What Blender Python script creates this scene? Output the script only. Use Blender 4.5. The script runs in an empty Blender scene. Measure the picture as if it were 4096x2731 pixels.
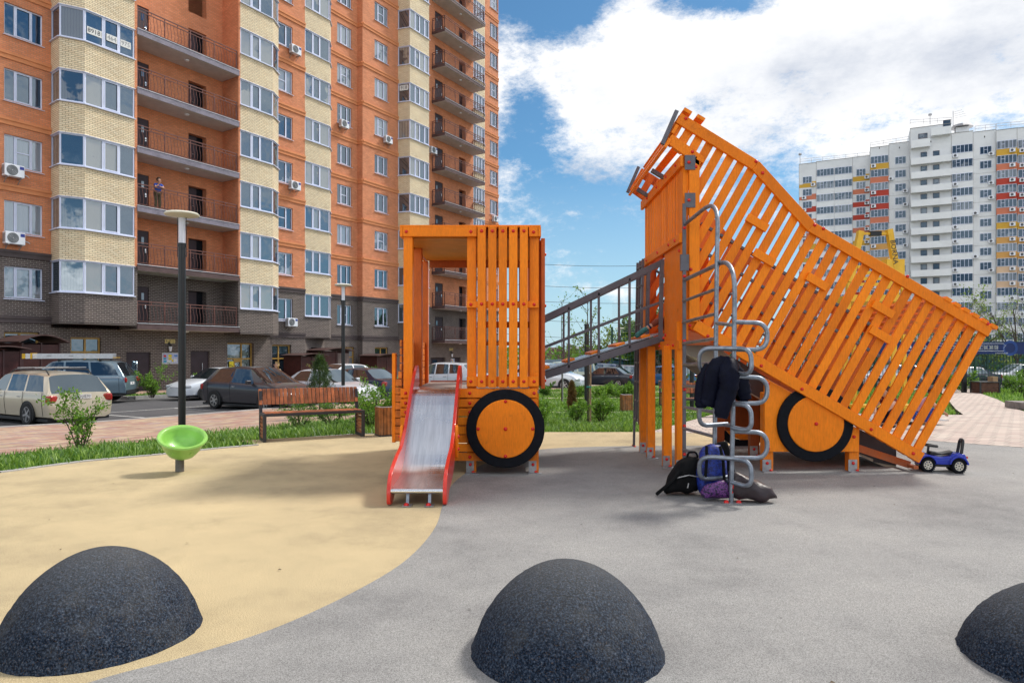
import bpy, bmesh, math, random
import numpy as np
from mathutils import Vector, Matrix
R = math.radians
rnd = random.Random(7)
sc = bpy.context.scene
COL = sc.collection

# ------------------------------------------------------------------ camera
EYE = 1.5
cam_d = bpy.data.cameras.new("camera"); cam = bpy.data.objects.new("camera", cam_d); COL.objects.link(cam)
cam.location = (0, 0, EYE); cam.rotation_euler = (R(90), 0, 0)
cam_d.sensor_width = 36; cam_d.lens = 24.0; cam_d.shift_y = 0.01135
cam_d.clip_start = 0.05; cam_d.clip_end = 6000
sc.camera = cam
sc.view_settings.view_transform = 'Standard'; sc.view_settings.look = 'None'
sc.view_settings.exposure = 0; sc.view_settings.gamma = 1

def N(nx, ny, Y):            # surveyed sight line -> point of the place at depth Y
    return Vector(((nx-2048)/2730*Y, Y, EYE+(1412-ny)/2730*Y))
def D(dx, dy, Y):
    return Vector(((dx-1176)/1568*Y, Y, EYE+(811-dy)/1568*Y))

# ------------------------------------------------------------------ helpers
def wm(o):
    m = o.matrix_basis.copy()
    while o.parent:
        o = o.parent; m = o.matrix_basis @ m
    return m
def tag(o, label=None, cat=None, group=None, kind=None):
    if label: o['label'] = label
    if cat: o['category'] = cat
    if group: o['group'] = group
    if kind: o['kind'] = kind
    return o
def thing(name, label, cat, loc=(0,0,0), rz=0.0, group=None):
    o = bpy.data.objects.new(name, None); COL.objects.link(o)
    o.empty_display_size = 0.2
    o.location = loc; o.rotation_euler = (0,0,rz)
    return tag(o, label, cat, group)
def copy_tree(o, parent=None):
    c = o.copy(); COL.objects.link(c)
    if parent: c.parent = parent
    for ch in list(o.children): copy_tree(ch, c)
    return c

class MB:
    def __init__(s): s.v=[]; s.f=[]; s.m=[]; s.uv=[]
    def add(s, vs, fs, mi=0, uvs=None):
        b=len(s.v); s.v += [tuple(p) for p in vs]
        for k,f in enumerate(fs):
            s.f.append(tuple(b+i for i in f)); s.m.append(mi)
            s.uv.append(uvs[k] if uvs else None)
        return s
    def quad(s,a,b,c,d,mi=0,uv=None): return s.add([a,b,c,d],[(0,1,2,3)],mi,[uv] if uv else None)
    def poly(s,pts,mi=0,uv=None): return s.add(pts,[tuple(range(len(pts)))],mi,[uv] if uv else None)
    def box(s,c,size,M=None,mi=0):
        x,y,z=(k/2 for k in size); c=Vector(c)
        vs=[Vector((sx*x,sy*y,sz*z)) for sz in (-1,1) for sy in (-1,1) for sx in (-1,1)]
        if M is not None: vs=[M@v for v in vs]
        vs=[v+c for v in vs]
        return s.add(vs,[(0,2,3,1),(4,5,7,6),(0,1,5,4),(2,6,7,3),(0,4,6,2),(1,3,7,5)],mi)
    def mm(s,lo,hi,mi=0):
        return s.box([(a+b)/2 for a,b in zip(lo,hi)],[abs(b-a) for a,b in zip(lo,hi)],None,mi)
    def bar(s,p,q,w,h,up=(0,0,1),mi=0):
        p=Vector(p);q=Vector(q);d=(q-p);L=d.length;d.normalize();up=Vector(up)
        r=d.cross(up)
        if r.length<1e-4: r=d.cross(Vector((1,0,0)))
        r.normalize();u=r.cross(d)
        M=Matrix((d,r,u)).transposed()
        return s.box((p+q)/2,(L,w,h),M,mi)
    def prism(s,pts,off,mi=0):
        n=len(pts);off=Vector(off);a=[Vector(p) for p in pts];b=[p+off for p in a]
        nor=Vector((0,0,0))
        for i in range(n): nor+=a[i].cross(a[(i+1)%n])
        if nor.dot(off)>0: fs=[tuple(range(n-1,-1,-1)),tuple(range(n,2*n))]+[(i,(i+1)%n,n+(i+1)%n,n+i) for i in range(n)]
        else: fs=[tuple(range(n)),tuple(range(2*n-1,n-1,-1))]+[((i+1)%n,i,n+i,n+(i+1)%n) for i in range(n)]
        return s.add(a+b,fs,mi)
    def tube(s,pts,r,n=8,closed=False,mi=0,caps=True):
        pts=[Vector(p) for p in pts];k=len(pts)
        rs=r if isinstance(r,(list,tuple)) else [r]*k
        rings=[];prev=None
        for i in range(k):
            if closed: t=(pts[(i+1)%k]-pts[i-1])
            else: t=pts[min(i+1,k-1)]-pts[max(i-1,0)]
            t.normalize()
            if prev is None:
                a=Vector((0,0,1)) if abs(t.z)<.9 else Vector((1,0,0))
                x=t.cross(a)
            else: x=prev-t*prev.dot(t)
            if x.length<1e-5: x=t.orthogonal()
            x.normalize();prev=x;y=t.cross(x)
            rings.append([pts[i]+(x*math.cos(2*math.pi*j/n)+y*math.sin(2*math.pi*j/n))*rs[i] for j in range(n)])
        vs=[v for rg in rings for v in rg];fs=[]
        for i in range(k if closed else k-1):
            i2=(i+1)%k
            for j in range(n):
                j2=(j+1)%n;fs.append((i*n+j,i*n+j2,i2*n+j2,i2*n+j))
        if caps and not closed: fs+= [tuple(range(n-1,-1,-1)),tuple((k-1)*n+j for j in range(n))]
        return s.add(vs,fs,mi)
    def lathe(s,prof,n=24,M=None,mi=0,close=False):
        k=len(prof);vs=[]
        for (r,z) in prof:
            for j in range(n):
                a=2*math.pi*j/n;v=Vector((r*math.cos(a),r*math.sin(a),z));vs.append(M@v if M is not None else v)
        fs=[]
        for i in range(k if close else k-1):
            i2=(i+1)%k
            for j in range(n):
                j2=(j+1)%n;fs.append((i*n+j,i*n+j2,i2*n+j2,i2*n+j))
        if not close:
            if prof[0][0]>1e-6: fs.append(tuple(range(n-1,-1,-1)))
            if prof[-1][0]>1e-6: fs.append(tuple((k-1)*n+j for j in range(n)))
        return s.add(vs,fs,mi)
    def split(s):
        """one MB for each separate piece"""
        key={};par=[]
        def find(a):
            while par[a]!=a: par[a]=par[par[a]];a=par[a]
            return a
        ids=[]
        for v in s.v:
            k=tuple(round(c,4) for c in v)
            if k not in key: key[k]=len(par);par.append(len(par))
            ids.append(key[k])
        for f in s.f:
            a=find(ids[f[0]])
            for i in f[1:]:
                b=find(ids[i])
                if a!=b: par[b]=a
        out={}
        for f,m,u in zip(s.f,s.m,s.uv):
            g=out.setdefault(find(ids[f[0]]),MB())
            g.add([s.v[i] for i in f],[tuple(range(len(f)))],m,[u] if u is not None else None)
        return list(out.values())
    def mesh(s,name,mats,M=None,smooth=False,ang=40):
        me=bpy.data.meshes.new(name)
        vs=s.v if M is None else [tuple(M@Vector(v)) for v in s.v]
        me.from_pydata(vs,[],s.f);
        for m in (mats if isinstance(mats,(list,tuple)) else [mats]): me.materials.append(m)
        me.polygons.foreach_set('material_index',s.m)
        if any(u is not None for u in s.uv):
            ul=me.uv_layers.new(name='UVMap');fl=[]
            for f,u in zip(s.f,s.uv):
                for i in range(len(f)): fl += list(u[i]) if u is not None else [0.0,0.0]
            ul.data.foreach_set('uv',fl)
        if smooth:
            me.polygons.foreach_set('use_smooth',[True]*len(s.f))
            me.set_sharp_from_angle(angle=R(ang))
        me.update()
        return me
    def build(s,name,mats,parent=None,world=True,smooth=False,bevel=0,label=None,ang=40,loc=None):
        M=None
        if parent is not None and world: M=wm(parent).inverted()
        me=s.mesh(name,mats,M,smooth,ang)
        o=bpy.data.objects.new(name,me);COL.objects.link(o)
        if parent is not None: o.parent=parent
        if loc is not None: o.location=loc
        if bevel:
            b=o.modifiers.new('bevel','BEVEL');b.width=bevel;b.segments=2;b.limit_method='ANGLE';b.angle_limit=R(35)
            me.polygons.foreach_set('use_smooth',[True]*len(s.f)); b.harden_normals=True
        if label: o['label']=label
        return o

def weldmb(mb,d=.0004): return mb
def build_each(mb,name,mats,parent,world=True,smooth=False,bevel=0):
    return [p.build(name,mats,parent,world,smooth,bevel) for p in mb.split()]
def fillet(pts,r,n=5,closed=False):
    pts=[Vector(p) for p in pts];out=[];k=len(pts)
    for i,p in enumerate(pts):
        if not closed and i in (0,k-1): out.append(p);continue
        a=(pts[i-1]-p);b=(pts[(i+1)%k]-p);la,lb=a.length,b.length;a.normalize();b.normalize()
        rr=min(r,la*.49,lb*.49);p0=p+a*rr;p1=p+b*rr
        for j in range(n+1):
            t=j/n;out.append(p0*(1-t)**2+p*2*t*(1-t)+p1*t*t)
    return out

# ------------------------------------------------------------------ materials
MATS={}
def nt(name):
    m=bpy.data.materials.new(name);m.use_nodes=True
    return m,m.node_tree,m.node_tree.nodes['Principled BSDF'],m.node_tree.nodes,m.node_tree.links
def c4(c): return (c[0],c[1],c[2],1)
def mixc(t,fac,a,b,mode='MIX'):
    n=t.nodes.new('ShaderNodeMix');n.data_type='RGBA';n.blend_type=mode
    for inp,val in ((n.inputs[0],fac),(n.inputs[6],a),(n.inputs[7],b)):
        if hasattr(val,'links') or isinstance(val,bpy.types.NodeSocket): t.links.new(val,inp)
        elif isinstance(val,(int,float)): inp.default_value=val
        else: inp.default_value=c4(val)
    return n.outputs[2]
def noise(t,scale,detail=4,rough=.6,vec=None):
    n=t.nodes.new('ShaderNodeTexNoise');n.inputs['Scale'].default_value=scale;n.inputs['Detail'].default_value=detail;n.inputs['Roughness'].default_value=rough
    if vec is not None: t.links.new(vec,n.inputs['Vector'])
    return n.outputs['Fac']
def ramp(t,fac,stops):
    n=t.nodes.new('ShaderNodeValToRGB');t.links.new(fac,n.inputs[0])
    e=n.color_ramp.elements
    while len(e)<len(stops): e.new(.5)
    for k,(p,c) in zip(e,stops):
        k.position=p;k.color=c4(c) if not isinstance(c,(int,float)) else (c,c,c,1)
    return n.outputs[0]
def objco(t,geo=False):
    if geo:
        n=t.nodes.new('ShaderNodeNewGeometry');return n.outputs['Position']
    n=t.nodes.new('ShaderNodeTexCoord');return n.outputs['Object']
def bump(t,b,h,st,dist=.01):
    n=t.nodes.new('ShaderNodeBump');n.inputs['Strength'].default_value=st;n.inputs['Distance'].default_value=dist
    t.links.new(h,n.inputs['Height']);t.links.new(n.outputs[0],b.inputs['Normal'])
def mat(name,col,rough=.5,metal=0.0,var=.12,scale=3.0,bmp=0.0,bscale=60,spec=.4,coat=0,dirt=None,rvar=0,geo=False):
    if name in MATS: return MATS[name]
    m,t,b,ns,ls=nt(name);v=objco(t,geo)
    f=noise(t,scale,5,.65,v)
    isl=None
    if name in ('orange_paint','orange_board','stained_wood','bin_wood','dark_orange_board'):
        gi=ns.new('ShaderNodeNewGeometry');isl=ramp(t,gi.outputs['Random Per Island'],[(0,(.76,.72,.68)),(.5,(1,1,1)),(1,(1.10,1.16,1.3))] if 'wood' not in name else [(0,(.6,.58,.56)),(1,(1.25,1.25,1.25))])
    lo=[c*(1-var*1.6) for c in col];hi=[min(1,c*(1+var)) for c in col]
    cc=ramp(t,f,[(.3,lo),(.7,hi)])
    if dirt:
        f2=noise(t,dirt[1],6,.7,v);cc=mixc(t,ramp(t,f2,[(dirt[2],0.0),(dirt[2]+.12,dirt[3])]),cc,dirt[0])
    if isl is not None:
        cc=mixc(t,1.0,cc,isl,'MULTIPLY')
        st=ns.new('ShaderNodeMapping');st.inputs['Scale'].default_value=(9,9,1.3);ls.new(v,st.inputs[0])
        cc=mixc(t,1.0,cc,ramp(t,noise(t,7,6,.7,st.outputs[0]),[(.3,(.82,.80,.78)),(.65,(1.06,1.07,1.1))]),'MULTIPLY')
        ps=ns.new('ShaderNodeSeparateXYZ');gp=ns.new('ShaderNodeNewGeometry');ls.new(gp.outputs['Position'],ps.inputs[0])
        gz=mixc(t,1.0,ramp(t,ps.outputs[2],[(.02,.55),(.35,0.0)]),ramp(t,noise(t,11,5,.7,v),[(.4,0.0),(.65,1.0)]),'MULTIPLY')
        cc=mixc(t,gz,cc,(.20,.15,.10))
    ls.new(cc,b.inputs['Base Color'])
    b.inputs['Roughness'].default_value=rough;b.inputs['Metallic'].default_value=metal
    b.inputs['Specular IOR Level'].default_value=spec;b.inputs['Coat Weight'].default_value=coat;b.inputs['Coat Roughness'].default_value=.05
    if rvar: ls.new(ramp(t,noise(t,scale*4,4,.6,v),[(.3,max(.02,rough-rvar)),(.7,rough+rvar)]),b.inputs['Roughness'])
    if bmp: bump(t,b,noise(t,bscale,3,.6,v),bmp)
    MATS[name]=m;return m
def brick(name,c1,c2,mortar,w=.25,h=.088,ms=.011,rough=.85):
    m,t,b,ns,ls=nt(name)
    tc=ns.new('ShaderNodeTexCoord');br=ns.new('ShaderNodeTexBrick')
    ls.new(tc.outputs['UV'],br.inputs['Vector'])
    br.inputs['Scale'].default_value=1;br.inputs['Brick Width'].default_value=w;br.inputs['Row Height'].default_value=h
    br.inputs['Mortar Size'].default_value=ms;br.inputs['Mortar Smooth'].default_value=.2;br.inputs['Bias'].default_value=0
    br.inputs['Color1'].default_value=c4(c1);br.inputs['Color2'].default_value=c4(c2);br.inputs['Mortar'].default_value=c4(mortar)
    f=noise(t,.7,6,.65,tc.outputs['UV'])
    cc=mixc(t,1.0,br.outputs['Color'],ramp(t,f,[(.3,(.8,.8,.82)),(.7,(1.1,1.09,1.06))]),'MULTIPLY')
    st=noise(t,2.2,7,.75,tc.outputs['UV'])
    cc=mixc(t,ramp(t,st,[(.62,0.0),(.8,.22)]),cc,[min(1,x*1.6+.05) for x in mortar])
    ls.new(cc,b.inputs['Base Color']);b.inputs['Roughness'].default_value=rough
    bump(t,b,br.outputs['Fac'],-.5,.012)
    MATS[name]=m;return m
def glass(name,dark=(.03,.045,.05),light=(.42,.43,.42),amount=.35,refl=.32,tint=(.85,.93,1),wv=6):
    m,t,b,ns,ls=nt(name)
    oi=ns.new('ShaderNodeObjectInfo');v=objco(t)
    # interior: curtain or dark room, different in each window
    w=ns.new('ShaderNodeTexWave');w.inputs['Scale'].default_value=wv;w.inputs['Distortion'].default_value=2.0;ls.new(v,w.inputs['Vector'])
    cur=ramp(t,w.outputs['Fac'],[(.2,[x*.6 for x in light]),(.8,light)])
    big=noise(t,.9,3,.6,v)
    gi=ns.new('ShaderNodeNewGeometry')
    rr=ns.new('ShaderNodeMath');rr.operation='ADD';ls.new(oi.outputs['Random'],rr.inputs[0]);ls.new(gi.outputs['Random Per Island'],rr.inputs[1])
    rf=ns.new('ShaderNodeMath');rf.operation='FRACT';ls.new(rr.outputs[0],rf.inputs[0])
    a=ns.new('ShaderNodeMath');a.operation='ADD';ls.new(rf.outputs[0],a.inputs[0]);ls.new(big,a.inputs[1])
    ha=ns.new('ShaderNodeMath');ha.operation='MULTIPLY';ha.inputs[1].default_value=.5;ls.new(a.outputs[0],ha.inputs[0])
    th=(1.52-amount)*.5
    k=ramp(t,ha.outputs[0],[(.0,0.0),(min(.97,th),0.0),(min(1.0,th+.03),.8 if amount>0 else 0.0)])
    base=mixc(t,k,dark,cur)
    # diffuse interior under a glossy reflection
    d=ns.new('ShaderNodeBsdfDiffuse');ls.new(base,d.inputs['Color'])
    g=ns.new('ShaderNodeBsdfGlossy');g.inputs['Roughness'].default_value=.02;g.inputs['Color'].default_value=c4(tint)
    bp=ns.new('ShaderNodeBump');bp.inputs['Strength'].default_value=.16;bp.inputs['Distance'].default_value=.05
    ofs=ns.new('ShaderNodeVectorMath');ofs.operation='ADD';sc3=ns.new('ShaderNodeVectorMath');sc3.operation='SCALE';sc3.inputs[0].default_value=(7,13,5);ls.new(rf.outputs[0],sc3.inputs['Scale']);ls.new(v,ofs.inputs[0]);ls.new(sc3.outputs[0],ofs.inputs[1])
    ls.new(noise(t,1.1,2,.5,ofs.outputs[0]),bp.inputs['Height']);ls.new(bp.outputs[0],g.inputs['Normal'])
    lw=ns.new('ShaderNodeFresnel');lw.inputs['IOR'].default_value=1.45
    mu=ns.new('ShaderNodeMath');mu.operation='ADD';mu.use_clamp=True;mu.inputs[1].default_value=refl;ls.new(lw.outputs[0],mu.inputs[0])
    ms=ns.new('ShaderNodeMixShader');ls.new(mu.outputs[0],ms.inputs[0]);ls.new(d.outputs[0],ms.inputs[1]);ls.new(g.outputs[0],ms.inputs[2])
    ls.new(ms.outputs[0],ns['Material Output'].inputs['Surface'])
    MATS[name]=m;return m
def leafmat(name,c1,c2,trans=.35):
    m,t,b,ns,ls=nt(name);v=objco(t)
    f=noise(t,9,3,.6,v)
    gi=ns.new('ShaderNodeNewGeometry');ad=ns.new('ShaderNodeMath');ad.operation='MULTIPLY_ADD';ad.inputs[1].default_value=.55;ls.new(gi.outputs['Random Per Island'],ad.inputs[0])
    hf=ns.new('ShaderNodeMath');hf.operation='MULTIPLY';hf.inputs[1].default_value=.5;ls.new(f,hf.inputs[0]);ls.new(hf.outputs[0],ad.inputs[2])
    cc=ramp(t,ad.outputs[0],[(.18,[x*.55 for x in c1]),(.45,c1),(.82,c2)])
    ls.new(cc,b.inputs['Base Color']);b.inputs['Roughness'].default_value=.5
    tr=ns.new('ShaderNodeBsdfTranslucent');ls.new(mixc(t,.5,cc,(.3,.5,.05)),tr.inputs['Color'])
    ms=ns.new('ShaderNodeMixShader');ms.inputs[0].default_value=trans
    ls.new(b.outputs[0],ms.inputs[1]);ls.new(tr.outputs[0],ms.inputs[2]);ls.new(ms.outputs[0],ns['Material Output'].inputs['Surface'])
    MATS[name]=m;return m

orange=mat('orange_paint',(.90,.225,.006),.45,0,.07,2.2,.15,260,spec=.22,dirt=((.22,.08,.02),5,.63,.5),rvar=.1)
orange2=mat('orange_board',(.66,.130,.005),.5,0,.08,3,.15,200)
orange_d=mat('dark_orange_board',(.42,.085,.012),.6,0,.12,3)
orange_edge=mat('plank_end',(.66,.17,.015),.6,0,.35,9,.3,90)
red_bolt=mat('red_cap',(.62,.018,.014),.25,0,.05)
red_paint=mat('red_paint',(.66,.035,.02),.28,0,.08,2,coat=.4,dirt=((.75,.40,.35),6,.72,.2))
galv=mat('galvanised_steel',(.26,.29,.34),.42,.75,.25,14,.1,120)
grey_pl=mat('grey_painted_steel',(.125,.12,.14),.5,.2,.15,5,.2,200)
zinc=mat('zinc_plate',(.42,.41,.42),.4,.6,.2,20)
blackrub=mat('black_rubber',(.007,.008,.012),.75,0,.25,20,.3,200,spec=.15)
black=mat('black_plastic',(.015,.015,.017),.4,0,.2,9)
blackmetal=mat('black_metal',(.012,.013,.015),.35,0,.15,5)
white=mat('white_plastic',(.76,.78,.84),.4,0,.05,3)
wood=mat('stained_wood',(.36,.11,.038),.55,0,.35,7,.3,40)
wood2=mat('bin_wood',(.36,.135,.04),.55,0,.35,7,.3,40)
dark_st=mat('anthracite_steel',(.045,.045,.052),.5,.2,.1,5)
green_cup=mat('lime_plastic',(.27,.55,.11),.42,0,.1,3,coat=.2)
chrome=mat('chrome',(.7,.72,.75),.15,1,.05)
brownmetal=mat('brown_metal',(.075,.035,.035),.5,.1,.15,3)
yellow_pl=mat('yellow_paint',(.75,.45,.03),.4,0,.1,3)
gold_fr=mat('amber_window_frame',(.42,.25,.06),.45,0,.12,3)
concrete=mat('concrete',(.42,.41,.40),.9,0,.15,4,.3,60)
soffit=mat('pale_soffit',(.62,.60,.60),.8,0,.08,2)
# ------------------------------------------------------------------ terrain
def lerp(a,b,t): return a+(b-a)*t
TH=R(30.4); UX,UY=math.sin(TH),math.cos(TH); PX,PY=-23.13,30.83
def F(s,o,z=0.0): return Vector((PX+UX*s+UY*o, PY+UY*s-UX*o, z))      # street frame: s along the brick block, o out of it
def s_of(n,o):
    k=(n-2048)/2730
    return (k*(PY-UX*o)-PX-UY*o)/(UX-k*UY)
def T(x,y):
    t=y+min(4,max(0,-x-3))-12.4
    if t<=0: return 0.0
    if t<10: return -.036*t
    if t<30: return -.36-.008*(t-10)
    return max(-1.75,-.52-.042*(t-30))
ROAD=-.13
def sheet(name,pts,mats,off,step=2.5,kind='structure',zf=None):
    bm=bmesh.new()
    vs=[bm.verts.new((p[0],p[1],0)) for p in pts];bm.faces.new(vs)
    xs=[p[0] for p in pts];ys=[p[1] for p in pts]
    for ax,lo,hi in ((0,min(xs),max(xs)),(1,min(ys),max(ys))):
        c=math.floor(lo/step)*step+step
        while c<hi:
            co=[0,0,0];no=[0,0,0];co[ax]=c;no[ax]=1
            bmesh.ops.bisect_plane(bm,geom=bm.verts[:]+bm.edges[:]+bm.faces[:],plane_co=co,plane_no=no,dist=1e-5)
            c+=step
    bmesh.ops.triangulate(bm,faces=[f for f in bm.faces if len(f.verts)>4])
    bmesh.ops.recalc_face_normals(bm,faces=bm.faces[:])
    if sum(f.normal.z for f in bm.faces)<0: bmesh.ops.reverse_faces(bm,faces=bm.faces[:])
    for v in bm.verts: v.co.z=(zf or T)(v.co.x,v.co.y)+off
    me=bpy.data.meshes.new(name);bm.to_mesh(me);bm.free();me.materials.append(mats)
    o=bpy.data.objects.new(name,me);COL.objects.link(o)
    if kind: o['kind']=kind
    return o
def smooth_line(pts,n=6):
    out=[];k=len(pts)
    for i in range(k-1):
        p0=pts[max(i-1,0)];p1=pts[i];p2=pts[i+1];p3=pts[min(i+2,k-1)]
        for j in range(n):
            t=j/n
            out.append(tuple(.5*((2*b)+(-a+c)*t+(2*a-5*b+4*c-d)*t*t+(-a+3*b-3*c+d)*t**3) for a,b,c,d in zip(p0,p1,p2,p3)))
    out.append(tuple(pts[-1]));return out

def rubber(name,c,c2,stain):
    m,t,b,ns,ls=nt(name);v=objco(t,True)
    g=noise(t,170,2,.7,v)
    gr=ramp(t,g,[(.36,[x*.55 for x in c]),(.5,c),(.66,c2)])
    f=noise(t,.55,7,.7,v)
    cc=mixc(t,1.0,gr,ramp(t,f,[(.30,(.66,.66,.68)),(.5,(1,1,1)),(.7,(1.2,1.19,1.17))]),'MULTIPLY')
    f2=noise(t,2.1,8,.75,v)
    cc=mixc(t,ramp(t,f2,[(.56,0.0),(.75,.6)]),cc,stain)
    # scattered dark specks of dirt
    f3=noise(t,26,2,.5,v);cc=mixc(t,ramp(t,f3,[(.74,0.0),(.78,.6)]),cc,[x*.35 for x in c])
    ls.new(cc,b.inputs['Base Color']);b.inputs['Roughness'].default_value=.88
    bump(t,b,g,.55,.004)
    return m
M_sand=rubber('sand_rubber',(.48,.375,.21),(.63,.525,.335),(.31,.235,.14))
M_grey=rubber('grey_rubber',(.255,.25,.243),(.36,.355,.345),(.155,.152,.15))
def pavers(name,cols,rot,w,h,big=1.2,mort=(.22,.19,.17),ms=.012):
    m,t,b,ns,ls=nt(name);v=objco(t,True)
    mp=ns.new('ShaderNodeMapping');mp.inputs['Rotation'].default_value=(0,0,rot);ls.new(v,mp.inputs['Vector'])
    br=ns.new('ShaderNodeTexBrick');ls.new(mp.outputs[0],br.inputs['Vector'])
    br.inputs['Scale'].default_value=1;br.inputs['Brick Width'].default_value=w;br.inputs['Row Height'].default_value=h
    br.inputs['Mortar Size'].default_value=ms;br.inputs['Bias'].default_value=0;br.inputs['Color1'].default_value=(0,0,0,1);br.inputs['Color2'].default_value=(1,1,1,1);br.inputs['Mortar'].default_value=(.5,.5,.5,1)
    cc=ramp(t,br.outputs['Color'],[(i/(len(cols)-1),c) for i,c in enumerate(cols)])
    f=noise(t,big,5,.65,v);cc=mixc(t,1.0,cc,ramp(t,f,[(.3,(.82,.82,.82)),(.7,(1.1,1.1,1.1))]),'MULTIPLY')
    cc=mixc(t,br.outputs['Fac'],cc,mort)
    ls.new(cc,b.inputs['Base Color']);b.inputs['Roughness'].default_value=.85
    bump(t,b,br.outputs['Fac'],-.3,.01)
    return m
M_pave=pavers('pink_paving',[(.30,.14,.115),(.46,.31,.21),(.36,.185,.15),(.52,.40,.25),(.36,.25,.235)],-R(59.6),.42,.2)
M_path=pavers('pale_paving',[(.44,.33,.29),(.53,.44,.38),(.49,.38,.33),(.56,.48,.41)],R(8),.24,.22)
def asphalt():
    m,t,b,ns,ls=nt('asphalt');v=objco(t,True)
    g=noise(t,120,3,.7,v);f=noise(t,.35,6,.7,v)
    cc=mixc(t,1.0,ramp(t,g,[(.35,(.045,.045,.05)),(.65,(.10,.10,.105))]),ramp(t,f,[(.3,(.75,.75,.78)),(.7,(1.25,1.23,1.2))]),'MULTIPLY')
    ls.new(cc,b.inputs['Base Color']);b.inputs['Roughness'].default_value=.9;bump(t,b,g,.3,.006);return m
M_asph=asphalt()
def lawnmat():
    m,t,b,ns,ls=nt('lawn_soil');v=objco(t,True)
    f=noise(t,1.1,6,.7,v);g=noise(t,45,4,.7,v)
    cc=ramp(t,g,[(.3,(.03,.07,.010)),(.5,(.08,.18,.02)),(.72,(.17,.29,.04))])
    cc=mixc(t,1.0,cc,ramp(t,f,[(.3,(.7,.75,.7)),(.7,(1.25,1.15,1))]),'MULTIPLY')
    ls.new(cc,b.inputs['Base Color']);b.inputs['Roughness'].default_value=.95;bump(t,b,g,.9,.05);return m
M_lawn=lawnmat()
M_soil=mat('soil',(.20,.19,.13),.95,0,.3,.4,geo=True)
M_line=mat('road_paint',(.62,.62,.60),.7,0,.15,6,geo=True)

# far ground
g=[]
xs=[-2500,-900,-400,-150]+list(range(-80,121,4))+[150,300,800,2500]
ys=[-60,-20,-6,0]+list(range(4,101,4))+[120,160,240,400,900,2500,5000]
mb=MB();vs=[(x,y,T(x,y)-.22) for y in ys for x in xs];nx=len(xs)
mb.add(vs,[(j*nx+i,j*nx+i+1,(j+1)*nx+i+1,(j+1)*nx+i) for j in range(len(ys)-1) for i in range(nx-1)])
mb.build('ground',M_soil)['kind']='structure'

EDGE=[(-7.6,7.4),(-6.44,8.58),(-5.94,9.45),(-5.1,10.18),(-4.62,10.75),(-4.14,11.15)]   # outer rim of the sand rubber, left to right
EDGE2=[(-4.7,11.7),(-2.93,12.62),(-2.18,12.72),(.6,12.98),(2.6,13.0)]
sand_poly=[(-9,-4),(6,-4),(6,6),(7.2,11.2),(6.97,11.7),(4.5,12.6)]+EDGE2[::-1]+EDGE[::-1]+[(-9,6.2)]
sheet('sand_playground',sand_poly,M_sand,0.0,zf=lambda x,y:0.0)
gl=smooth_line([(-2.5,2.4),(-1.93,3.1),(-1.62,3.365),(-1.28,3.74),(-.96,4.36),(-.754,5.01),(-.66,5.9),(-.69,6.94),(-.66,8.0),(-.42,9.1),(0,10.0),(.6,10.72),(1.8,11.0),(3,11.05),(4.5,11.2),(5.6,11.6)])
grey_poly=gl+[(6.97,11.7),(8.05,10.74),(12,9.6),(18,8.4),(18,-4),(-4.5,-4),(-3.6,1.2)]
sheet('grey_playground',grey_poly,M_grey,0.004,zf=lambda x,y:0.0)
# lawn sheet under all planting, paths and road laid over it
def P(s,o): q=F(s,o);return (q.x,q.y)
lawn_poly=[(-12.6,3.0)]+[(-9,6.2)]+EDGE+EDGE2+[(2.6,13.0),(6,20),(14,38),P(40,16.8),P(5,16.8),P(-30,16.8)]
sheet('lawn_soil',lawn_poly,M_lawn,-.02)
pv=[P(-34,16.8),P(-5,16.8),P(10,16.8),P(24,16.8),P(40,16.8),P(40,18.6),P(24,18.8),P(8,19.0),P(1,19.25),P(-.6,19.7),P(-.9,20.4),P(.3,21.3),P(4,21.7),P(9,22.2),P(9,23.0),P(4,23.0),P(-4,23.0),P(-10,23.5),P(-34,24.5)]
sheet('pavement',pv,M_pave,.01)
sheet('road',[P(-40,2.6),P(2.9,2.6),P(2.9,5.3),P(60,5.3),(12,74),(40,74),(44,46),(14,39.5),P(42,16.8),P(-40,16.8)],M_asph,ROAD)
sheet('building_pavement',[P(2.9,-2),P(2.9,5.3),P(60,5.3),P(60,-3)],M_pave,-.02)
sheet('building_bed',[P(3.1,3.3),P(3.1,5.15),P(30,5.15),P(30,3.3)],M_lawn,.0)
kb=MB()
def kerbline(mb,pts,w,h,top,step=1.0):
    for a,b in zip(pts[:-1],pts[1:]):
        a=Vector(a[:2]);b=Vector(b[:2]);n=max(1,int((b-a).length/step))
        for i in range(n):
            p=a.lerp(b,i/n);q=a.lerp(b,(i+1)/n-.008/max((b-a).length/n*n,.1))
            p3=Vector((p.x,p.y,T(p.x,p.y)+top-h/2));q3=Vector((q.x,q.y,T(q.x,q.y)+top-h/2))
            mb.bar(p3,q3,w,h)
kerbline(kb,[P(s,16.72) for s in range(-30,42,3)],.15,.3,.03)
kerbline(kb,[P(2.82,2.6),P(2.82,5.25)]+[P(s,5.38) for s in range(3,60,3)],.15,.3,.03)
o=kb.build('road_kerb',concrete);o['kind']='structure'
kb=MB();kerbline(kb,EDGE,.08,.2,.015);kerbline(kb,[(-4.7,11.72)]+[(x,y+.04) for x,y in EDGE2[1:]],.08,.2,.015)
kerbline(kb,[(2.6,13.04),(4.5,12.64),(6.97,11.74),(8.05,10.78),(12,9.64)],.08,.2,.006)
o=kb.build('lawn_kerb',concrete);o['kind']='structure'
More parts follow.
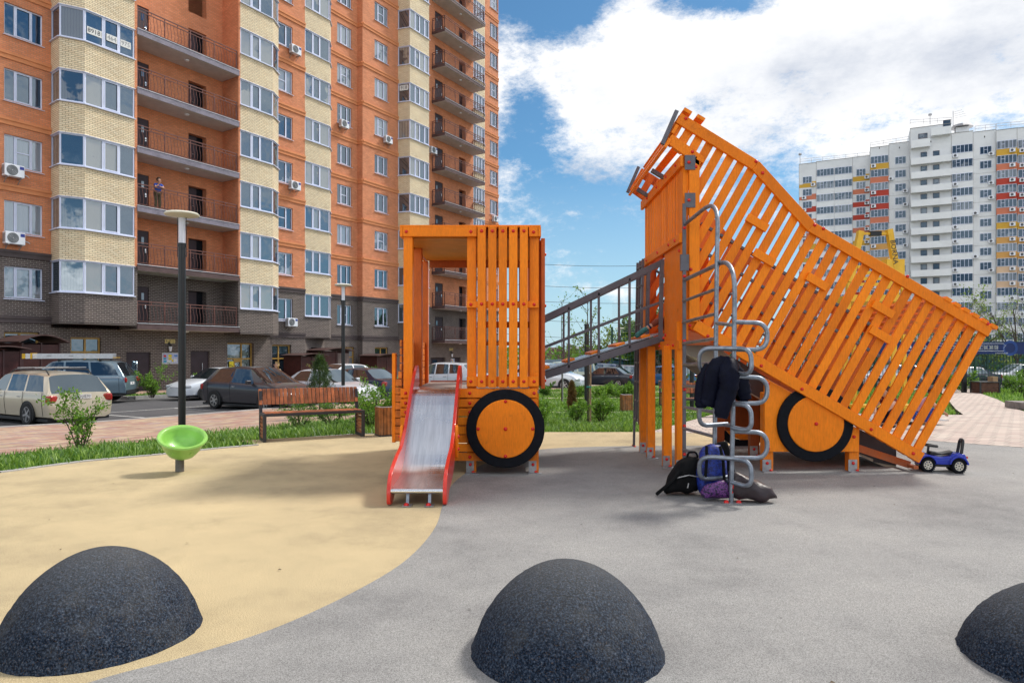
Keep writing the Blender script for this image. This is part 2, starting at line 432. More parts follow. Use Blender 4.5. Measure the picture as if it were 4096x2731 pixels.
# pale paved square and the path to the fence
path_poly=[(2.62,13.08),(4.5,12.68),(6.97,11.78),(8.05,10.82),(12,9.68),(18,8.5),(34,6),(34,16),(15.9,21.2),(19.9,28),(22.6,33),(26,38.5),(20,38.5),(21.2,33.7),(12.7,19.2),(5.6,19.2)]
sheet('path',path_poly,M_path,.012)
sheet('lawn_soil',[(15.9,21.2),(34,16.2),(34,38.5),(26,38.5),(22.6,33),(19.9,28)],M_lawn,-.01)
for a,b,w in (((-1.6,20.4),(5.9,20.6),.22),((-.6,28.5),(9.6,29.3),.35),((1.5,33.2),(12,34.6),1.4)):
    a=Vector(a);b=Vector(b);d=(b-a).normalized();nrm=Vector((-d.y,d.x))*w/2
    sheet('path',[tuple(a-nrm),tuple(b-nrm),tuple(b+nrm),tuple(a+nrm)],M_path,.02)
# parking bay lines
for s in (-7.3,-2.4,.55,3.7,6.6,9.4,12.9,16.2,19.4):
    sheet('road_marking',[P(s,12.0),P(s,16.6),P(s+.1,16.6),P(s+.1,12.0)],M_line,ROAD+.006)
sheet('road_marking',[P(-14,11.9),P(20,11.9),P(20,12.0),P(-14,12.0)],M_line,ROAD+.007)

# ------------------------------------------------------------------ grass blades
def in_poly(x,y,poly):
    c=np.zeros(len(x),bool);k=len(poly);j=k-1
    for i in range(k):
        xi,yi=poly[i];xj,yj=poly[j]
        hit=((yi>y)!=(yj>y))&(x<(xj-xi)*(y-yi)/(yj-yi+1e-12)+xi);c^=hit;j=i
    return c
M_blade=leafmat('grass_blade',(.055,.165,.010),(.36,.52,.12),.36)
Tv=np.vectorize(T)
def grass(name,label,poly,n,h,seed,excl=(),wid=.011,lean=.7):
    g=np.random.default_rng(seed)
    xs=[p[0] for p in poly];ys=[p[1] for p in poly]
    x=g.uniform(min(xs),max(xs),n*4);y=g.uniform(min(ys),max(ys),n*4)
    k=in_poly(x,y,poly)
    for e in excl: k&=~in_poly(x,y,e)
    # clumps
    cx=np.sin(x*3.1+1.3*np.sin(y*2.3))*np.sin(y*3.7+np.sin(x*1.9))
    k&=g.uniform(0,1,len(x))<.72+.28*cx
    x=x[k][:n];y=y[k][:n];n=len(x);z=Tv(x,y)-.03
    hh=h*g.uniform(.45,1.25,n)*(1+.25*np.sin(x*2.3)*np.sin(y*1.7));a=g.uniform(0,2*math.pi,n);w=wid*g.uniform(.6,1.4,n)*(1+.03*y)
    le=hh*lean*g.uniform(.1,1.1,n);dx,dy=np.cos(a),np.sin(a);b=a+g.uniform(-.8,.8,n)+math.pi/2;px,py=np.cos(b)*w,np.sin(b)*w
    v=np.zeros((n,5,3))
    v[:,0]=np.stack([x-px,y-py,z],1);v[:,1]=np.stack([x+px,y+py,z],1)
    v[:,2]=np.stack([x+px*.8+dx*le*.4,y+py*.8+dy*le*.4,z+hh*.65],1);v[:,3]=np.stack([x-px*.8+dx*le*.4,y-py*.8+dy*le*.4,z+hh*.65],1)
    v[:,4]=np.stack([x+dx*le,y+dy*le,z+hh],1)
    i=np.arange(n)*5
    f=[]
    me=bpy.data.meshes.new(name)
    q=np.stack([i,i+1,i+2,i+3],1);t=np.stack([i+3,i+2,i+4],1)
    loops=np.concatenate([q.ravel(),t.ravel()])
    starts=np.concatenate([np.arange(n)*4,n*4+np.arange(n)*3]);tot=np.concatenate([np.full(n,4),np.full(n,3)])
    me.vertices.add(n*5);me.vertices.foreach_set('co',v.ravel())
    me.loops.add(len(loops));me.loops.foreach_set('vertex_index',loops.astype(np.int32))
    me.polygons.add(2*n);me.polygons.foreach_set('loop_start',starts.astype(np.int32));me.polygons.foreach_set('loop_total',tot.astype(np.int32))
    me.materials.append(M_blade);me.update(calc_edges=True);me.validate()
    o=bpy.data.objects.new(name,me);COL.objects.link(o)
    tag(o,label,'grass',None,'stuff');return o
L1=[(-9,6.2)]+EDGE+EDGE2+[P(3,23.6),P(-4,23.1),P(-10,23.6),P(-17,23.9)]
grass('grass','ragged green grass strip along the left rim of the sand surface, behind the bench',L1,42000,.14,1,wid=.007,lean=.9)
L3=[(-2.6,12.72),(.6,13.0),(2.6,13.05),(5.6,19.2),(9,27),(12.5,35),P(24,18.9),P(9,19.1),P(9,21.5),P(9,23.1),P(3.2,23.4)]
grass('grass','sunlit green lawn under the grey ramp with saplings and bushes',L3,60000,.095,2,excl=[[(-1.6,20.28),(5.9,20.45),(5.9,20.75),(-1.6,20.55)],[(-.6,28.3),(9.6,29.1),(9.6,29.6),(-.6,28.8)]],wid=.009,lean=.9)
grass('grass','narrow green lawn between the pink paving and the parked cars',[P(-.6,19.8),P(1,19.35),P(8,19.1),P(9,22.1),P(4,21.6),P(.3,21.2)],9000,.14,3,wid=.01)
grass('grass','green lawn wedge behind the tipping bed of the play truck',[(5.8,19.3),(12.6,19.3),(21,33.6),(20.4,38),(13,36)],16000,.16,4,wid=.012)
grass('grass','green lawn on the far right beside the pale path',[(16.0,21.3),(34,16.4),(34,38),(26.2,38),(22.7,33),(20,28)],16000,.15,5,wid=.012)
grass('grass','short grass under the shrubs at the foot of the brick building',[P(3.2,3.5),P(3.2,5.1),P(28,5.1),P(28,3.5)],6000,.12,6,wid=.012)

# ------------------------------------------------------------------ black rubber domes
def dome_mat():
    m,t,b,ns,ls=nt('crumb_rubber');v=objco(t)
    g=noise(t,95,3,.75,v);g2=noise(t,170,2,.6,v)
    cc=ramp(t,g,[(.36,(.002,.004,.009)),(.49,(.016,.026,.046)),(.60,(.048,.068,.105)),(.75,(.18,.21,.26))])
    g3=noise(t,150,2,.6,v);cc=mixc(t,ramp(t,g3,[(.60,0.0),(.67,.55)]),cc,(.16,.11,.075))
    g4=noise(t,120,2,.6,ns.new('ShaderNodeTexCoord').outputs['Normal']);f=noise(t,2.6,6,.7,v);cc=mixc(t,ramp(t,f,[(.5,0.0),(.8,.35)]),cc,(.19,.18,.16))
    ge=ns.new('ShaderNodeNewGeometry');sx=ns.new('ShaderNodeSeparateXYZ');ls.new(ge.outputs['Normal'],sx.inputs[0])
    cc=mixc(t,ramp(t,sx.outputs[2],[(.45,0.0),(1.0,.34)]),cc,(.20,.195,.18))  # skylight on the dome top painted into the colour: upward faces paler
    ls.new(cc,b.inputs['Base Color']);b.inputs['Roughness'].default_value=.8;b.inputs['Specular IOR Level'].default_value=.08
    bump(t,b,g,1.0,.012);return m
M_dome=dome_mat()
def dome(label,x,y,r,h,seed):
    q=np.random.default_rng(seed)
    n,k=72,26;mb=MB();vs=[]
    for i in range(k+1):
        a=i/k*math.pi/2
        for j in range(n):
            b=2*math.pi*j/n;rr=r*(.82*math.cos(a)+.18*(1-math.sin(a)))*(1+.006*math.sin(3*b+seed)+.004*q.normal());zz=h*math.sin(a)**1.04
            if i==0: rr*=1.012*(1+.006*q.normal())
            vs.append((rr*math.cos(b),rr*math.sin(b),zz-.004))
    fs=[(i*n+j,i*n+(j+1)%n,(i+1)*n+(j+1)%n,(i+1)*n+j) for i in range(k) for j in range(n)]
    mb.add(vs,fs)
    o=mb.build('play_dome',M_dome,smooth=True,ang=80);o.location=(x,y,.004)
    tag(o,label,'play dome','black rubber domes in the foreground')
dome('black crumb rubber dome on the sand surface, bottom left',-2.2,3.66,.485,.455,1)
dome('black crumb rubber dome on the grey surface in front of the truck',.276,3.46,.483,.445,2)
dome('black crumb rubber dome cut off by the right side of the photo',2.74,3.30,.50,.385,3)

# a few dry leaves and crumbs lying about
def debris():
    g=np.random.default_rng(77);mb=MB()
    for i in range(70):
        x=g.uniform(-5,7);y=g.uniform(2.2,10.5);a=g.uniform(0,6.28);s_=g.uniform(.005,.016);z=.010
        if any((x-p)**2+(y-q)**2<.36 for p,q in ((-2.2,3.66),(.276,3.46),(2.74,3.3))): continue
        u=Vector((math.cos(a),math.sin(a),0))*s_;v_=Vector((-math.sin(a),math.cos(a),0))*s_*.5;c=Vector((x,y,z))
        mb.add([c-u,c+v_+Vector((0,0,s_*.3)),c+u,c-v_],[(0,1,2),(0,2,3)],0)
    o=mb.build('leaf_litter',mat('dry_leaf',(.12,.085,.05),.8,0,.5,40,geo=True));tag(o,'scattered dry leaves and crumbs on the rubber play surface','leaf litter',None,'stuff')
debris()
# ------------------------------------------------------------------ brick apartment block
B_or=brick('orange_brick',(.76,.285,.135),(.63,.215,.092),(.42,.22,.14),ms=.009)
B_br=brick('brown_brick',(.115,.085,.080),(.066,.048,.046),(.30,.265,.235),ms=.011)
B_ye=brick('yellow_brick',(.88,.76,.54),(.76,.61,.40),(.30,.22,.14),ms=.011)
BM=[B_or,B_br,B_ye]
corn_o=mat('orange_plaster',(.68,.26,.11),.8,0,.08,2)
corn_b=mat('brown_plaster',(.085,.065,.066),.7,0,.12,2)
slab_f=mat('slab_fascia',(.22,.20,.25),.6,0,.2,3)
slab_b=mat('slab_fascia_brown',(.10,.06,.06),.6,0,.2,3)
pvc=mat('white_pvc',(.66,.70,.86),.35,0,.04,2)
gl_win=glass('window_glass',(.014,.022,.034),(.40,.41,.43),.30,.18,(.70,.86,1))
gl_bay=glass('bay_glass',(.030,.045,.058),(.36,.34,.29),.40,.20,(.7,.85,1))
door_m=mat('dark_steel_door',(.045,.03,.038),.5,.2,.15,2)
rail_m=mat('brown_railing',(.19,.085,.07),.4,.2,.1,5)
bld=thing('apartment_building','tall orange and yellow brick apartment block with bay windows and railed balconies','building',(PX,PY,0),R(59.6))
L=lambda s,o,z=0: Vector((s,-o,z))      # local coordinates of the block
CA,CB=2.89,2.52
NF=14; TOP=3.0*NF+3.2
def wallrun(mb,poly,z0,z1,mat_of,ops=(),depth=.12,u0=0.0):
    """brick wall along a polyline of (s,o) points with rectangular openings (segment, a, b, zlo, zhi)"""
    u=u0
    for i,(p,q) in enumerate(zip(poly[:-1],poly[1:])):
        p=Vector(p);q=Vector(q);Ls=(q-p).length;d=(q-p)/Ls;nrm=Vector((-d.y,d.x))   # (s,o): outward on the left going +s
        oo=[x[1:] for x in ops if x[0]==i]
        xs=sorted(set([0,Ls]+[v for x in oo for v in x[:2]]));zs=sorted(set([z0,z1]+[v for x in oo for v in x[2:4] if z0<v<z1]+[b for b in (CA+3,CB+3) if z0<b<z1]))
        pt=lambda a,z,dep=0: L(p.x+d.x*a-nrm.x*dep,p.y+d.y*a-nrm.y*dep,z)
        for a,b in zip(xs[:-1],xs[1:]):
            for c,e in zip(zs[:-1],zs[1:]):
                if any(x[0]-1e-6<=a and b<=x[1]+1e-6 and x[2]-1e-6<=c and e<=x[3]+1e-6 for x in oo): continue
                mb.quad(pt(a,c),pt(b,c),pt(b,e),pt(a,e),mat_of((c+e)/2),[(u+a,c),(u+b,c),(u+b,e),(u+a,e)])
        for x in oo:
            a,b,c,e=x[:4];m=mat_of((c+e)/2);dp=x[4] if len(x)>4 else depth
            for (A,Bv,uv) in (((a,c),(a,e),0),((b,e),(b,c),0),((a,e),(b,e),1),((b,c),(a,c),1)):
                P0_,P1_=pt(A[0],A[1]),pt(Bv[0],Bv[1]);P2_,P3_=pt(Bv[0],Bv[1],dp),pt(A[0],A[1],dp)
                mb.quad(P0_,P1_,P2_,P3_,m,[(u+A[0],A[1]),(u+Bv[0],Bv[1]),(u+Bv[0]+dp*(1-uv),Bv[1]+dp*uv),(u+A[0]+dp*(1-uv),A[1]+dp*uv)])
        u+=Ls
def wmat(cut): return lambda z: 1 if z<cut else 0
def pane_bars(mb,a,b,z0,z1,f,muls,pt,th=.06,sash=()):
    """white frame in the plane given by pt(x, depth, z)"""
    def bx(x0,x1,c,e,d0=-.03,d1=.03):
        v=[pt(x,d,z) for z in (c,e) for d in (d0,d1) for x in (x0,x1)]
        mb.add(v,[(0,2,3,1),(4,5,7,6),(0,1,5,4),(2,6,7,3),(0,4,6,2),(1,3,7,5)])
    bx(a,b,z0,z0+f);bx(a,b,z1-f,z1);bx(a,a+f,z0+f,z1-f);bx(b-f,b,z0+f,z1-f)
    for m in muls: bx(m-f*.75,m+f*.75,z0+f,z1-f,-.035,.035)
    for (x0,x1) in sash:
        g=.045
        bx(x0,x1,z0+f,z0+f+g,.025,.05);bx(x0,x1,z1-f-g,z1-f,.025,.05);bx(x0,x0+g,z0+f+g,z1-f-g,.025,.05);bx(x1-g,x1,z0+f+g,z1-f-g,.025,.05)
WIN={}
def proto_window(W,H,key,tb=None):
    """three light window, local x along the wall, -y outward, origin at lower left corner in the reveal"""
    if key in WIN: return WIN[key]
    mb=MB();pt=lambda x,d,z: Vector((x,-d,z))
    a,b=W*.29,W*.71
    pane_bars(mb,0,W,0,H,.055,[a,b],pt,sash=[(a+.03,b-.03)])
    if tb: mb.mm((a,-.03,H*.48),(b,.02,H*.52))
    # sloping metal sill
    mb.add([(-.05,-.2,-.05),(W+.05,-.2,-.05),(W+.05,.02,.005),(-.05,.02,.005),(-.05,-.2,-.075),(W+.05,-.2,-.075),(W+.05,.02,-.03),(-.05,.02,-.03)],[(0,1,2,3),(4,7,6,5),(0,4,5,1),(1,5,6,2),(3,2,6,7),(0,3,7,4)])
    fm=mb.mesh('window',pvc)
    mb=MB();mb.quad((.03,.0,.03),(W-.03,.0,.03),(W-.03,.0,H-.03),(.03,.0,H-.03))
    pm=mb.mesh('pane',gl_win)
    WIN[key]=(fm,pm);return WIN[key]
def place_window(W,H,s,o,z,key,tb=None):
    fm,pm=proto_window(W,H,key,tb)
    w=bpy.data.objects.new('window',fm);COL.objects.link(w);w.parent=bld;w.location=L(s,o-.12,z)
    p=bpy.data.objects.new('pane',pm);COL.objects.link(p);p.parent=w
WZ0,WZ1=1.13,2.58
def wall_section(poly,c0,cut,cols,floors,extra=(),corn_seg=None,z0=-1.2,skip=()):
    """cols: list of (segment, s-left, width); windows on each floor k in floors"""
    ops=[];
    for (sg,a,w) in cols:
        for k in range(0,NF):
            if (k in skip): continue
            ops.append((sg,a,a+w,c0+3*k+WZ0,c0+3*k+WZ1,.12))
    ops+=list(extra)
    mb=MB();wallrun(mb,poly,z0,TOP,wmat(cut),ops)
    mb.build('brick_wall',BM,bld,world=False)
    # dark backing inside openings not glazed individually + cornices
    cms=[]
    for m in (1,0):
        mb=MB();z=c0
        for p,q in zip(poly[:-1],poly[1:]):
            p=Vector(p);q=Vector(q);d=(q-p).normalized();n=Vector((-d.y,d.x))
            for (lo,hi,pr) in ((z,z+.2,.06),(z+.2,z+.32,.1)):
                a=p-n*.02;b=q-n*.02;c=q+n*pr+(d*pr if False else Vector((0,0)));e=p+n*pr
                mb.prism([L(a.x,a.y,lo),L(b.x,b.y,lo),L(c.x,c.y,lo),L(e.x,e.y,lo)],(0,0,hi-lo),m)
        cms.append(mb.mesh('cornice',[corn_o,corn_b]))
    for k in range(NF):
        o=bpy.data.objects.new('cornice',cms[0 if k<2 else 1]);COL.objects.link(o);o.parent=bld;o.location=(0,0,3*k)
    for (sg,a,w) in cols:
        p=Vector(poly[sg]);q=Vector(poly[sg+1]);
        for k in floors:
            place_window(w,WZ1-WZ0,p.x+a,p.y,c0+3*k+WZ0,'w%.2f%d'%(w,(k*7+int(a*10))%3==0),tb=(k*7+int(a*10))%3==0)
# --- W0, far left wall (runs on past the frame)
w0p=[(-6,0),(2.12,0)]
sg=[(0,.13+-(-6)+0.0,1.62)]
gw0=(0,6+.17,6+1.62,-.2,2.47,.14)
wall_section(w0p,CA,CA+3.02,[(0,6.17,1.6),(0,2.6,1.6)],range(0,6),[gw0])
# --- wall under/behind bay 1 and the recessed balconies
def stack_windows(k): return True
rec_l,rec_r,rec_o=5.44,11.50,-.1
d1=s_of(596-0,rec_o);d1l=s_of(546,rec_o);d2l,d2r=s_of(754,rec_o),s_of(826,rec_o)
gops=[]
# ground floor wall from W0 to bay 3 : s 2.12 .. 15.1 at o=0
def gop(n0,n1,o,z0,z1,base,dep=.16): a,b=s_of(n0,o),s_of(n1,o);return (0,a-base,b-base,z0,z1,dep)
shop_a=gop(283,405,0,-.2,2.28,2.12)
ent_a=gop(505,603,0,-1.2,1.55,2.12,.2);ent_b=gop(763,838,0,-1.2,1.62,2.12,.2)
shop_b=gop(910,1016,0,-1.2,2.12,2.12,.25);
mb=MB();wallrun(mb,[(2.12,0),(15.2,0)],-1.2,CB+.2,wmat(99),[shop_a,ent_a,ent_b,shop_b])
mb.build('brick_wall',BM,bld,world=False)
mb=MB()
for k in range(0,NF):
    z=CA-.17+3*k if k else CA-.17
    ops=[(0,d1l-rec_l,d1-rec_l,3.01+3*k,5.07+3*k,.08),(0,d2l-rec_l,d2r-rec_l,3.01+3*k,5.07+3*k,.38)]
    zz0=z;zz1=z+3
    wallrun(mb,[(rec_l,rec_o),(rec_r+.12,rec_o)],zz0,zz1,wmat(CA+3.0),[ (a,max(b,0.01),c,d,e,f) for a,b,c,d,e,f in ops])
    wallrun(mb,[(rec_r+.12,rec_o),(rec_r,1.5)],zz0,zz1,wmat(CA+3.0))
    wallrun(mb,[(rec_l-.02,1.5),(rec_l,rec_o)],zz0,zz1,wmat(CA+3.0))
mb.build('brick_wall',BM,bld,world=False)
# pilasters either side of the recess
mb=MB();wallrun(mb,[(5.30,1.5),(5.44,1.5)],CA,TOP,wmat(CA+3));wallrun(mb,[(11.5,1.5),(11.62,1.5)],CA,TOP,wmat(CA+3))
mb.build('brick_wall',BM,bld,world=False)
# --- glazed bays
def bay(poly,c0,floors,panes,first_brown=True,z_bottom=None,name='bay_window'):
    """poly: (s,o) corner points; panes: per segment list of mullion fractions"""
    ops=[]
    mb=MB();lens=[(Vector(b)-Vector(a)).length for a,b in zip(poly[:-1],poly[1:])]
    bws=[]
    for q in (1,2):
        mb=MB();wallrun(mb,poly,c0,c0+1.47,lambda z:q);bws.append(mb.mesh('bay_wall',BM))
    for k in range(0,NF):
        o=bpy.data.objects.new('bay_wall',bws[0 if k==0 else 1]);COL.objects.link(o);o.parent=bld;o.location=(0,0,3*k)
    # soffit
    a=[L(p[0],p[1],c0+.02) for p in poly]+[L(poly[-1][0],-.02 if poly[-1][1]>=-.01 else -1.3,c0+.02),L(poly[0][0],-.02 if poly[0][1]>=-.01 else -1.3,c0+.02)]
    mb2=MB();mb2.prism(a,(0,0,.06));mb2.build('bay_soffit',corn_b,bld,world=False)
    fr=MB();gp=MB()
    for i,(p,q) in enumerate(zip(poly[:-1],poly[1:])):
        p=Vector(p);q=Vector(q);Ls=lens[i];d=(q-p)/Ls;n=Vector((-d.y,d.x))
        pt=lambda x,dd,z: L(p.x+d.x*x+n.x*(dd-.05),p.y+d.y*x+n.y*(dd-.05),z)
        ms=[f*Ls for f in panes[i]]
        ed=[0]+ms+[Ls]
        sash=[(ed[j]+.05,ed[j+1]-.05) for j in range(len(ed)-1) if j%2==1]
        pane_bars(fr,0,Ls,1.49,3.0,.07,ms,pt,sash=sash)
        for x0_,x1_ in zip(ed[:-1],ed[1:]): gp.quad(pt(x0_+.03,0,1.52),pt(x1_-.03,0,1.52),pt(x1_-.03,0,2.97),pt(x0_+.03,0,2.97))
        # sill strip and head strip
        for z0_,z1_,o_ in ((1.45,1.49,.09),(2.985,3.01,.05)):
            A=[p-n*.06,q-n*.06,q+n*o_+d*.03,p+n*o_-d*.03]
            fr.prism([L(v.x,v.y,z0_) for v in A],(0,0,z1_-z0_))
    fm=fr.mesh(name,pvc);gm=gp.mesh('pane',gl_bay)
    for k in floors:
        w=bpy.data.objects.new(name,fm);COL.objects.link(w);w.parent=bld;w.location=(0,0,c0+3*k)
        g=bpy.data.objects.new('pane',gm);COL.objects.link(g);g.parent=w
    # blank interior shell: pale back wall and dark floor seen through nothing (glass is opaque)
bay([(2.12,0),(2.0,1.0),(2.88,1.5),(5.30,1.5)],CA,range(0,6),[[],[],[.36,.68]])
bay([(11.62,1.5),(14.0,1.5),(14.85,1.0),(15.0,0)],CB+.1,range(0,8),[[.33,.6],[],[]])
bay([(17.95,0),(20.22,0),(20.85,-.5),(21.0,-1.3)],CB,range(0,9),[[.31,.6],[],[]])
bay([(28.62,-.8),(28.85,.25),(31.42,.25),(31.5,-.8)],CB,range(0,11),[[],[.27,.5,.76],[]])
bay([(39.75,-.8),(41.7,-.8),(42.25,-1.1),(42.3,-1.4)],CB,range(0,13),[[.25,.5,.75],[],[]])
# --- other walls
W1r=17.95;w1right=s_of(1171,0)
wall_section([(15.0,0),(17.95,0)],CB,CB+3.02,[(0,w1right-1.72-15.0,1.72)],range(0,8),[ (0,)+tuple(x-0 for x in (s_of(1083,0)-15.0 if s_of(1083,0)>15.0 else .02,s_of(1165,0)-15.0,-1.2,2.05))+(.2,)])
wl,wr=s_of(1349,-1.3),s_of(1407,-1.3)
wall_section([(21.0,-1.3),(24.42,-1.3),(24.44,-.8)],CB,CB+3.02,[(0,wl-21.0,wr-wl)],range(0,10),[(0,s_of(1362,-1.3)-21,s_of(1418,-1.3)-21,-.4,1.95,.16)])
w3l,w3r=s_of(1498.5,-.8),s_of(1552.5,-.8)
wall_section([(24.44,-.8),(28.62,-.8)],CB,CB+3.02,[(0,w3l-24.44,w3r-w3l)],range(0,10),[(0,s_of(1500,-.8)-24.44,s_of(1552,-.8)-24.44,-.4,1.95,.16)])
# wall behind second balconies with doors, and W4
b2dl=(s_of(1740,-.8),s_of(1772,-.8));b2dr=(s_of(1836,-.8),s_of(1863,-.8))
ex=[]
for k in range(0,NF):
    ex+=[(0,b2dl[0]-31.5,b2dl[1]-31.5,CB+.12+3*k,CB+2.2+3*k,.08),(0,b2dr[0]-31.5,b2dr[1]-31.5,CB+.12+3*k,CB+2.2+3*k,.4)]
mb=MB();wallrun(mb,[(31.5,-.8),(39.75,-.8)],-1.6,TOP,wmat(CB+2.9),ex+[(0,33.0-31.5,35.2-31.5,-1.6,1.1,.2),(0,36.2-31.5,37.6-31.5,-1.6,1.1,.2)])
mb.build('brick_wall',BM,bld,world=False)
mb=MB();wallrun(mb,[(28.62,-.8),(31.5,-.8)],-1.6,CB+.02,wmat(99));wallrun(mb,[(39.75,-.8),(42.3,-.82),(42.32,-1.4)],-1.6,CB+.02,wmat(99));wallrun(mb,[(17.95,-.05),(21.0,-1.3)],-1.2,CB+.02,wmat(99),[(0,1.0,2.2,-.6,1.9,.25)])
mb.build('brick_wall',BM,bld,world=False)
w4l=s_of(1960,-1.4)
wall_section([(42.3,-1.4),(45.3,-1.4),(45.3,-14)],CB,CB+3.02,[(0,w4l-42.3,1.55)],range(0,13),z0=-1.8)
# back and roof of the block
mb=MB();wallrun(mb,[(45.3,-14),(-6,-14),(-6,0)],-1.8,TOP,wmat(CB+3.02))
mb.build('brick_wall',BM,bld,world=False)
mb=MB();mb.mm((-6.2,-1.7,TOP),(45.5,14.2,TOP+.4));mb.build('roof',concrete,bld,world=False)

# --- doors and shop fronts at street level
def flat_door(s0,s1,o,z0,z1,m,name='door',dep=.1):
    mb=MB();mb.mm((s0,-(o-dep),z0),(s1,-(o-dep)+.05,z1));d=mb.build(name,m,bld,world=False,bevel=.01);return d
def handle(d,s,o,z0,z1):
    mb=MB();mb.tube([L(s,o+.0,z0),L(s,o+.05,z0+.03),L(s,o+.05,z1-.03),L(s,o,z1)],.022);h=mb.build('handle',chrome,d,world=False,smooth=True)
a=2.12
d=flat_door(a+ent_a[1],a+ent_a[2],0,-.62,1.55,door_m);handle(d,a+ent_a[2]-.75,-.06,-.3,.95)
mb=MB();mb.mm((a+ent_a[1]+.35,.09,-.2),(a+ent_a[1]+.65,.105,1.05));mb.build('pane',gl_win,d,world=False)
d=flat_door(a+ent_b[1],a+ent_b[2],0,-.62,1.62,door_m);handle(d,a+ent_b[1]+.75,-.06,-.3,.95)
def shopfront(s0,s1,o,z0,z1,muls,rails,dep=.16,name='shop_window'):
    mb=MB();f=.09;y=-(o-dep)
    mb.mm((s0,y-.04,z0),(s0+f,y+.04,z1));mb.mm((s1-f,y-.04,z0),(s1,y+.04,z1));mb.mm((s0+f,y-.04,z1-f),(s1-f,y+.04,z1));mb.mm((s0+f,y-.04,z0),(s1-f,y+.04,z0+f))
    for m in muls: mb.mm((s0+m*(s1-s0)-f/2,y-.045,z0+f),(s0+m*(s1-s0)+f/2,y+.045,z1-f))
    for r in rails: mb.mm((s0+f,y-.043,r-f/2),(s1-f,y+.043,r+f/2))
    w=mb.build(name,gold_fr,bld,world=False)
    mb=MB();mb.quad((s0+.02,y,z0+.02),(s1-.02,y,z0+.02),(s1-.02,y,z1-.02),(s0+.02,y,z1-.02));mb.build('pane',gl_win,w,world=False)
    return w
shopfront(.17,1.62,0,-.2,2.47,[.46],[1.85])
shopfront(a+shop_a[1],a+shop_a[2],0,-.2,2.28,[.5],[1.55,.6])
sf=shopfront(a+shop_b[1],a+shop_b[2],0,-.62,2.12,[.6],[1.15,-.0],.25,'shop_front')
mb=MB();s0=a+shop_b[1];w_=a+shop_b[2]-s0
mb.mm((s0+.32*w_,.20,-.55),(s0+.36*w_,.28,1.1));mb.mm((s0+.56*w_,.20,-.55),(s0+.6*w_,.28,1.1));mb.mm((s0+.36*w_,.2,.95),(s0+.56*w_,.28,1.1))
mb.build('door',gold_fr,sf,world=False)
shopfront(max(15.02,s_of(1083,0)),s_of(1165,0),0,-.62,2.05,[.45],[1.15],.2)
shopfront(s_of(1362,-1.3),s_of(1418,-1.3),-1.3,-.4,1.95,[.5],[1.2])
shopfront(s_of(1500,-.8),s_of(1552,-.8),-.8,-.4,1.95,[.5],[1.2])
d=flat_door(33.0,35.2,-.8,-1.0,1.1,door_m,dep=.18);mb=MB();mb.mm((33.5,.97,-.9),(34.2,.976,.9));mb.build('pane',gl_win,d,world=False);handle(d,34.6,-.95,-.3,.6)
d=flat_door(36.2,37.6,-.8,-1.0,1.1,door_m,dep=.18);handle(d,36.5,-.95,-.4,.5)

# --- balconies
def railing(mb,pts,h,post_s,nb,belly=.09,side=1):
    """metal railing along a polyline (local points at slab top) with S-curved bars"""
    for p,q in zip(pts[:-1],pts[1:]):
        p=Vector(p);q=Vector(q);Ls=(q-p).length;d=(q-p)/Ls;n=Vector((d.y,-d.x,0))*side
        for z,r in ((h,.026),(h-.16,.022),(.1,.022)): mb.bar(p+Vector((0,0,z)),q+Vector((0,0,z)),r*2,r*1.6)
        k=max(1,round(Ls/post_s))
        for i in range(k+1):
            x=p+d*(Ls*i/k);mb.bar(x,x+Vector((0,0,h)),.045,.045)
            if i<k:
                y=p+d*(Ls*(i+.5)/k);mb.bar(y+Vector((0,0,h-.16)),y+Vector((0,0,h)),.035,.035)
        b=max(2,round(Ls*nb))
        for i in range(b):
            x=p+d*(Ls*(i+.5)/b)
            prof=[(0,h-.16),(-.015,h-.32),(.03,h-.48),(belly,h-.72),(belly*.75,h-.92),(.01,.1)]
            mb.tube([x+n*o_+Vector((0,0,z)) for o_,z in prof],.014,4,caps=False)
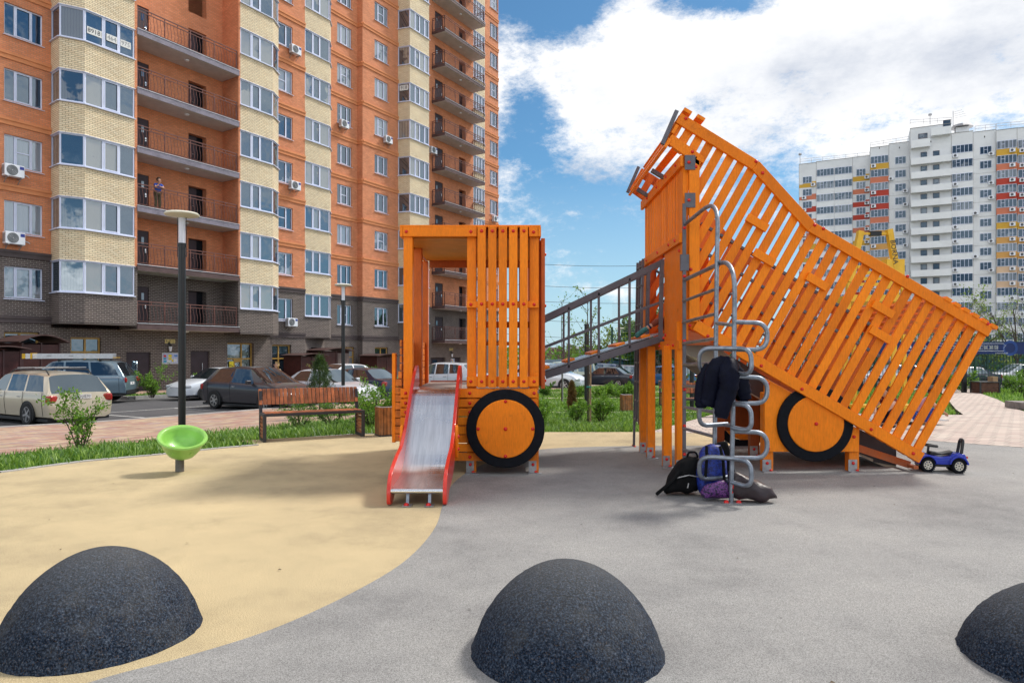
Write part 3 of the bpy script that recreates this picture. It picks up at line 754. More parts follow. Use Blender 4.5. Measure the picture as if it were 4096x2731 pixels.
def balcony(pts_slab,z0,z1,rail_pts,doors,floors,c0,light_at,brown,post=1.0):
    sl=MB();sl.prism([L(s,o,z0) for s,o in pts_slab],(0,0,z1-z0))
    ms=MB();ms.prism([L(s,o,z0-.004) for s,o in [(p[0]+(.02 if i in(0,3) else -.02),p[1]-.02) for i,p in enumerate(pts_slab)]],(0,0,.003))
    # white drip edge along the top front
    ed=MB();ed.bar(L(*pts_slab[3],z1+.012),L(*pts_slab[2],z1+.012),.05,.022)
    rl=MB();railing(rl,[L(s,o,z1+.02) for s,o in rail_pts],1.12,post,5.2)
    mesh_s=sl.mesh('balcony',slab_f);mesh_sb=sl.mesh('balcony',slab_b);mesh_sf=ms.mesh('soffit',soffit);mesh_e=ed.mesh('drip_edge',white);mesh_r=rl.mesh('railing',rail_m,smooth=True)
    dm=[]
    for (a_,b_,o_,kind) in doors:
        m=MB();m.mm((a_,-o_,z1),(b_,-o_+.05,z1+2.06));
        if kind:   # open doorway: door leaf on the left half and a dark gap
            m=MB();m.mm((a_,-o_,z1),(a_+(b_-a_)*.62,-o_+.05,z1+2.06))
        hm=MB();hm.tube([Vector((b_-.14 if not kind else a_+.5,-o_-.05,z1+.98)),Vector((b_-.26 if not kind else a_+.38,-o_-.05,z1+.98))],.02);hm.mm((b_-.2,-o_-.02,z1+.9),(b_-.12,-o_,z1+1.1)) if not kind else None
        gm=None
        if not kind: gm=MB();gm.mm((a_+.28,-o_-.006,z1+1.35),(a_+.42,-o_-.001,z1+1.72))
        bk=None
        if kind: bk=MB();bk.quad((a_,-o_+.06,z1),(b_,-o_+.06,z1),(b_,-o_+.06,z1+2.06),(a_,-o_+.06,z1+2.06))  # black sheet stands for the unlit room behind the open door
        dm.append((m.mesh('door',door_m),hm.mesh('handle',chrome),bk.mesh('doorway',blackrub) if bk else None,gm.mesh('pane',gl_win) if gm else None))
    lm=MB();lm.lathe([(.13,0),(.13,-.03),(.09,-.075),(0,-.085)],14);lmm=lm.mesh('ceiling_light',white,smooth=True)
    for k in floors:
        z=3*k
        b=bpy.data.objects.new('balcony',mesh_sb if k in brown else mesh_s);COL.objects.link(b);b.parent=bld;b.location=(0,0,z)
        for me in (mesh_sf,mesh_e,mesh_r):
            c=bpy.data.objects.new(me.name.split('.')[0],me);COL.objects.link(c);c.parent=b
        for (m,h,bk,gm) in dm:
            c=bpy.data.objects.new('door',m);COL.objects.link(c);c.parent=b
            e=bpy.data.objects.new('handle',h);COL.objects.link(e);e.parent=b
            if bk: e=bpy.data.objects.new('doorway',bk);COL.objects.link(e);e.parent=b
            if gm: e=bpy.data.objects.new('pane',gm);COL.objects.link(e);e.parent=b
        c=bpy.data.objects.new('ceiling_light',lmm);COL.objects.link(c);c.parent=b;c.location=L(light_at[0],light_at[1],z0-.004)
balcony([(rec_l+.0,rec_o+.01),(rec_r+.09,rec_o+.01),(rec_r+.02,1.56),(rec_l-.02,1.56)],CA-.17,CA+.12,[(rec_l+.05,1.42),(rec_r-.08,1.42)],
        [(d1l+.02,d1,rec_o-.05,False),(d2l,d2r,rec_o-.3,True)],range(0,6),CA,(8.6,.9),(0,1),post=1.47)
balcony([(33.17,-.79),(39.6,-.79),(39.6,.62),(33.17,.62)],CB-.14,CB+.12,[(33.22,-.75),(33.22,.55),(39.53,.55),(39.53,-.75)],
        [(b2dl[0],b2dl[1],-.86,False),(b2dr[0],b2dr[1],-1.15,True)],range(0,13),CB,(36.4,0),range(0,14),post=1.6)

# --- writing stuck on the glass
def text_mesh(name,body,size,M,m,parent,depth=.002,align='CENTER',sx=1.0,label=None):
    cu=bpy.data.curves.new('t','FONT');cu.body=body;cu.size=size;cu.extrude=depth;cu.align_x=align;cu.align_y='CENTER';cu.resolution_u=2
    o=bpy.data.objects.new('t',cu);COL.objects.link(o)
    dg=bpy.context.evaluated_depsgraph_get();me=bpy.data.meshes.new_from_object(o.evaluated_get(dg))
    bpy.data.objects.remove(o);bpy.data.curves.remove(cu)
    S=Matrix.Diagonal((sx,1,1,1))
    me.transform(M@S);me.name=name;me.materials.clear();me.materials.append(m)
    t=bpy.data.objects.new(name,me);COL.objects.link(t)
    if parent is not None: t.parent=parent
    return t
paper=mat('paper',(.72,.72,.70),.9,0,.04);ink=mat('dark_ink',(.05,.05,.055),.8,0,.1);ink_g=mat('grey_ink',(.28,.29,.31),.8,0,.1)
Rup=Matrix.Rotation(R(90),4,'X')        # text standing up, reading along +s, facing outward
def glass_note(body,s,o,z,w,h,size,inkm,bg=True):
    if bg:
        mb=MB();mb.mm((s-w/2,-o-.006,z-h/2),(s+w/2,-o-.002,z+h/2));n=mb.build('paper_number',paper,bld,world=False)
    text_mesh('paper_number',body,size,Matrix.Translation(L(s,o+.009,z))@Rup,inkm,bld)
zz=CA+12+1.49
glass_note('89181',3.40,1.47,zz+.60,.8,.34,.3,ink);glass_note('464',4.16,1.50,zz+.60,.52,.34,.3,ink_g);glass_note('975',4.86,1.47,zz+.60,.52,.34,.3,ink_g)
# 918 in the fifth glazed bay further along
ang=math.atan2(-(.25+.8),.23)
dirv=(L(28.85,.25)-L(28.62,-.8)).normalized();nv=Vector((dirv.y,-dirv.x,0))
mb=MB();c_=L(28.735,-.275)+nv*.005
Mf=Matrix(((dirv.x,0,nv.x,c_.x),(dirv.y,0,nv.y,c_.y),(0,1,0,CB+18+2.62),(0,0,0,1)))
mb.box((0,0,0),(.78,.42,.004));n=mb.build('paper_number',paper,bld,world=False);n.data.transform(Mf)
text_mesh('paper_number','918',.4,Mf@Matrix.Translation((0,0,.006)),ink,bld)
# yellow banner in the shop door
mb=MB();sx0=s_of(930,-.1);mb.mm((sx0-.16,.19,-.6),(sx0+.16,.195,1.0));n=mb.build('phone_banner',mat('yellow_sheet',(.80,.68,.05),.8,0,.04),bld,world=False)
text_mesh('phone_banner','41-11-97',.34,Matrix.Translation(Vector((sx0,.184,.2)))@Rup@Matrix.Rotation(R(90),4,'Z'),ink,bld)
# signs, lamps and notice board by the first entrance
def wallbox(name,s0,s1,o,z0,z1,t,m,parent=None): mb=MB();mb.mm((s0,-o-t,z0),(s1,-o,z1));return mb.build(name,m,parent if parent else bld,world=False)
def notice(n0,n1,y0,y1,o,label):
    a_,b_=s_of(n0,o),s_of(n1,o);Y=F((a_+b_)/2,o).y
    z1,z0=EYE+(1412-y0)/2730*Y,EYE+(1412-y1)/2730*Y
    t=thing('notice_board',label,'notice board',F(a_,o,z0),R(59.6))
    w,h=b_-a_,z1-z0
    mb=MB();mb.mm((0,-.03,0),(w,0,h));mb.build('board',mat('board_frame',(.6,.6,.62),.5),t,world=False)
    mb=MB();mb.mm((.04,-.036,.04),(w-.04,-.03,h-.04));mb.build('panel',mat('board_panel',(.42,.47,.68),.7,0,.15,14),t,world=False)
    cols=[((.62,.06,.07),.04,.62,.2,.86),((.75,.6,.03),.36,.62,.58,.9),((.75,.6,.03),.36,.34,.58,.56),((.03,.35,.52),.04,.1,.24,.28),((.03,.35,.52),.04,.38,.2,.58),((.75,.6,.03),.58,.12,.7,.38),((.05,.2,.5),.75,.7,.97,.85),((.7,.7,.72),.24,.1,.5,.3),((.7,.7,.72),.72,.12,.92,.5)]
    for i,(c,x0,y0_,x1,y1_) in enumerate(cols):
        mb=MB();mb.mm((.04+x0*(w-.08),-.042,.04+y0_*(h-.08)),(.04+x1*(w-.08),-.036,.04+y1_*(h-.08)));mb.build('leaflet',mat('leaflet%d'%i,c,.8,0,.25,25),t,world=False)
notice(648,713,1411,1455,0,'notice board with coloured leaflets beside the dark entrance door, left of the nearest lamp post')
notice(1803,1817,1434,1456,-.8,'small notice board by the entrance seen through the play cab')
brass=mat('brass_plaque',(.62,.47,.18),.4,.3,.08,5)
def plaque(n0,n1,y0,y1,o,label):
    a_,b_=s_of(n0,o),s_of(n1,o);Y=F((a_+b_)/2,o).y
    z1,z0=EYE+(1412-y0)/2730*Y,EYE+(1412-y1)/2730*Y
    t=thing('address_plaque',label,'plaque',F(a_,o,z0),R(59.6));w,h=b_-a_,z1-z0
    mb=MB();mb.mm((0,-.02,0),(w,0,h));mb.build('plate',brass,t,world=False)
    text_mesh('inscription','№2',h*.45,Matrix.Translation(Vector((w*.5,-.024,h*.5)))@Rup,ink,t)
    mb=MB()
    for (x0,x1,zc) in ((.06,.3,.3),(.4,.62,.84),(.4,.62,.14),(.7,.95,.8),(.7,.95,.55),(.7,.95,.3),(.7,.95,.15)): mb.mm((x0*w,-.024,(zc-.03)*h),(x1*w,-.02,(zc+.03)*h))
    mb.lathe([(h*.16,0),(h*.16,.004),(0,.004)],12,Matrix.Translation((w*.15,-.02,h*.66))@Matrix.Rotation(R(90),4,'X'))
    mb.build('emblem',ink,t,world=False)
plaque(660,700,1357,1373,0,'yellow address plaque above the wall lantern at the left entrance')
plaque(1797,1812,1392,1402,-.8,'yellow address plaque above the entrance seen through the play cab')
def wall_lantern(n,y,o,label):
    s=s_of(n,o);Y=F(s,o).y;z=EYE+(1412-y)/2730*Y
    t=thing('wall_lantern',label,'wall lamp',F(s,o,z),R(59.6))
    mb=MB();mb.lathe([(.05,-.16),(.1,.12),(0,.12)],6,Matrix.Translation((0,-.16,0)));mb.build('lamp_shade',white,t,world=False)
    mb=MB();mb.lathe([(.12,.12),(.05,.2),(.0,.26)],6,Matrix.Translation((0,-.16,0)));mb.lathe([(0,-.22),(.055,-.2),(.05,-.16)],6,Matrix.Translation((0,-.16,0)));mb.tube([(0,-.16,.22),(0,-.1,.34),(0,0,.3)],.018,6);mb.mm((-.05,-.02,.2),(.05,0,.38));mb.build('lamp_frame',blackmetal,t,world=False)
wall_lantern(675,1394,0,'black wall lantern with white glass above the notice board')
wall_lantern(1803,1420,-.8,'black wall lantern by the entrance seen through the play cab')
# --- outdoor air conditioners
def ac_proto(fan_m,badge):
    t=thing('air_conditioner','x','air conditioner')
    mb=MB();mb.mm((-.4,-.42,0),(.4,-.12,.55));mb.build('casing',white,t,world=False,bevel=.025)
    mb=MB()
    M=Matrix.Translation((-.1,-.425,.28))@Matrix.Rotation(R(90),4,'X')
    for r in (.22,.17,.12,.07): mb.lathe([(r,0),(r,.012),(r-.022,.012),(r-.022,0)],22,M,close=True)
    mb.build('fan_grille',mat('grille_grey',(.10,.11,.12),.5),t,world=False)
    mb=MB();mb.lathe([(.04,0),(.04,.02),(0,.02)],12,M);mb.lathe([(.235,-.004),(.235,.003),(0,.003)],22,M);mb.build('fan',mat('fan_grey',(.33,.34,.36),.5),t,world=False)
    mb=MB();mb.mm((.2,-.428,.36),(.37,-.42,.5));mb.build('badge',badge,t,world=False)
    mb=MB()
    for x in (-.28,.28): mb.mm((x-.02,-.44,-.05),(x+.02,0,-.005));mb.add([(x-.02,-.3,-.05),(x+.02,-.3,-.05),(x+.02,0,-.3),(x-.02,0,-.3)],[(0,1,2,3)])
    for i in range(7): mb.mm((-.408,-.38+i*.035,.08),(-.4,-.365+i*.035,.48))
    mb.build('bracket',zinc,t,world=False)
    mb=MB();mb.tube([(.41,-.2,.3),(.55,-.1,.22),(.7,-.02,.2),(.78,.02,.15)],.022,6);mb.build('pipe',white,t,world=False)
    return t
badge_b=mat('blue_badge',(.03,.05,.30),.4);badge_r=mat('red_badge',(.5,.03,.03),.4)
acp=ac_proto(None,badge_b);first=True
for (n,y,o,lab) in ((42,712,0,'upper of the two air conditioners under the leftmost window column'),
    (45,980,0,'lower of the two air conditioners under the leftmost window column'),
    (1170,222,0,'air conditioner high up between the second and third yellow bays'),
    (1168,762,0,'air conditioner halfway up between the second and third yellow bays'),
    (1155,1306,0,'air conditioner on brown brick between the second and third yellow bays'),
    (1366,515,-1.3,'air conditioner under the window left of the inner wall corner'),
    (1542,576,-.8,'air conditioner under the window right of the inner wall corner'),
    (1723,617,-.6,'air conditioner beside the far projecting balconies'),
    (1971,888,-1.4,'air conditioner at the far right edge of the brick block')):
    t=acp if first else copy_tree(acp);first=False
    s=s_of(n,o);Y=F(s,o).y;t.location=F(s,o,EYE+(1412-y)/2730*Y);t.rotation_euler=(0,0,R(59.6));t['label']=lab;t['group']='air conditioners on the brick block'
# --- dark red waste shelters and entrance canopies along the foot of the block
dkred=mat('dark_red_sheet',(.065,.018,.016),.45,.1,.2,3);rust=mat('rusty_curved_roof',(.10,.055,.05),.5,.2,.25,5)
poly_un=mat('amber_plastic_roof',(.42,.13,.03),.5,0,.2,4)
def shelter(label,s0,s1,o0,o1,zb,h,rise,arch='s'):
    t=thing('waste_shelter',label,'shelter',F(s0,o0,zb),R(59.6));w=s1-s0;dp=o1-o0
    mb=MB();mb.mm((0,-.05,0),(w,0,h));mb.mm((0,-dp+.05,0),(.05,-.06,h));mb.mm((w-.05,-dp+.05,0),(w,-.06,h));mb.mm((0.0,-dp,0),(w,-dp+.04,h*.97));mb.build('wall_panel',dkred,t,world=False)
    mb=MB();n=10;pr=[];
    for i in range(n+1):
        u=i/n
        pr.append(((-.25+u*(w+.5)),h+rise*math.sin(math.pi*u)))
    for i in range(n): mb.add([(pr[i][0],-dp-.35,pr[i][1]),(pr[i+1][0],-dp-.35,pr[i+1][1]),(pr[i+1][0],.05,pr[i+1][1]),(pr[i][0],.05,pr[i][1]),(pr[i][0],-dp-.35,pr[i][1]+.05),(pr[i+1][0],-dp-.35,pr[i+1][1]+.05),(pr[i+1][0],.05,pr[i+1][1]+.05),(pr[i][0],.05,pr[i][1]+.05)],[(0,3,2,1),(4,5,6,7),(0,1,5,4),(2,3,7,6)],0)
    mb.build('roof',rust,t,world=False)
    mb=MB()
    for x in (.02,w*.5,w-.02): mb.mm((x-.03,-dp-.03,0),(x+.03,-dp+.0,h))
    mb.build('post',brownmetal,t,world=False)
    return t
def shel_px(label,n0,n1,o,dp,ytop,h=None,rise=.22):
    s0,s1=s_of(n0,o+dp),s_of(n1,o+dp);Y=F(s0,o+dp).y;z=EYE+(1412-ytop)/2730*Y;zb=-.62
    return shelter(label,s0,s1,o,o+dp,zb,z-zb,rise)
shel_px('dark red waste shelter with curved roof at the left edge, behind the estate car',-60,85,1.0,1.6,1398,rise=.12)
shel_px('dark red entrance porch with arched roof under the leftmost bay',88,240,.1,2.0,1370,rise=.32)
shel_px('low dark red waste shelter left of the louvred one, behind the silver car',1204,1290,.3,1.6,1424,rise=.14)
t=shel_px('dark red waste shelter with a louvred door, behind the lamp post',1292,1395,-.6,1.7,1404,rise=.18)
mb=MB();x0=(s_of(1350,1.1)-s_of(1292,1.1))
for i in range(26): mb.box((x0+.55,-1.72,.2+i*.075),(1.1,.03,.045),Matrix.Rotation(R(25),3,'X'))
mb.build('louvre_door',mat('louvre_grey',(.30,.25,.25),.5,.2),t,world=False)
shel_px('dark red waste shelter half hidden by the play cab',1508,1585,-.7,1.7,1425,rise=.14)
# ------------------------------------------------------------------ play truck
tr=thing('play_truck','large orange wooden tipper truck climbing structure with cab, ramp and slatted bed','play structure',(1.8,8.5,0))
YF=8.5                                      # front plane
def fx(n,Y=YF): return (n-2048)/2730*Y
def fz(y,Y=YF): return EYE+(1412-y)/2730*Y
bolt_me=None
bm_=MB();bm_.lathe([(.021,0),(.021,.004),(.017,.014),(.008,.019),(0,.02)],10)
bolt_me=bm_.mesh('bolt',red_bolt,smooth=True)
def bolt(p,parent,nrm=(0,-1,0),sc_=1.0):
    o=bpy.data.objects.new('bolt',bolt_me);COL.objects.link(o);o.parent=parent
    q=Vector((0,0,1)).rotation_difference(Vector(nrm)).to_matrix().to_4x4()
    o.matrix_basis=wm(parent).inverted()@Matrix.Translation(Vector(p))@q@Matrix.Scale(sc_,4)
    return o
BV=.006
def foot_plate(mb,x,y,w):
    mb.mm((x-w/2-.01,y-.006,0.004),(x+w/2-.03,y-.001,.155));mb.mm((x-w/2-.02,y-.10,.004),(x+w/2+.03,y-.006,.012))
def post(x,y,w,d,z0,z1,name='post',m=orange,plate=True,bolts=True):
    mb=MB();mb.mm((x-w/2,y,z0),(x+w/2,y+d,z1));o=mb.build(name,m,tr,bevel=BV)
    if plate:
        mb=MB();foot_plate(mb,x,y,w);mb.build('foot_plate',zinc,o)
        bolt((x-.015,y-.006,.11),o);bolt((x+.02,y-.04,.02),o,(0,0,1))
    return o
# ---- cab
CD=10.9
pl=post(fx(1632),YF+.0,.115,.115,.19,2.955,plate=False)
pm=post(fx(1670,9.45),9.45,.115,.115,.19,2.95,m=orange2,plate=False)
pr_=post(fx(1701,CD),CD-.12,.115,.115,.19,2.95,m=orange2,plate=False)
for n in (1886,2137):
    p=post(fx(n),YF+.03,.115,.115,0.004,2.96)
for n in (1900,2148): post(fx(n*1.0),CD-.15,.115,.115,0.004,2.95,m=orange2)
# feet of the rear legs seen under the body handled above; roof
mb=MB();mb.mm((fx(1600),YF-.02,3.065),(fx(2163),CD+.05,3.09));rf=mb.build('roof',orange,tr,bevel=.004)
mb=MB();mb.mm((fx(1612)+.02,YF+.13,2.95),(fx(2150),CD-.15,2.965));mb.build('ceiling',mat('worn_orange_panel',(.60,.20,.02),.45,0,.12,3,dirt=((.75,.5,.2),8,.6,.5)),rf)
def beam(n0,n1,zlo,zhi,y,t=.045,m=orange,name='beam'):
    mb=MB();mb.mm((n0,y,zlo),(n1,y+t,zhi));return mb.build(name,m,tr,bevel=BV)
bt=beam(fx(1613),fx(1908),2.945,3.065,YF-.03);bt2=beam(fx(2115),fx(2152),2.945,3.065,YF-.03)
for n in (1627,1884): bolt((fx(n),YF-.03,3.005),bt)
bolt((fx(2134),YF-.03,3.0),bt2)
mb=MB();mb.mm((fx(1600),YF-.028,2.945),(fx(1612.5),CD,3.065));mb.build('beam',orange,tr,bevel=BV)
mb=MB();mb.mm((fx(2152.5),YF-.028,2.945),(fx(2164),CD,3.065));mb.build('beam',orange,tr,bevel=BV)
beam(-1.3,fx(2150),2.84,2.96,CD-.19,.05,orange_d)
# slatted wall of the cab
sl=MB()
for a,b in ((1911,1944),(1954,1986),(1995,2028),(2036,2070),(2079,2111)): sl.mm((fx(a),YF-.075,1.075),(fx(b),YF-.032,3.068))
so=sl.build('cab_slats',orange,tr,bevel=BV)
for a,b in ((1911,1944),(1954,1986),(1995,2028),(2036,2070),(2079,2111)):
    for z in (3.005,2.105,1.15): bolt((fx((a+b)/2),YF-.075,z),so)
for z0,z1 in ((2.06,2.145),(1.085,1.21)):
    r=beam(fx(1867),fx(2155),z0,z1,YF-.03);
    for n in (1884,2136): bolt((fx(n),YF-.03,(z0+z1)/2),r)
beam(fx(1905),fx(2120),1.82,1.90,YF+.16,.04,orange_d);beam(fx(1905),fx(2120),1.62,1.68,CD-.1,.04,orange_d);beam(fx(1905),fx(2120),2.95,3.06,YF+.1,.04,orange_d)
# right end wall of the cab: slats seen edge on
mb=MB()
for y in (8.72,9.0,9.28): mb.mm((fx(2156),y,1.08),(fx(2156)+.035,y+.1,2.94))
for z0,z1 in ((2.06,2.145),(1.085,1.21)): mb.mm((fx(2156)-.03,8.6,z0),(fx(2156),9.6,z1))
mb.mm((fx(2166),8.62,1.05),(fx(2166)+.05,8.73,2.95))
o=mb.build('side_slats',orange2,tr,bevel=BV)
for z in (2.75,2.1,1.15): bolt((fx(2166)+.05,8.67,z),o,(1,0,0))
# rear wall slats behind the front ones (dark gaps)
mb=MB()
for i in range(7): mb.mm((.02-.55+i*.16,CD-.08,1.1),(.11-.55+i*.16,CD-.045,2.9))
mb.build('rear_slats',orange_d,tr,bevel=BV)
# planked body under the cab
pk=MB();zr=[(1553,1590),(1595,1627),(1632,1663),(1667,1699),(1703,1735),(1738,1769),(1773,1805),(1809,1841)]
for a,b in zr: pk.mm((fx(1795),YF-.035,fz(b)),(fx(2150),YF+.005,fz(a)))
pb=pk.build('body_planks',orange,tr,bevel=BV)
for i,(a,b) in enumerate(zr):
    if i in (0,1,2,7): bolt((fx(1880),YF-.035,fz((a+b)/2)),pb)
    if i<2: bolt((fx(2136),YF-.035,fz((a+b)/2)),pb)
pk=MB()
for a,b in zr: pk.mm((fx(1603),YF-.032,fz(b)),(fx(1650),YF+.003,fz(a)))
pb=pk.build('body_planks',orange,tr,bevel=BV)
for a,b in zr[:3]: bolt((fx(1624),YF-.032,fz((a+b)/2)),pb)
pk=MB()
for a,b in zr: pk.mm((-1.3,CD-.03,fz(b)),(.36,CD,fz(a)))
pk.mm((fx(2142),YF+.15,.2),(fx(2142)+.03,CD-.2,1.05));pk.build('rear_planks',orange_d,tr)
# floor of the cab
mb=MB();mb.mm((-1.3,YF+.02,1.0),(.34,CD-.05,1.04));mb.build('cab_floor',mat('worn_deck',(.35,.30,.27),.6,0,.2,4),tr)
# left end: radiator planks
mb=MB();pe=MB()
for i in range(13):
    z=.40+i*.098;x1=fx(1606);x0=x1-.045-(.035 if i<8 else 0)
    if i>8: x0+=.02
    mb.mm((x0,YF+.02+.003*(i%3),z),(x1,CD-.1,z+.088))
g_=mb.build('radiator_planks',orange_edge,tr,bevel=BV)
for i in range(13):
    z=.40+i*.098+.044;bolt((fx(1606)-.045-(.035 if i<8 else 0),YF+.25,z),g_,(-1,0,0))
mb=MB();mb.mm((fx(1606)-.13,YF+.06,.38),(fx(1606)-.085,YF+.16,1.5));mb.build('radiator_rail',orange,tr,bevel=BV)
# wheels
def wheel(cx,cy,cz,ro,ri,name='wheel'):
    M=Matrix.Translation((cx,cy,cz))@Matrix.Rotation(R(90),4,'X')
    mb=MB();mb.lathe([(ri,0),(ri,.045),(ro-.01,.045),(ro,.035),(ro,.0)],56,M,close=True);w=mb.build(name,blackrub,tr,smooth=True,ang=30)
    mb=MB();mb.lathe([(ri-.004,.005),(ri-.004,.052),(ri-.012,.058),(0,.058)],48,M);h=mb.build('hub',orange,w,smooth=True,ang=30)
    bolt((cx,cy-.058,cz),h,sc_=1.15)
    return w,h
wx,wz=fx(2022,8.42),fz(1713,8.42)
w,h=wheel(wx,8.43,wz,.483,.362)
for dx,dz in ((-.335,0),(.335,0),(0,.335),(0,-.335)): bolt((wx+dx,8.43-.058,wz+dz),h)
# ---- slide
prof=[(8.6,1.075),(8.45,1.07),(8.33,1.03),(8.2,.92),(8.0,.735),(7.75,.51),(7.55,.335),(7.42,.245),(7.28,.2),(7.0,.178),(6.72,.165)]
prof=[tuple(p) for p in smooth_line(prof,4)]
XL,XR=-1.19,-.68
def steel():
    m,t,b,ns,ls=nt('worn_steel_chute');v=objco(t)
    mp=ns.new('ShaderNodeMapping');mp.inputs['Scale'].default_value=(30,2.0,2.0);ls.new(v,mp.inputs[0])
    s=noise(t,1.0,6,.75,mp.outputs[0]);f=noise(t,1.3,3,.5,v)
    ls.new(ramp(t,s,[(.3,(.62,.62,.63)),(.7,(.88,.88,.89))]),b.inputs['Base Color'])
    b.inputs['Metallic'].default_value=1
    ls.new(ramp(t,f,[(.35,.24),(.65,.36)]),b.inputs['Roughness'])
    bump(t,b,s,.06,.003)
    return m
M_chute=steel()
mb=MB()
for (a,b) in zip(prof[:-1],prof[1:]):
    mb.quad((XL,a[0],a[1]),(XL,b[0],b[1]),(XR,b[0],b[1]),(XR,a[0],a[1]))
    mb.quad((XL,a[0],a[1]-.012),(XR,a[0],a[1]-.012),(XR,b[0],b[1]-.012),(XL,b[0],b[1]-.012))
    for x in (XL,XR): mb.quad((x,a[0],a[1]+.06),(x,b[0],b[1]+.06),(x,b[0],b[1]-.012),(x,a[0],a[1]-.012)) if False else None
sd=mb.build('slide_chute',M_chute,tr,smooth=True,ang=80)
mb=MB();mb.tube([(XL,6.715,.145),(XR,6.715,.145)],.024,12);mb.build('slide_lip',chrome,sd,smooth=True)
for x in ((fx(1630,6.72)),(fx(1718,6.72))):
    mb=MB();mb.bar((x,6.72,.006),(x,6.76,.14),.03,.02);l=mb.build('slide_leg',galv,sd)
    mb=MB();mb.mm((x-.045,6.64,.004),(x+.045,6.76,.012));mb.build('foot_plate',zinc,l) if False else mb.build('foot_plate',zinc,sd)
    bolt((x-.005,6.68,.012),sd,(0,0,1),1.25)
# side panels: outline in (Y,z)
top=[(8.78,1.10),(8.74,1.3),(8.66,1.345),(8.56,1.31),(8.4,1.22),(8.05,.93),(7.72,.655),(7.5,.52),(7.36,.47),(7.2,.44),(7.02,.39),(6.86,.34),(6.75,.27),(6.69,.17),(6.68,.06),(6.70,.015),(6.78,.004)]
low=[(6.88,.03),(6.95,.085),(7.15,.12),(7.35,.16),(7.55,.23),(7.8,.43),(8.05,.66),(8.3,.9),(8.5,1.0)]
out=smooth_line(top,3)+low
for x0,x1 in ((XL-.04,XL),(XR,XR+.04)):
    mb=MB();mb.prism([(x0,y,z) for y,z in out],(x1-x0,0,0));p=mb.build('slide_side',red_paint,tr,bevel=.008)
    for (y,z) in ((7.0,.25),(6.82,.16),(7.5,.42),(7.65,.3)):
        pass
for x,s_ in ((XL-.04,-1),(XR+.04,1)):
    M=Matrix.Translation((x,7.72,.50))@Matrix.Rotation(R(90),4,'Y')
    mb=MB()
    pts=[(x,7.72+.075*math.cos(a)*1.0,.50+.19*math.sin(a)) for a in [2*math.pi*i/20 for i in range(20)]]
    mb.prism(pts,(s_*.03,0,0));c=mb.build('joint_cover',orange,tr,bevel=.006)
    for dz in (-.08,.06): bolt((x+s_*.03,7.7,.5+dz),c,(s_,0,0))
# ---- ramp from cab to bed
Yn,Yf=9.6,10.55
def rp(n,y): return N(n,y,Yn)
A0,A1=rp(2181,1272),rp(2656,1047);B0,B1=rp(2181,1502),rp(2650,1352);M0,M1=rp(2181,1388),rp(2662,1201)
for Y in (Yn,Yf):
    off=Vector((0,Y-Yn,0))
    mb=MB();mb.bar(A0+off,A1+off,.045,.085);mb.bar(B0+off,B1+off,.045,.095);mb.bar(M0+off,M1+off,.025,.035)
    for n in (2275,2395,2518):
        a=A0.lerp(A1,(fx(n,Yn)-A0.x)/(A1.x-A0.x))+off;b=B0.lerp(B1,(fx(n,Yn)-B0.x)/(B1.x-B0.x))+off
        mb.bar(a,b,.03,.045,up=(0,1,0))
    e=A1+off;f=B1+off;mb.bar((e.x-.03,e.y,e.z+.03),(f.x-.03,f.y,f.z-.04),.05,.07,up=(0,1,0))
    r=mb.build('ramp_railing',grey_pl,tr,bevel=.004)
    bolt(A1+off+Vector((.01,-.03,.02)),r);bolt(B1+off+Vector((.01,-.03,0)),r)
mb=MB();u=(B1-B0).normalized();nn=Vector((-u.z,0,u.x))
b0,b1=B0+nn*.06,B1+nn*.06
mb.prism([b0+Vector((0,.05,0)),b1+Vector((0,.05,0)),b1+Vector((0,.9,0)),b0+Vector((0,.9,0))],nn*.02)
dk=mb.build('ramp_deck',mat('worn_ramp_sheet',(.34,.36,.40),.3,.5,.2,6,rvar=.1),tr)
mb=MB()
for i in range(5):
    t=.02+i*.215;c=b0.lerp(b1,t)+nn*.035
    mb.bar(c+Vector((0,.05,0)),c+Vector((0,.9,0)),.13,.03,up=nn)
build_each(mb,'ramp_cleat',orange,tr,bevel=.004)
# ---- tower under the high end of the bed
TX=2.15
def tpost(n,Y,z1,w=.11):
    x=fx(n,Y);o=post(x,Y,w,.11,.004,z1,m=orange);return o
tpost(2671,8.96,1.6);tpost(2606,9.75,1.6);tpost(2576,10.29,1.6)
mb=MB();mb.mm((2.075,YF+.1,.004),(2.19,YF+.215,1.9));o=mb.build('post',orange,tr,bevel=BV)
mb=MB();foot_plate(mb,2.13,YF+.1,.1);mb.build('foot_plate',zinc,o)
# deck frame
mb=MB();mb.mm((TX-.07,YF+.03,1.545),(TX-.025,11.1,1.66));o=mb.build('deck_beam',orange,tr,bevel=BV)
for y in (8.8,9.1,9.6,10.6): bolt((TX-.07,y,1.6),o,(-1,0,0))
mb=MB();mb.mm((TX-.02,YF+.05,1.60),(TX+1.1,11.08,1.63));mb.build('deck',orange_d,tr)
mb=MB();mb.mm((fx(2520),YF-.0,1.545),(TX+.05,YF+.045,1.66)) if False else None
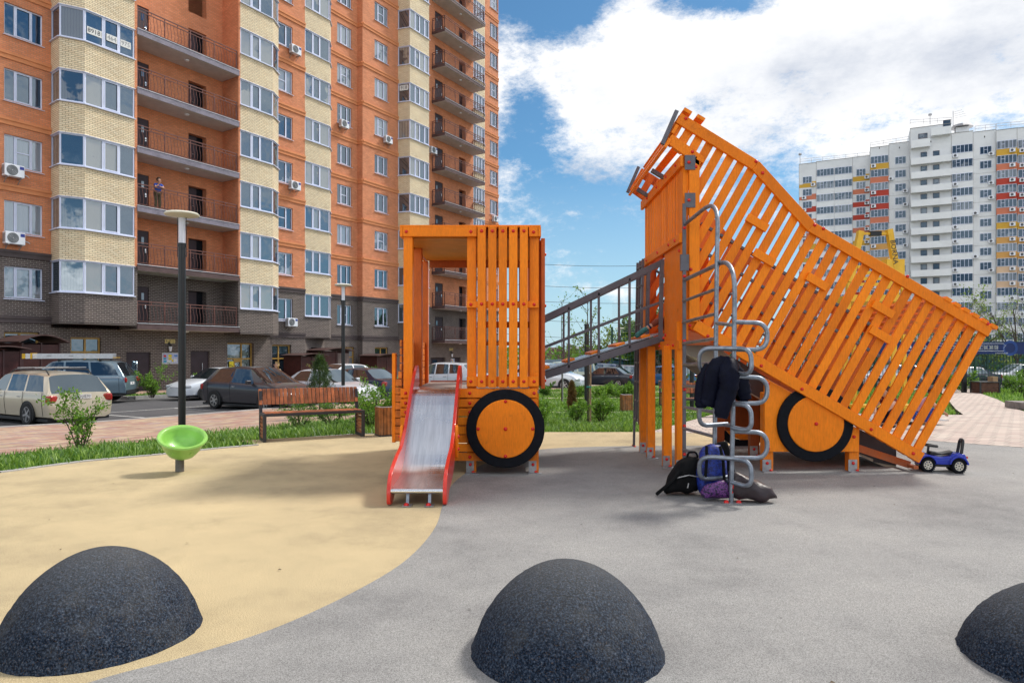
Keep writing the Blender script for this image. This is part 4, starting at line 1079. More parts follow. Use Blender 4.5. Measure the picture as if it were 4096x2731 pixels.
# left face panels below the middle beam: near panel, far panel, opening between
mb=MB();mb.mm((TX-.02,YF+.05,1.66),(TX+.005,Yn-.05,2.93));p=mb.build('side_panel',orange,tr,bevel=.004)
for y,z in ((8.68,2.8),(8.68,1.75),(9.45,1.75)): bolt((TX-.02,y,z),p,(-1,0,0))
mb=MB();mb.mm((TX-.02,Yf+.1,1.66),(TX+.005,11.1,2.93));mb.build('side_panel',orange,tr,bevel=.004)
mb=MB();mb.mm((TX-.06,YF+.03,2.88),(TX-.02,11.15,3.0));o=mb.build('beam',orange,tr,bevel=BV)
for y in (8.75,9.1,9.8,10.6,11.05): bolt((TX-.06,y,2.94),o,(-1,0,0))
mb=MB();mb.mm((TX+.6,Yn-.0,1.66),(TX+.62,Yf+.1,2.9));mb.build('inner_panel',orange2,tr)
# vertical slats of the upper part
mb=MB();n=15
for i in range(n):
    y=YF+.25+i*(11.05-YF-.25)/n;mb.mm((TX-.005,y,2.95),(TX+.03,y+.125,3.86))
mb.build('tower_slats',orange,tr,bevel=.01)
mb=MB();mb.mm((TX-.01,YF+.05,1.66),(TX+.06,YF+.24,3.95));o=mb.build('post',orange,tr,bevel=BV)
for z,w_ in ((3.87,.085),(3.40,.10)):
    k=MB();k.mm((TX-.0,YF-.012,z-.09),(TX+.13,YF-.002,z+.09));k.build('angle_bracket',grey_pl,o);bolt((TX+.05,YF-.012,z),o)
mb=MB();mb.mm((TX-.05,YF+.02,3.83),(TX-.006,11.15,3.97));o=mb.build('beam',orange,tr,bevel=BV)
for y in (8.75,9.3,9.9,10.6): bolt((TX-.05,y,3.9),o,(-1,0,0))
# ---- tipping bed: near and far slatted sides
def q2(dx,dy): return (fx(dx*1.7415,8.55),EYE+(811-dy)/1568*8.55)
TOPL=[q2(1563,263),q2(1741,373),q2(1868,513),q2(2276,752)]
BOTL=[q2(1588,757),q2(2106,1062)]
TL_IN=[q2(1528,330),q2(1603,384)]      # upper left lower edge board
dirS=Vector((2272-2098,-(1066-757))).normalized();dirS=Vector((dirS.x,-dirS.y)) # in (x,z) : up to the right
dirS=Vector((174,309)).normalized()
def isect(p,d,a,b):
    a=Vector(a);b=Vector(b);e=b-a;den=d.x*e.y-d.y*e.x
    if abs(den)<1e-9: return None
    t=((a.x-p.x)*e.y-(a.y-p.y)*e.x)/den;u=((a.x-p.x)*d.y-(a.y-p.y)*d.x)/den
    return (t,u)
def bed_side(y0,sgn,name,front):
    """sgn -1: outer boards toward -Y"""
    bolts=[]
    t1,t2=.045,.035
    yb0=y0 if sgn<0 else y0
    Y=lambda d: y0+d*(1 if sgn<0 else -1)
    sl=MB();bl=(Vector(BOTL[1])-Vector(BOTL[0])).normalized()
    w=.107
    def clip_slat(p,width):
        e=[]
        for q in (p,p+bl*width):
            best=None
            for a,b in zip(TOPL[:-1],TOPL[1:]):
                r=isect(q,dirS,a,b)
                if r and r[0]>0 and -0.001<=r[1]<=1.001: best=r[0] if best is None else max(best,r[0])
            if best is None: return None
            # lower limit
            lo=0.0
            xl=fx(2752)
            if q.x<xl: lo=max(lo,(xl-q.x)/dirS.x)
            # left of the vertical post the slats start at the upper left board
            if q.x+dirS.x*0<xl:
                pass
            e.append((q+dirS*(lo),q+dirS*(best-.01)))
        return e
    s=-3.4;i=0
    step=.1535
    L_=(Vector(BOTL[1])-Vector(BOTL[0])).length
    k=int((L_+2.2)/step)
    for i in range(k+1):
        d=L_-.02-w-i*step
        p=Vector(BOTL[0])+bl*d
        xl=fx(2753)
        pts=[]
        q0,q1=p,p+bl*w
        def limits(q):
            best=None
            for a,b in zip(TOPL[:-1],TOPL[1:]):
                r=isect(q,dirS,a,b)
                if r and -.02<=r[1]<=1.02 and r[0]>0: best=r[0]
            if best is None:
                return None
            lo=0.0
            if q.x<xl:
                lo=(xl-q.x)/dirS.x
                # upper left overhang: slats begin on the overhang board
                r=isect(q,dirS,TL_IN[0],TL_IN[1])
                if r and -.1<=r[1]<=1.0: lo=min(lo,r[0]) if (q+dirS*lo).y>TL_IN[1][1]-.02 else lo
            return lo,best
        l0,l1=limits(q0),limits(q1)
        if not l0 or not l1: continue
        if l0[1]-l0[0]<.05 and l1[1]-l1[0]<.05: continue
        a0=q0+dirS*l0[0];a1=q0+dirS*(l0[1]-.02);b0=q1+dirS*l1[0];b1=q1+dirS*(l1[1]-.02)
        if (a1-a0).dot(dirS)<0: a0=a1
        sl.prism([(a0.x,Y(.045),a0.y),(b0.x,Y(.045),b0.y),(b1.x,Y(.045),b1.y),(a1.x,Y(.045),a1.y)],(0,(.035 if sgn<0 else -.035),0))
    ps=sl.build(name,orange if front else orange2,tr,bevel=BV if front else 0)
    fr=MB()
    def board(a,b,wd,inward,m=None):
        a=Vector(a);b=Vector(b);u=(b-a).normalized();n=Vector((-u.y,u.x))*inward
        P4=[a,b,b+n*wd,a+n*wd]
        fr.prism([(p.x,Y(0),p.y) for p in P4],(0,(.044 if sgn<0 else -.044),0))
    def mitre(pts,wd):
        out=[];V=[Vector(p) for p in pts]
        for i,p in enumerate(V):
            ns=[]
            if i>0: u=(p-V[i-1]).normalized();ns.append(Vector((u.y,-u.x)))
            if i<len(V)-1: u=(V[i+1]-p).normalized();ns.append(Vector((u.y,-u.x)))
            n=ns[0] if len(ns)==1 else (ns[0]+ns[1]).normalized()
            k_=wd/max(.3,n.dot(ns[0]));out.append(p+n*k_)
        return out
    inn=mitre(TOPL,.135)
    for i in range(3):
        P4=[Vector(TOPL[i]),Vector(TOPL[i+1])-(Vector(TOPL[i+1])-Vector(TOPL[i])).normalized()*.004,inn[i+1],inn[i]]
        fr.prism([(p.x,Y(0),p.y) for p in P4],(0,(.044 if sgn<0 else -.044),0))
    # lower left overhang board, post board, corner piece and bottom beam
    board(TL_IN[0],TL_IN[1],.13,1)
    x0,x1=fx(2757),fx(2799)
    fr.mm((x0,Y(0),q2(0,740)[1]),(x1,Y(.044),q2(0,362)[1]))
    board(BOTL[0],BOTL[1],.14,1)
    fo=fr.build('bed_frame_board',orange if front else orange2,tr,bevel=BV if front else 0)
    if front:
        for dx,dy in ((1573,276),(1733,374),(1748,400),(1867,519),(1887,527),(2079,636),(2262,744),(1588,352),(1596,386),(1582,748),(1623,772),(1745,840),(1838,893),(1996,985),(2092,1040),(1592,500),(1584,620)):
            x,z=q2(dx,dy);bolt((x,Y(0)-.0,z),fo)
        # grey cross rails behind the slats and the short handhold boards on them
        mb=MB()
        for a,b in ((q2(1612,512),q2(2040,768)),(q2(1600,567),q2(2160,899))): mb.bar((a[0],Y(.095),a[1]),(b[0],Y(.095),b[1]),.03,.06,up=(0,1,0))
        build_each(mb,'bed_rail',grey_pl,tr)
        mb=MB()
        for dx,dy in ((1737,513),(1753,593),(1874,648),(2025,711),(2019,769)):
            x,z=q2(dx,dy);u=Vector((bl.x,bl.y))*.145;c=Vector((x,z))
            a=c-u;b=c+u;mb.bar((a.x,Y(.022),a.y),(b.x,Y(.022),b.y),.044,.10,up=(0,0,1))
        build_each(mb,'handhold_board',orange,tr,bevel=BV)
    else:
        mb=MB()
        for a,b in ((q2(1612,512),q2(2040,768)),(q2(1600,567),q2(2160,899))): mb.bar((a[0],Y(.095),a[1]),(b[0],Y(.095),b[1]),.03,.06,up=(0,1,0))
        build_each(mb,'bed_rail',grey_pl,tr)
bed_side(YF-.0,-1,'bed_slats',True)
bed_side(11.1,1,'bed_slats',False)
# boards spanning between the two sides
def span(dx,dy,w,t,along,name='cross_boards',mb=None):
    x,z=q2(dx,dy);u=Vector(along).normalized()
    c=Vector((x,(YF+11.1)/2,z));a=Vector((u.x,0,u.y))
    M=Matrix((a,Vector((0,1,0)),a.cross(Vector((0,1,0))))).transposed()
    mb.box(c,(w,11.1-YF+.02,t),M)
bl=(Vector(BOTL[1])-Vector(BOTL[0])).normalized()
mb=MB()
for dx,dy in ((1577,259),(1607,274)): span(dx,dy,.11,.04,bl,mb=mb)
for i in range(6): span(2172+i*21.0,689+i*12.3,.085,.045,bl,mb=mb)
build_each(mb,'roof_board',orange,tr,bevel=BV)
mb=MB()
for dx,dy in ((1548,300),(1531,332)): span(dx,dy,.12,.04,dirS,mb=mb)
span(1606,370,.1,.04,bl,mb=mb)
build_each(mb,'visor_board',orange,tr,bevel=BV)
mb=MB()
a=q2(1558,258);b=q2(1525,334)
for y in (YF-.01,11.05):
    mb.bar((a[0]-.03,y+.02,a[1]),(b[0]-.03,y+.02,b[1]),.05,.05,up=(0,1,0))
a=q2(1532,345);b=q2(1600,386)
for y in (9.5,10.6): mb.bar((a[0],y,a[1]),(b[0],y,b[1]),.06,.05,up=(0,0,1))
build_each(mb,'visor_bracket',grey_pl,tr)
# floor boards of the bed, closed underside
mb=MB();a=Vector(BOTL[0]);b=Vector(BOTL[1]);n=Vector((-bl.y,bl.x))
c0,c1=a+n*.02,b+n*.02
mb.prism([(c0.x,YF+.15,c0.y),(c1.x,YF+.15,c1.y),(c1.x,9.3,c1.y),(c0.x,9.3,c0.y)],Vector((n.x,0,n.y))*.02) if False else None
# slide inside the bed
sb=[(2.24,1.66),(2.45,1.6),(2.9,1.28),(3.6,.85),(4.3,.46),(4.75,.24),(5.05,.12)]
mb=MB()
for p,q in zip(sb[:-1],sb[1:]):
    mb.quad((p[0],9.0,p[1]),(q[0],9.0,q[1]),(q[0],10.4,q[1]),(p[0],10.4,p[1]));mb.quad((p[0],9.0,p[1]-.02),(p[0],10.4,p[1]-.02),(q[0],10.4,q[1]-.02),(q[0],9.0,q[1]-.02))
sd=mb.build('bed_slide',M_chute,tr,smooth=True,ang=60)
side=mat('beige_sheet',(.40,.37,.30),.45,.3,.1,3)
lo=[(p[0],p[1]-.17) for p in sb]
for y in (8.98,10.4):
    mb=MB()
    for i in range(len(sb)-1): mb.prism([(sb[i][0],y,sb[i][1]+.16),(sb[i+1][0],y,sb[i+1][1]+.16),(lo[i+1][0],y,lo[i+1][1]),(lo[i][0],y,lo[i][1])],(0,.015,0))
    mb.build('slide_side_sheet',side,tr)
mb=MB()
for i in range(2,len(sb)-1): mb.prism([(sb[i][0],8.97,sb[i][1]+.17),(sb[i+1][0],8.97,sb[i+1][1]+.17),(lo[i+1][0],8.97,max(.02,lo[i+1][1]+.04)),(lo[i][0],8.97,lo[i][1])],(0,.008,0))
mb.build('slide_dark_sheet',dark_st,tr)  # dark sheet in front of the lower run of the beige side sheet

mb=MB();a=q2(1930,1000);b=q2(2104,1068)
mb.bar((a[0],YF+.2,a[1]-.08),(b[0],YF+.2,b[1]-.02),.04,.09,up=(0,0,1));mb.bar((b[0],YF+.05,b[1]-.03),(b[0],11.0,b[1]-.03),.06,.04);build_each(mb,'tail_board',orange_d,tr,bevel=BV)
# wheel box of the bed
wx2,wz2=fx(3263,8.55),fz(1694,8.55)
for n in (3077,3422):
    p=post(fx(n,8.6),YF+.135,.13,.115,.004,1.0 if n<3200 else .5)
for n in (2880,3020): post(fx(n,9.9),9.9,.13,.11,.004,1.35,m=orange_d)
post(4.35,10.9,.13,.11,.004,.5,m=orange_d)
pts=[(fx(3069),fz(1811)),(fx(3451),fz(1811)),(fx(3455),fz(1690)),(q2(1972,985)[0],q2(1972,985)[1]),(q2(1768,872)[0],q2(1768,872)[1]),(fx(3069),fz(1512))]
mb=MB();mb.prism([(x,YF+.095,z) for x,z in pts],(0,.038,0));wp=mb.build('wheel_panel',orange,tr,bevel=.006)
for n,y in ((3083,1535),(3085,1797),(3431,1750)): bolt((fx(n),YF+.095,fz(y)),wp)
w,h=wheel(wx2,YF+.095,wz2,.476,.355)
w,h=wheel(fx(2985,10.9),11.05,.45,.472,.352)
mb=MB();mb.mm((fx(2900,10.4),10.4,.32),(fx(3200,10.4)+.6,10.43,1.25));ip=mb.build('inner_panel',orange_d,tr)
# scribble on the inner panel
mb=MB();rq=random.Random(3)
for i in range(9):
    x=fx(3040,10.4)+rq.uniform(-.12,.12);z=.62+rq.uniform(-.1,.1);mb.tube([(x,10.397,z),(x+rq.uniform(-.12,.12),10.397,z+rq.uniform(-.1,.1)),(x+rq.uniform(-.1,.1),10.397,z+rq.uniform(-.1,.1))],.008,4)
mb.build('scribble',black,ip)
mb=MB();mb.mm((3.3,8.7,1.0),(3.9,11.0,1.03)) if False else None
# ---- tube ladder
LX=2.16
lad=MB()
r=.024
lad.mm((2.115,YF-.05,.004),(2.155,YF-.02,3.35)) 
o=lad.build('ladder_rail',grey_pl,tr)
for z in (3.05,2.45,1.65,1.05,.6,.25): bolt((2.135,YF-.05,z),o)
mb=MB();mb.mm((2.09,YF-.055,2.52),(2.19,YF-.0,2.72));mb.build('clamp',grey_pl,o)
Yb,Yc=7.3,6.83
pb=[(LX-.02,YF-.03,3.1),(LX,8.15,3.18),(LX+.0,7.62,3.24),(LX,7.34,3.17),(LX,Yb,2.95),(LX,Yb,.45),(LX,Yb,.004)]
pb=[N(2740,897,YF-.03),N(2845,812,7.75),N(2872,855,7.3),N(2868,1000,7.3),Vector((LX,7.3,.004))]
mb=MB();mb.tube(fillet(pb,.32,7),r,10)
pc=[N(2738,1120,YF-.03),N(2905,1042,7.15),N(2938,1095,6.83),N(2938,1250,6.83),Vector((fx(2925,6.83),6.83,.004))]
mb.tube(fillet(pc,.3,7),r,10)
for i in range(9):
    yl=1120+84.6*i
    if i==0: continue
    a=N(2733,yl,YF-.04);yr=1157+98.3*(i-1)
    b=N(2862,yr,7.3);mb.tube([a,b],.019,8)
for y in (1300,1400,1702,1835,1925):
    a=N(2864,y-8,7.3);b=N(2928,y,6.83);mb.tube([a,b],.019,8)
ld=mb.build('ladder_tubes',galv,tr,smooth=True)
def loop(pts,rr=.1):
    mb=MB();mb.tube(fillet(pts,rr,7,closed=False),.023,10);return mb.build('ladder_loop',galv,tr,smooth=True)
for yt,yb in ((1288,1398),(1506,1612),(1724,1830)):
    x0=fx(2930,6.83);z0,z1=fz(yb,6.83),fz(yt,6.83);x1=x0+.335
    loop([(x0,6.83,z1),(x1,6.80,z1-.01),(x1,6.80,z0),(x0,6.83,z0)],.125)
for yt,yb in ((1393,1500),(1612,1722),(1830,1945)):
    x0=fx(2925,6.83);z0,z1=fz(yb,6.7),fz(yt,6.83)
    loop([(x0+.03,7.05,z0+.03),(x0-.29,6.95,z0+.02),(x0-.30,6.90,z1),(x0,6.80,z1),(x0+.135,6.66,z1-.01),(x0+.14,6.64,z0),(x0+.0,6.82,z0+.02)],.11)
mb=MB();x0=fx(2925,6.83);mb.mm((x0-.09,6.77,.004),(x0+.09,6.89,.012));mb.build('foot_plate',zinc,ld)
bolt((x0-.06,6.8,.012),ld,(0,0,1),1.3);bolt((x0+.065,6.8,.012),ld,(0,0,1),1.3)
# ---- climbing net of tubes at the far side
mb=MB()
for Y,z0 in ((10.98,.004),(10.75,.42),(10.52,.40)): mb.bar((1.96,Y,z0),(2.02,Y,2.95),.035,.035)
for i in range(9):
    z=.45+i*.3;x=1.96+.06*z/2.95;mb.tube([(x,11.02,z),(x,10.48,z)],.018,6)
nn_=mb.build('climbing_net',grey_pl,tr)
for y in (10.9,11.06): bolt((1.96,y,.004),nn_,(0,0,1))
# ------------------------------------------------------------------ street furniture
# spinner cup
t=thing('spinner_cup','lime green spinning seat bowl on a short grey post','spinner',(-4.21,8.65,.004),R(26))
mb=MB();mb.tube([(0,0,0),(0,0,.24)],.052,20);mb.build('post',mat('dark_grey_post',(.13,.125,.12),.5,.3,.15,6),t,world=False,smooth=True)
prof=[(0,-.03),(.10,-.018),(.19,.035),(.255,.13),(.29,.235),(.325,.265),(.335,.285),(.325,.305),(.295,.305),(.275,.29),(.262,.25),(.235,.17),(.19,.12),(.12,.095),(.115,.092),(0,.09)]
mb=MB();mb.lathe(prof,56)
# leaf shaped relief on the outside
for i in range(12):
    a=2*math.pi*i/12
    if i%2==0: pts=[(.175,.052),(.26,.155),(.272,.18)]
    else: pts=[(.13,.03),(.185,.06)]
    for d in (-.15,.15):
        mb.tube([Vector(((rr+.002)*math.cos(a+d*(1-abs(2*q/(len(pts)-1)-1)*.6 if i%2==0 else 1)),(rr+.002)*math.sin(a+d*(1-abs(2*q/(len(pts)-1)-1)*.6 if i%2==0 else 1)),zz)) for q,(rr,zz) in enumerate(pts)],.0055,5)
b=mb.build('bowl',green_cup,t,world=False,smooth=True,ang=50);b.location=(0.02,0,.205);b.rotation_euler=(R(25),R(3),0);b.scale=(.87,.87,.9)
# lamp posts
def lamp_post(label,x,y,H):
    t=thing('street_lamp',label,'lamp post',(x,y,T(x,y)),0,'disc topped lamp posts')
    mb=MB();mb.tube([(0,0,-.1),(0,0,H*.845)],.068,20);mb.tube([(0,0,H*.845),(0,0,H*.862)],.078,20);mb.lathe([(.12,-.02),(.12,.012),(.07,.02)],20);mb.build('pole',blackmetal,t,world=False,smooth=True)
    mb=MB();mb.tube([(0,0,H*.862),(0,0,H*.975)],.062,20);mb.build('lamp_tube',mat('frosted_tube',(.62,.64,.72),.25,0,.03),t,world=False,smooth=True)
    mb=MB();mb.lathe([(.05,H*.974),(.31,H*.985),(.32,H*.99),(.29,H*.996),(.0,H*1.002)],40);mb.build('disc',mat('cream_disc',(.70,.68,.58),.4,0,.05),t,world=False,smooth=True)
    mb=MB()
    for a in (0,math.pi): mb.tube([(.085*math.cos(a),.0,H*.80),(.085*math.cos(a),0,H*.978)],.006,6);mb.bar((.05*math.cos(a),0,H*.805),(.09*math.cos(a),0,H*.805),.012,.012)
    mb.build('rod',blackmetal,t,world=False);return t
lamp_post('nearest black lamp post with a flat disc top, behind the green bowl',-6.43,13.3,4.4)
lamp_post('middle black lamp post behind the bench back',-6.43,26.0,4.55)
t=thing('pole','plain black pole behind the staked sapling under the ramp','pole',(2.74,25.0,T(2.74,25)));mb=MB();mb.tube([(0,0,0),(0,0,2.95)],.09,14);mb.lathe([(.13,0),(.13,.03),(.09,.04)],14);mb.build('shaft',blackmetal,t,world=False,smooth=True)
lamp_post('thin far lamp post beyond the parked cars in the gap of the ramp',7.9,50.0,4.2)
lamp_post('black lamp post behind the grey climbing ladder',5.85,22.2,4.5)
# wooden benches and bins
def bench(label,x,y,z,rz):
    t=thing('park_bench',label,'bench',(x,y,z),rz)
    Lb,dp,h=1.74,.46,.47
    mb=MB()
    for i in range(3): mb.mm((.05,.03+i*.14,h-.02),(Lb-.05,.15+i*.14,h+.005))
    for i in range(26): pass
    st=MB();n=26
    for i in range(n): st.mm((.045+i*(Lb-.09)/n,.045,h-.018),(.045+(i+.86)*(Lb-.09)/n,dp-.02,h+.008))
    st.build('seat',wood,t,world=False)
    st=MB();n=25
    for i in range(n):
        x0=-.005+i*(Lb+.01)/n;x1=x0+(Lb+.01)/n*.84
        z0,z1=.60,.87
        st.add([(x0,dp-.045,z0),(x1,dp-.045,z0),(x1,dp+.035,z1),(x0,dp+.035,z1),(x0,dp-.005,z0),(x1,dp-.005,z0),(x1,dp+.07,z1),(x0,dp+.07,z1)],[(0,1,2,3),(5,4,7,6),(3,2,6,7),(0,4,5,1),(0,3,7,4),(1,5,6,2)])
    st.build('backrest',wood,t,world=False,bevel=.004)
    fr=MB()
    for x0 in (0,Lb-.05):
        fr.mm((x0,0,0),(x0+.05,.05,h));fr.mm((x0,dp-.05,0),(x0+.05,dp,h));fr.mm((x0,.05,0),(x0+.05,dp-.05,.04));fr.mm((x0,.05,h-.045),(x0+.05,dp-.05,h))
        fr.add([(x0,dp-.05,h),(x0+.05,dp-.05,h),(x0+.05,dp+.0,.84),(x0,dp+.0,.84),(x0,dp,h),(x0+.05,dp,h),(x0+.05,dp+.05,.84),(x0,dp+.05,.84)],[(0,1,2,3),(5,4,7,6),(3,2,6,7),(0,3,7,4),(1,5,6,2)])
    fr.mm((.05,0,h-.045),(Lb-.05,.045,h));fr.mm((.05,dp-.045,h-.045),(Lb-.05,dp,h-.02))
    fr.build('frame',dark_st,t,world=False)
    for x0 in (.012,Lb-.038):
        mb=MB()
        for i in range(6): mb.mm((x0,.052,.05+i*.065),(x0+.026,dp-.052,.05+i*.065+.05))
        mb.build('side_slats',wood,t,world=False)
    return t
def bin_(label,x,y,z,rz):
    t=thing('litter_bin',label,'litter bin',(x,y,z),rz);w=.3;h=.52
    mb=MB();n=5;g=w/n
    for s_ in range(4):
        M=Matrix.Rotation(s_*math.pi/2,4,'Z')
        for i in range(n): mb.add([M@Vector(v) for v in ((-w/2+i*g+.006,-w/2-.012,.03),(-w/2+(i+1)*g-.006,-w/2-.012,.03),(-w/2+(i+1)*g-.006,-w/2-.012,h),(-w/2+i*g+.006,-w/2-.012,h),(-w/2+i*g+.006,-w/2+.008,.03),(-w/2+(i+1)*g-.006,-w/2+.008,.03),(-w/2+(i+1)*g-.006,-w/2+.008,h),(-w/2+i*g+.006,-w/2+.008,h))],[(0,1,2,3),(3,2,6,7),(0,3,7,4),(1,5,6,2)])
    mb.build('slats',wood2,t,world=False)
    mb=MB();mb.mm((-w/2-.015,-w/2-.015,0),(w/2+.015,w/2+.015,.028));mb.mm((-w/2+.01,-w/2+.01,.03),(w/2-.01,w/2-.01,.5));mb.build('base',dark_st,t,world=False)
    mb=MB()
    for a in range(4):
        M=Matrix.Rotation(a*math.pi/2,4,'Z');mb.add([M@Vector(v) for v in ((-w/2,-w/2,h+.004),(w/2,-w/2,h+.004),(w/2-.04,-w/2+.04,h+.012),(-w/2+.04,-w/2+.04,h+.012))],[(0,1,2,3)])
    mb.build('rim',zinc,t,world=False)
bench('wooden slatted bench on the sand surface, left of the truck cab',-4.17,11.45,0.004,R(29.0))
bench('wooden slatted bench beyond the orange tower posts on the pale paving',4.1,18.2,-.2+.02,R(-8))
bench('second wooden bench far behind the ladder, mostly hidden by tower posts',5.3,24.0,T(5.3,24)+.02,R(4))
bin_('square wooden slatted litter bin beside the play cab, right of the bench',-2.30,12.45,.0,R(28))
bin_('wooden slatted litter bin on the lawn under the upper end of the ramp',3.62,21.6,T(3.6,21.6),R(12))
bin_('wooden slatted litter bin just right of the two orange tower posts',3.6,18.0,-.19,R(-5))
# planter box, spring rider, table on the right
t=thing('planter_box','dark brown plank planter box beside the path near the fence','planter',(23.0,33.2,T(23.0,33.2)),R(-6))
mb=MB()
for i in range(7): mb.mm((-.42,-.4,i*.075),(.42,.4,i*.075+.068))
mb.build('planks',mat('brown_planks',(.12,.05,.035),.6,0,.3,5),t,world=False)
mb=MB()
for x in (-.43,.43):
    for y in (-.41,.41): mb.mm((x-.03,y-.03,0),(x+.03,y+.03,.54))
mb.mm((-.46,-.44,.54),(.46,.44,.57));mb.build('frame',dark_st,t,world=False)
t=thing('cardboard_box','small brown cardboard box on the planter rim','box',(23.45,33.2,T(23,33.2)+.571),R(10));mb=MB();mb.mm((-.02-.2,-.15,0),(-.02+.08,.15,.24));mb.build('carton',mat('cardboard',(.42,.26,.15),.8),t,world=False)
t=thing('sandbox_edge','low grey wooden platform at the right edge of the lawn','platform',(16.6,21.9,T(16.6,21.9)),R(-10));mb=MB()
for i in range(5): mb.mm((0,i*.3,0),(3,i*.3+.28,.22))
mb.build('planks',mat('weathered_planks',(.26,.23,.22),.8,0,.2,4),t,world=False)
t=thing('spring_rider','black wheeled play rider on the low platform at the right edge','spring rider',(17.05,22.4,T(17,22.4)+.22),R(10))
M=Matrix.Translation((0,0,.27))@Matrix.Rotation(R(90),4,'X')
mb=MB();mb.lathe([(.2,-.05),(.27,-.05),(.27,.05),(.2,.05)],28,M,close=True);w=mb.build('wheel',blackrub,t,world=False,smooth=True)
mb=MB()
for a in (0,60,120): mb.bar((.22*math.cos(R(a)),0,.27+.22*math.sin(R(a))),(-.22*math.cos(R(a)),0,.27-.22*math.sin(R(a))),.03,.04)
mb.build('spokes',black,w,world=False)
mb=MB();mb.tube([(0,0,.27),(.5,0,.9),(.8,0,.95)],.035,8);mb.tube([(.5,-.25,1.05),(.5,.25,1.05)],.025,8);mb.build('frame',black,t,world=False)
# pushchair at the far right
t=thing('pushchair','dark folded pushchair on the far paving at the right edge','pushchair',(25.35,33.8,T(24.8,33.8)),R(30))
mb=MB();mb.tube([(-.5,0,1.1),(-.2,0,1.0),(.4,0,.25)],.03,6);mb.tube([(-.35,0,.25),(.3,0,1.0),(.2,.4,1.0)],.03,6);mb.build('frame',black,t,world=False)
mb=MB();mb.prism([(-.1,-.2,.45),(.35,-.2,.5),(.45,-.2,1.0),(.1,-.2,1.15)],(0,.4,0));mb.build('seat',black,t,world=False)
for x in (-.35,.4):
    mb=MB();M=Matrix.Translation((x,0,.15))@Matrix.Rotation(R(90),4,'X');mb.lathe([(.1,-.04),(.15,-.04),(.15,.04),(.1,.04)],16,M,close=True);mb.build('wheel',blackrub,t,world=False)
# toy ride-on car
blue_pl=mat('blue_plastic',(.012,.03,.36),.25,0,.06,3,coat=.3)
t=thing('toy_car','blue plastic ride on toy car with black wheels beside the tail of the bed','toy car',(5.43,8.66,.004),R(163));t.scale=(.85,.85,.97)
bodyp=[(-.32,.11),(-.31,.2),(-.29,.245),(-.16,.255),(-.10,.215),(.02,.20),(.13,.215),(.28,.19),(.34,.13),(.34,.10)]
mb=MB()
n=len(bodyp)
secs=[(-.135,.86),(-.12,1),(.12,1),(.135,.86)]
vs=[];
for (y,k) in secs: vs+=[(x*(.97 if k<1 else 1),y,.09+(z-.09)*(1 if k==1 else .8)) for x,z in bodyp]
fs=[]
for j in range(3):
    for i in range(n): fs.append((j*n+i,j*n+(i+1)%n,(j+1)*n+(i+1)%n,(j+1)*n+i))
fs+=[tuple(range(n-1,-1,-1)),tuple(3*n+i for i in range(n))]
mb.add(vs,fs);b_=mb.build('body',blue_pl,t,world=False,bevel=.012)
bmm=bmesh.new();bmm.from_mesh(b_.data);bmesh.ops.recalc_face_normals(bmm,faces=bmm.faces[:]);bmm.to_mesh(b_.data);bmm.free()
for x in (-.2,.2):
    for s_ in (-1,1):
        mb=MB();a=[R(8+164*i/12) for i in range(13)];yy=s_*.10
        ring=[(x+.128*math.cos(q),yy,.10+.128*math.sin(q)) for q in a]+[(x+.104*math.cos(q),yy,.10+.104*math.sin(q)) for q in a[::-1]]
        mb.prism(ring,(0,s_*.085,0));mb.build('wheel_arch',blue_pl,t,world=False,bevel=.006)
for x in (-.2,.2):
    for s_ in (-1,1):
        M=Matrix.Translation((x,s_*.13,.095))@Matrix.Rotation(R(90)*-s_,4,'X')
        mb=MB();mb.lathe([(.055,-.05),(.088,-.05),(.096,-.03),(.096,.03),(.088,.045),(.058,.045)],24,M,close=True)
        for i in range(24):
            a=2*math.pi*i/24;mb.box(M@Vector((.097*math.cos(a),.097*math.sin(a),0)),(.012,.012,.07),M.to_3x3()@Matrix.Rotation(a,3,'Z'))
        w=mb.build('wheel',blackrub,t,world=False)
        mb=MB()
        for i in range(8):
            a=2*math.pi*i/8;mb.bar(M@Vector((.01*math.cos(a),.01*math.sin(a),.035)),M@Vector((.058*math.cos(a),.058*math.sin(a),.04)),.014,.01,up=M.to_3x3()@Vector((0,0,1)))
        mb.lathe([(.06,.03),(.06,.042),(.05,.042),(.05,.03)],20,M,close=True);mb.build('rim',mat('pale_rim',(.62,.58,.50),.4,.1),w,world=False)
mb=MB();mb.prism([(.1,-.09,.215),(-.12,-.09,.235),(-.15,-.09,.275),(-.09,-.09,.262),(.0,-.09,.24),(.14,-.09,.262),(.16,-.09,.22)],(0,.18,0));mb.build('seat',black,t,world=False,bevel=.008)
mb=MB();mb.tube([(.17,0,.2),(.15,0,.33)],.016,10);M=Matrix.Translation((.145,0,.335))@Matrix.Rotation(R(-6),4,'Y');mb.lathe([(.10,-.012),(.118,-.012),(.118,.012),(.10,.012)],24,M,close=True);mb.box((.145,0,.335),(.21,.05,.012));mb.build('steering_wheel',black,t,world=False)
mb=MB();mb.tube(fillet([(-.25,-.085,.24),(-.28,-.07,.42),(-.28,.07,.42),(-.25,.085,.24)],.05,5),.022,8);mb.build('push_handle',black,t,world=False,smooth=True)
for s_ in (-1,1):
    mb=MB();mb.box((-.316,s_*.1,.205),(.02,.05,.022));mb.build('tail_light',mat('toy_red_lens',(.55,.03,.03),.2),t,world=False)
mb=MB();mb.box((-.322,0,.175),(.006,.10,.035));p=mb.build('number_plate',black,t,world=False)
mb=MB();mb.mm((-.30,-.11,.05),(-.2,.11,.11));mb.mm((-.25,-.1,.07),(.3,.1,.1));mb.build('chassis',black,t,world=False)
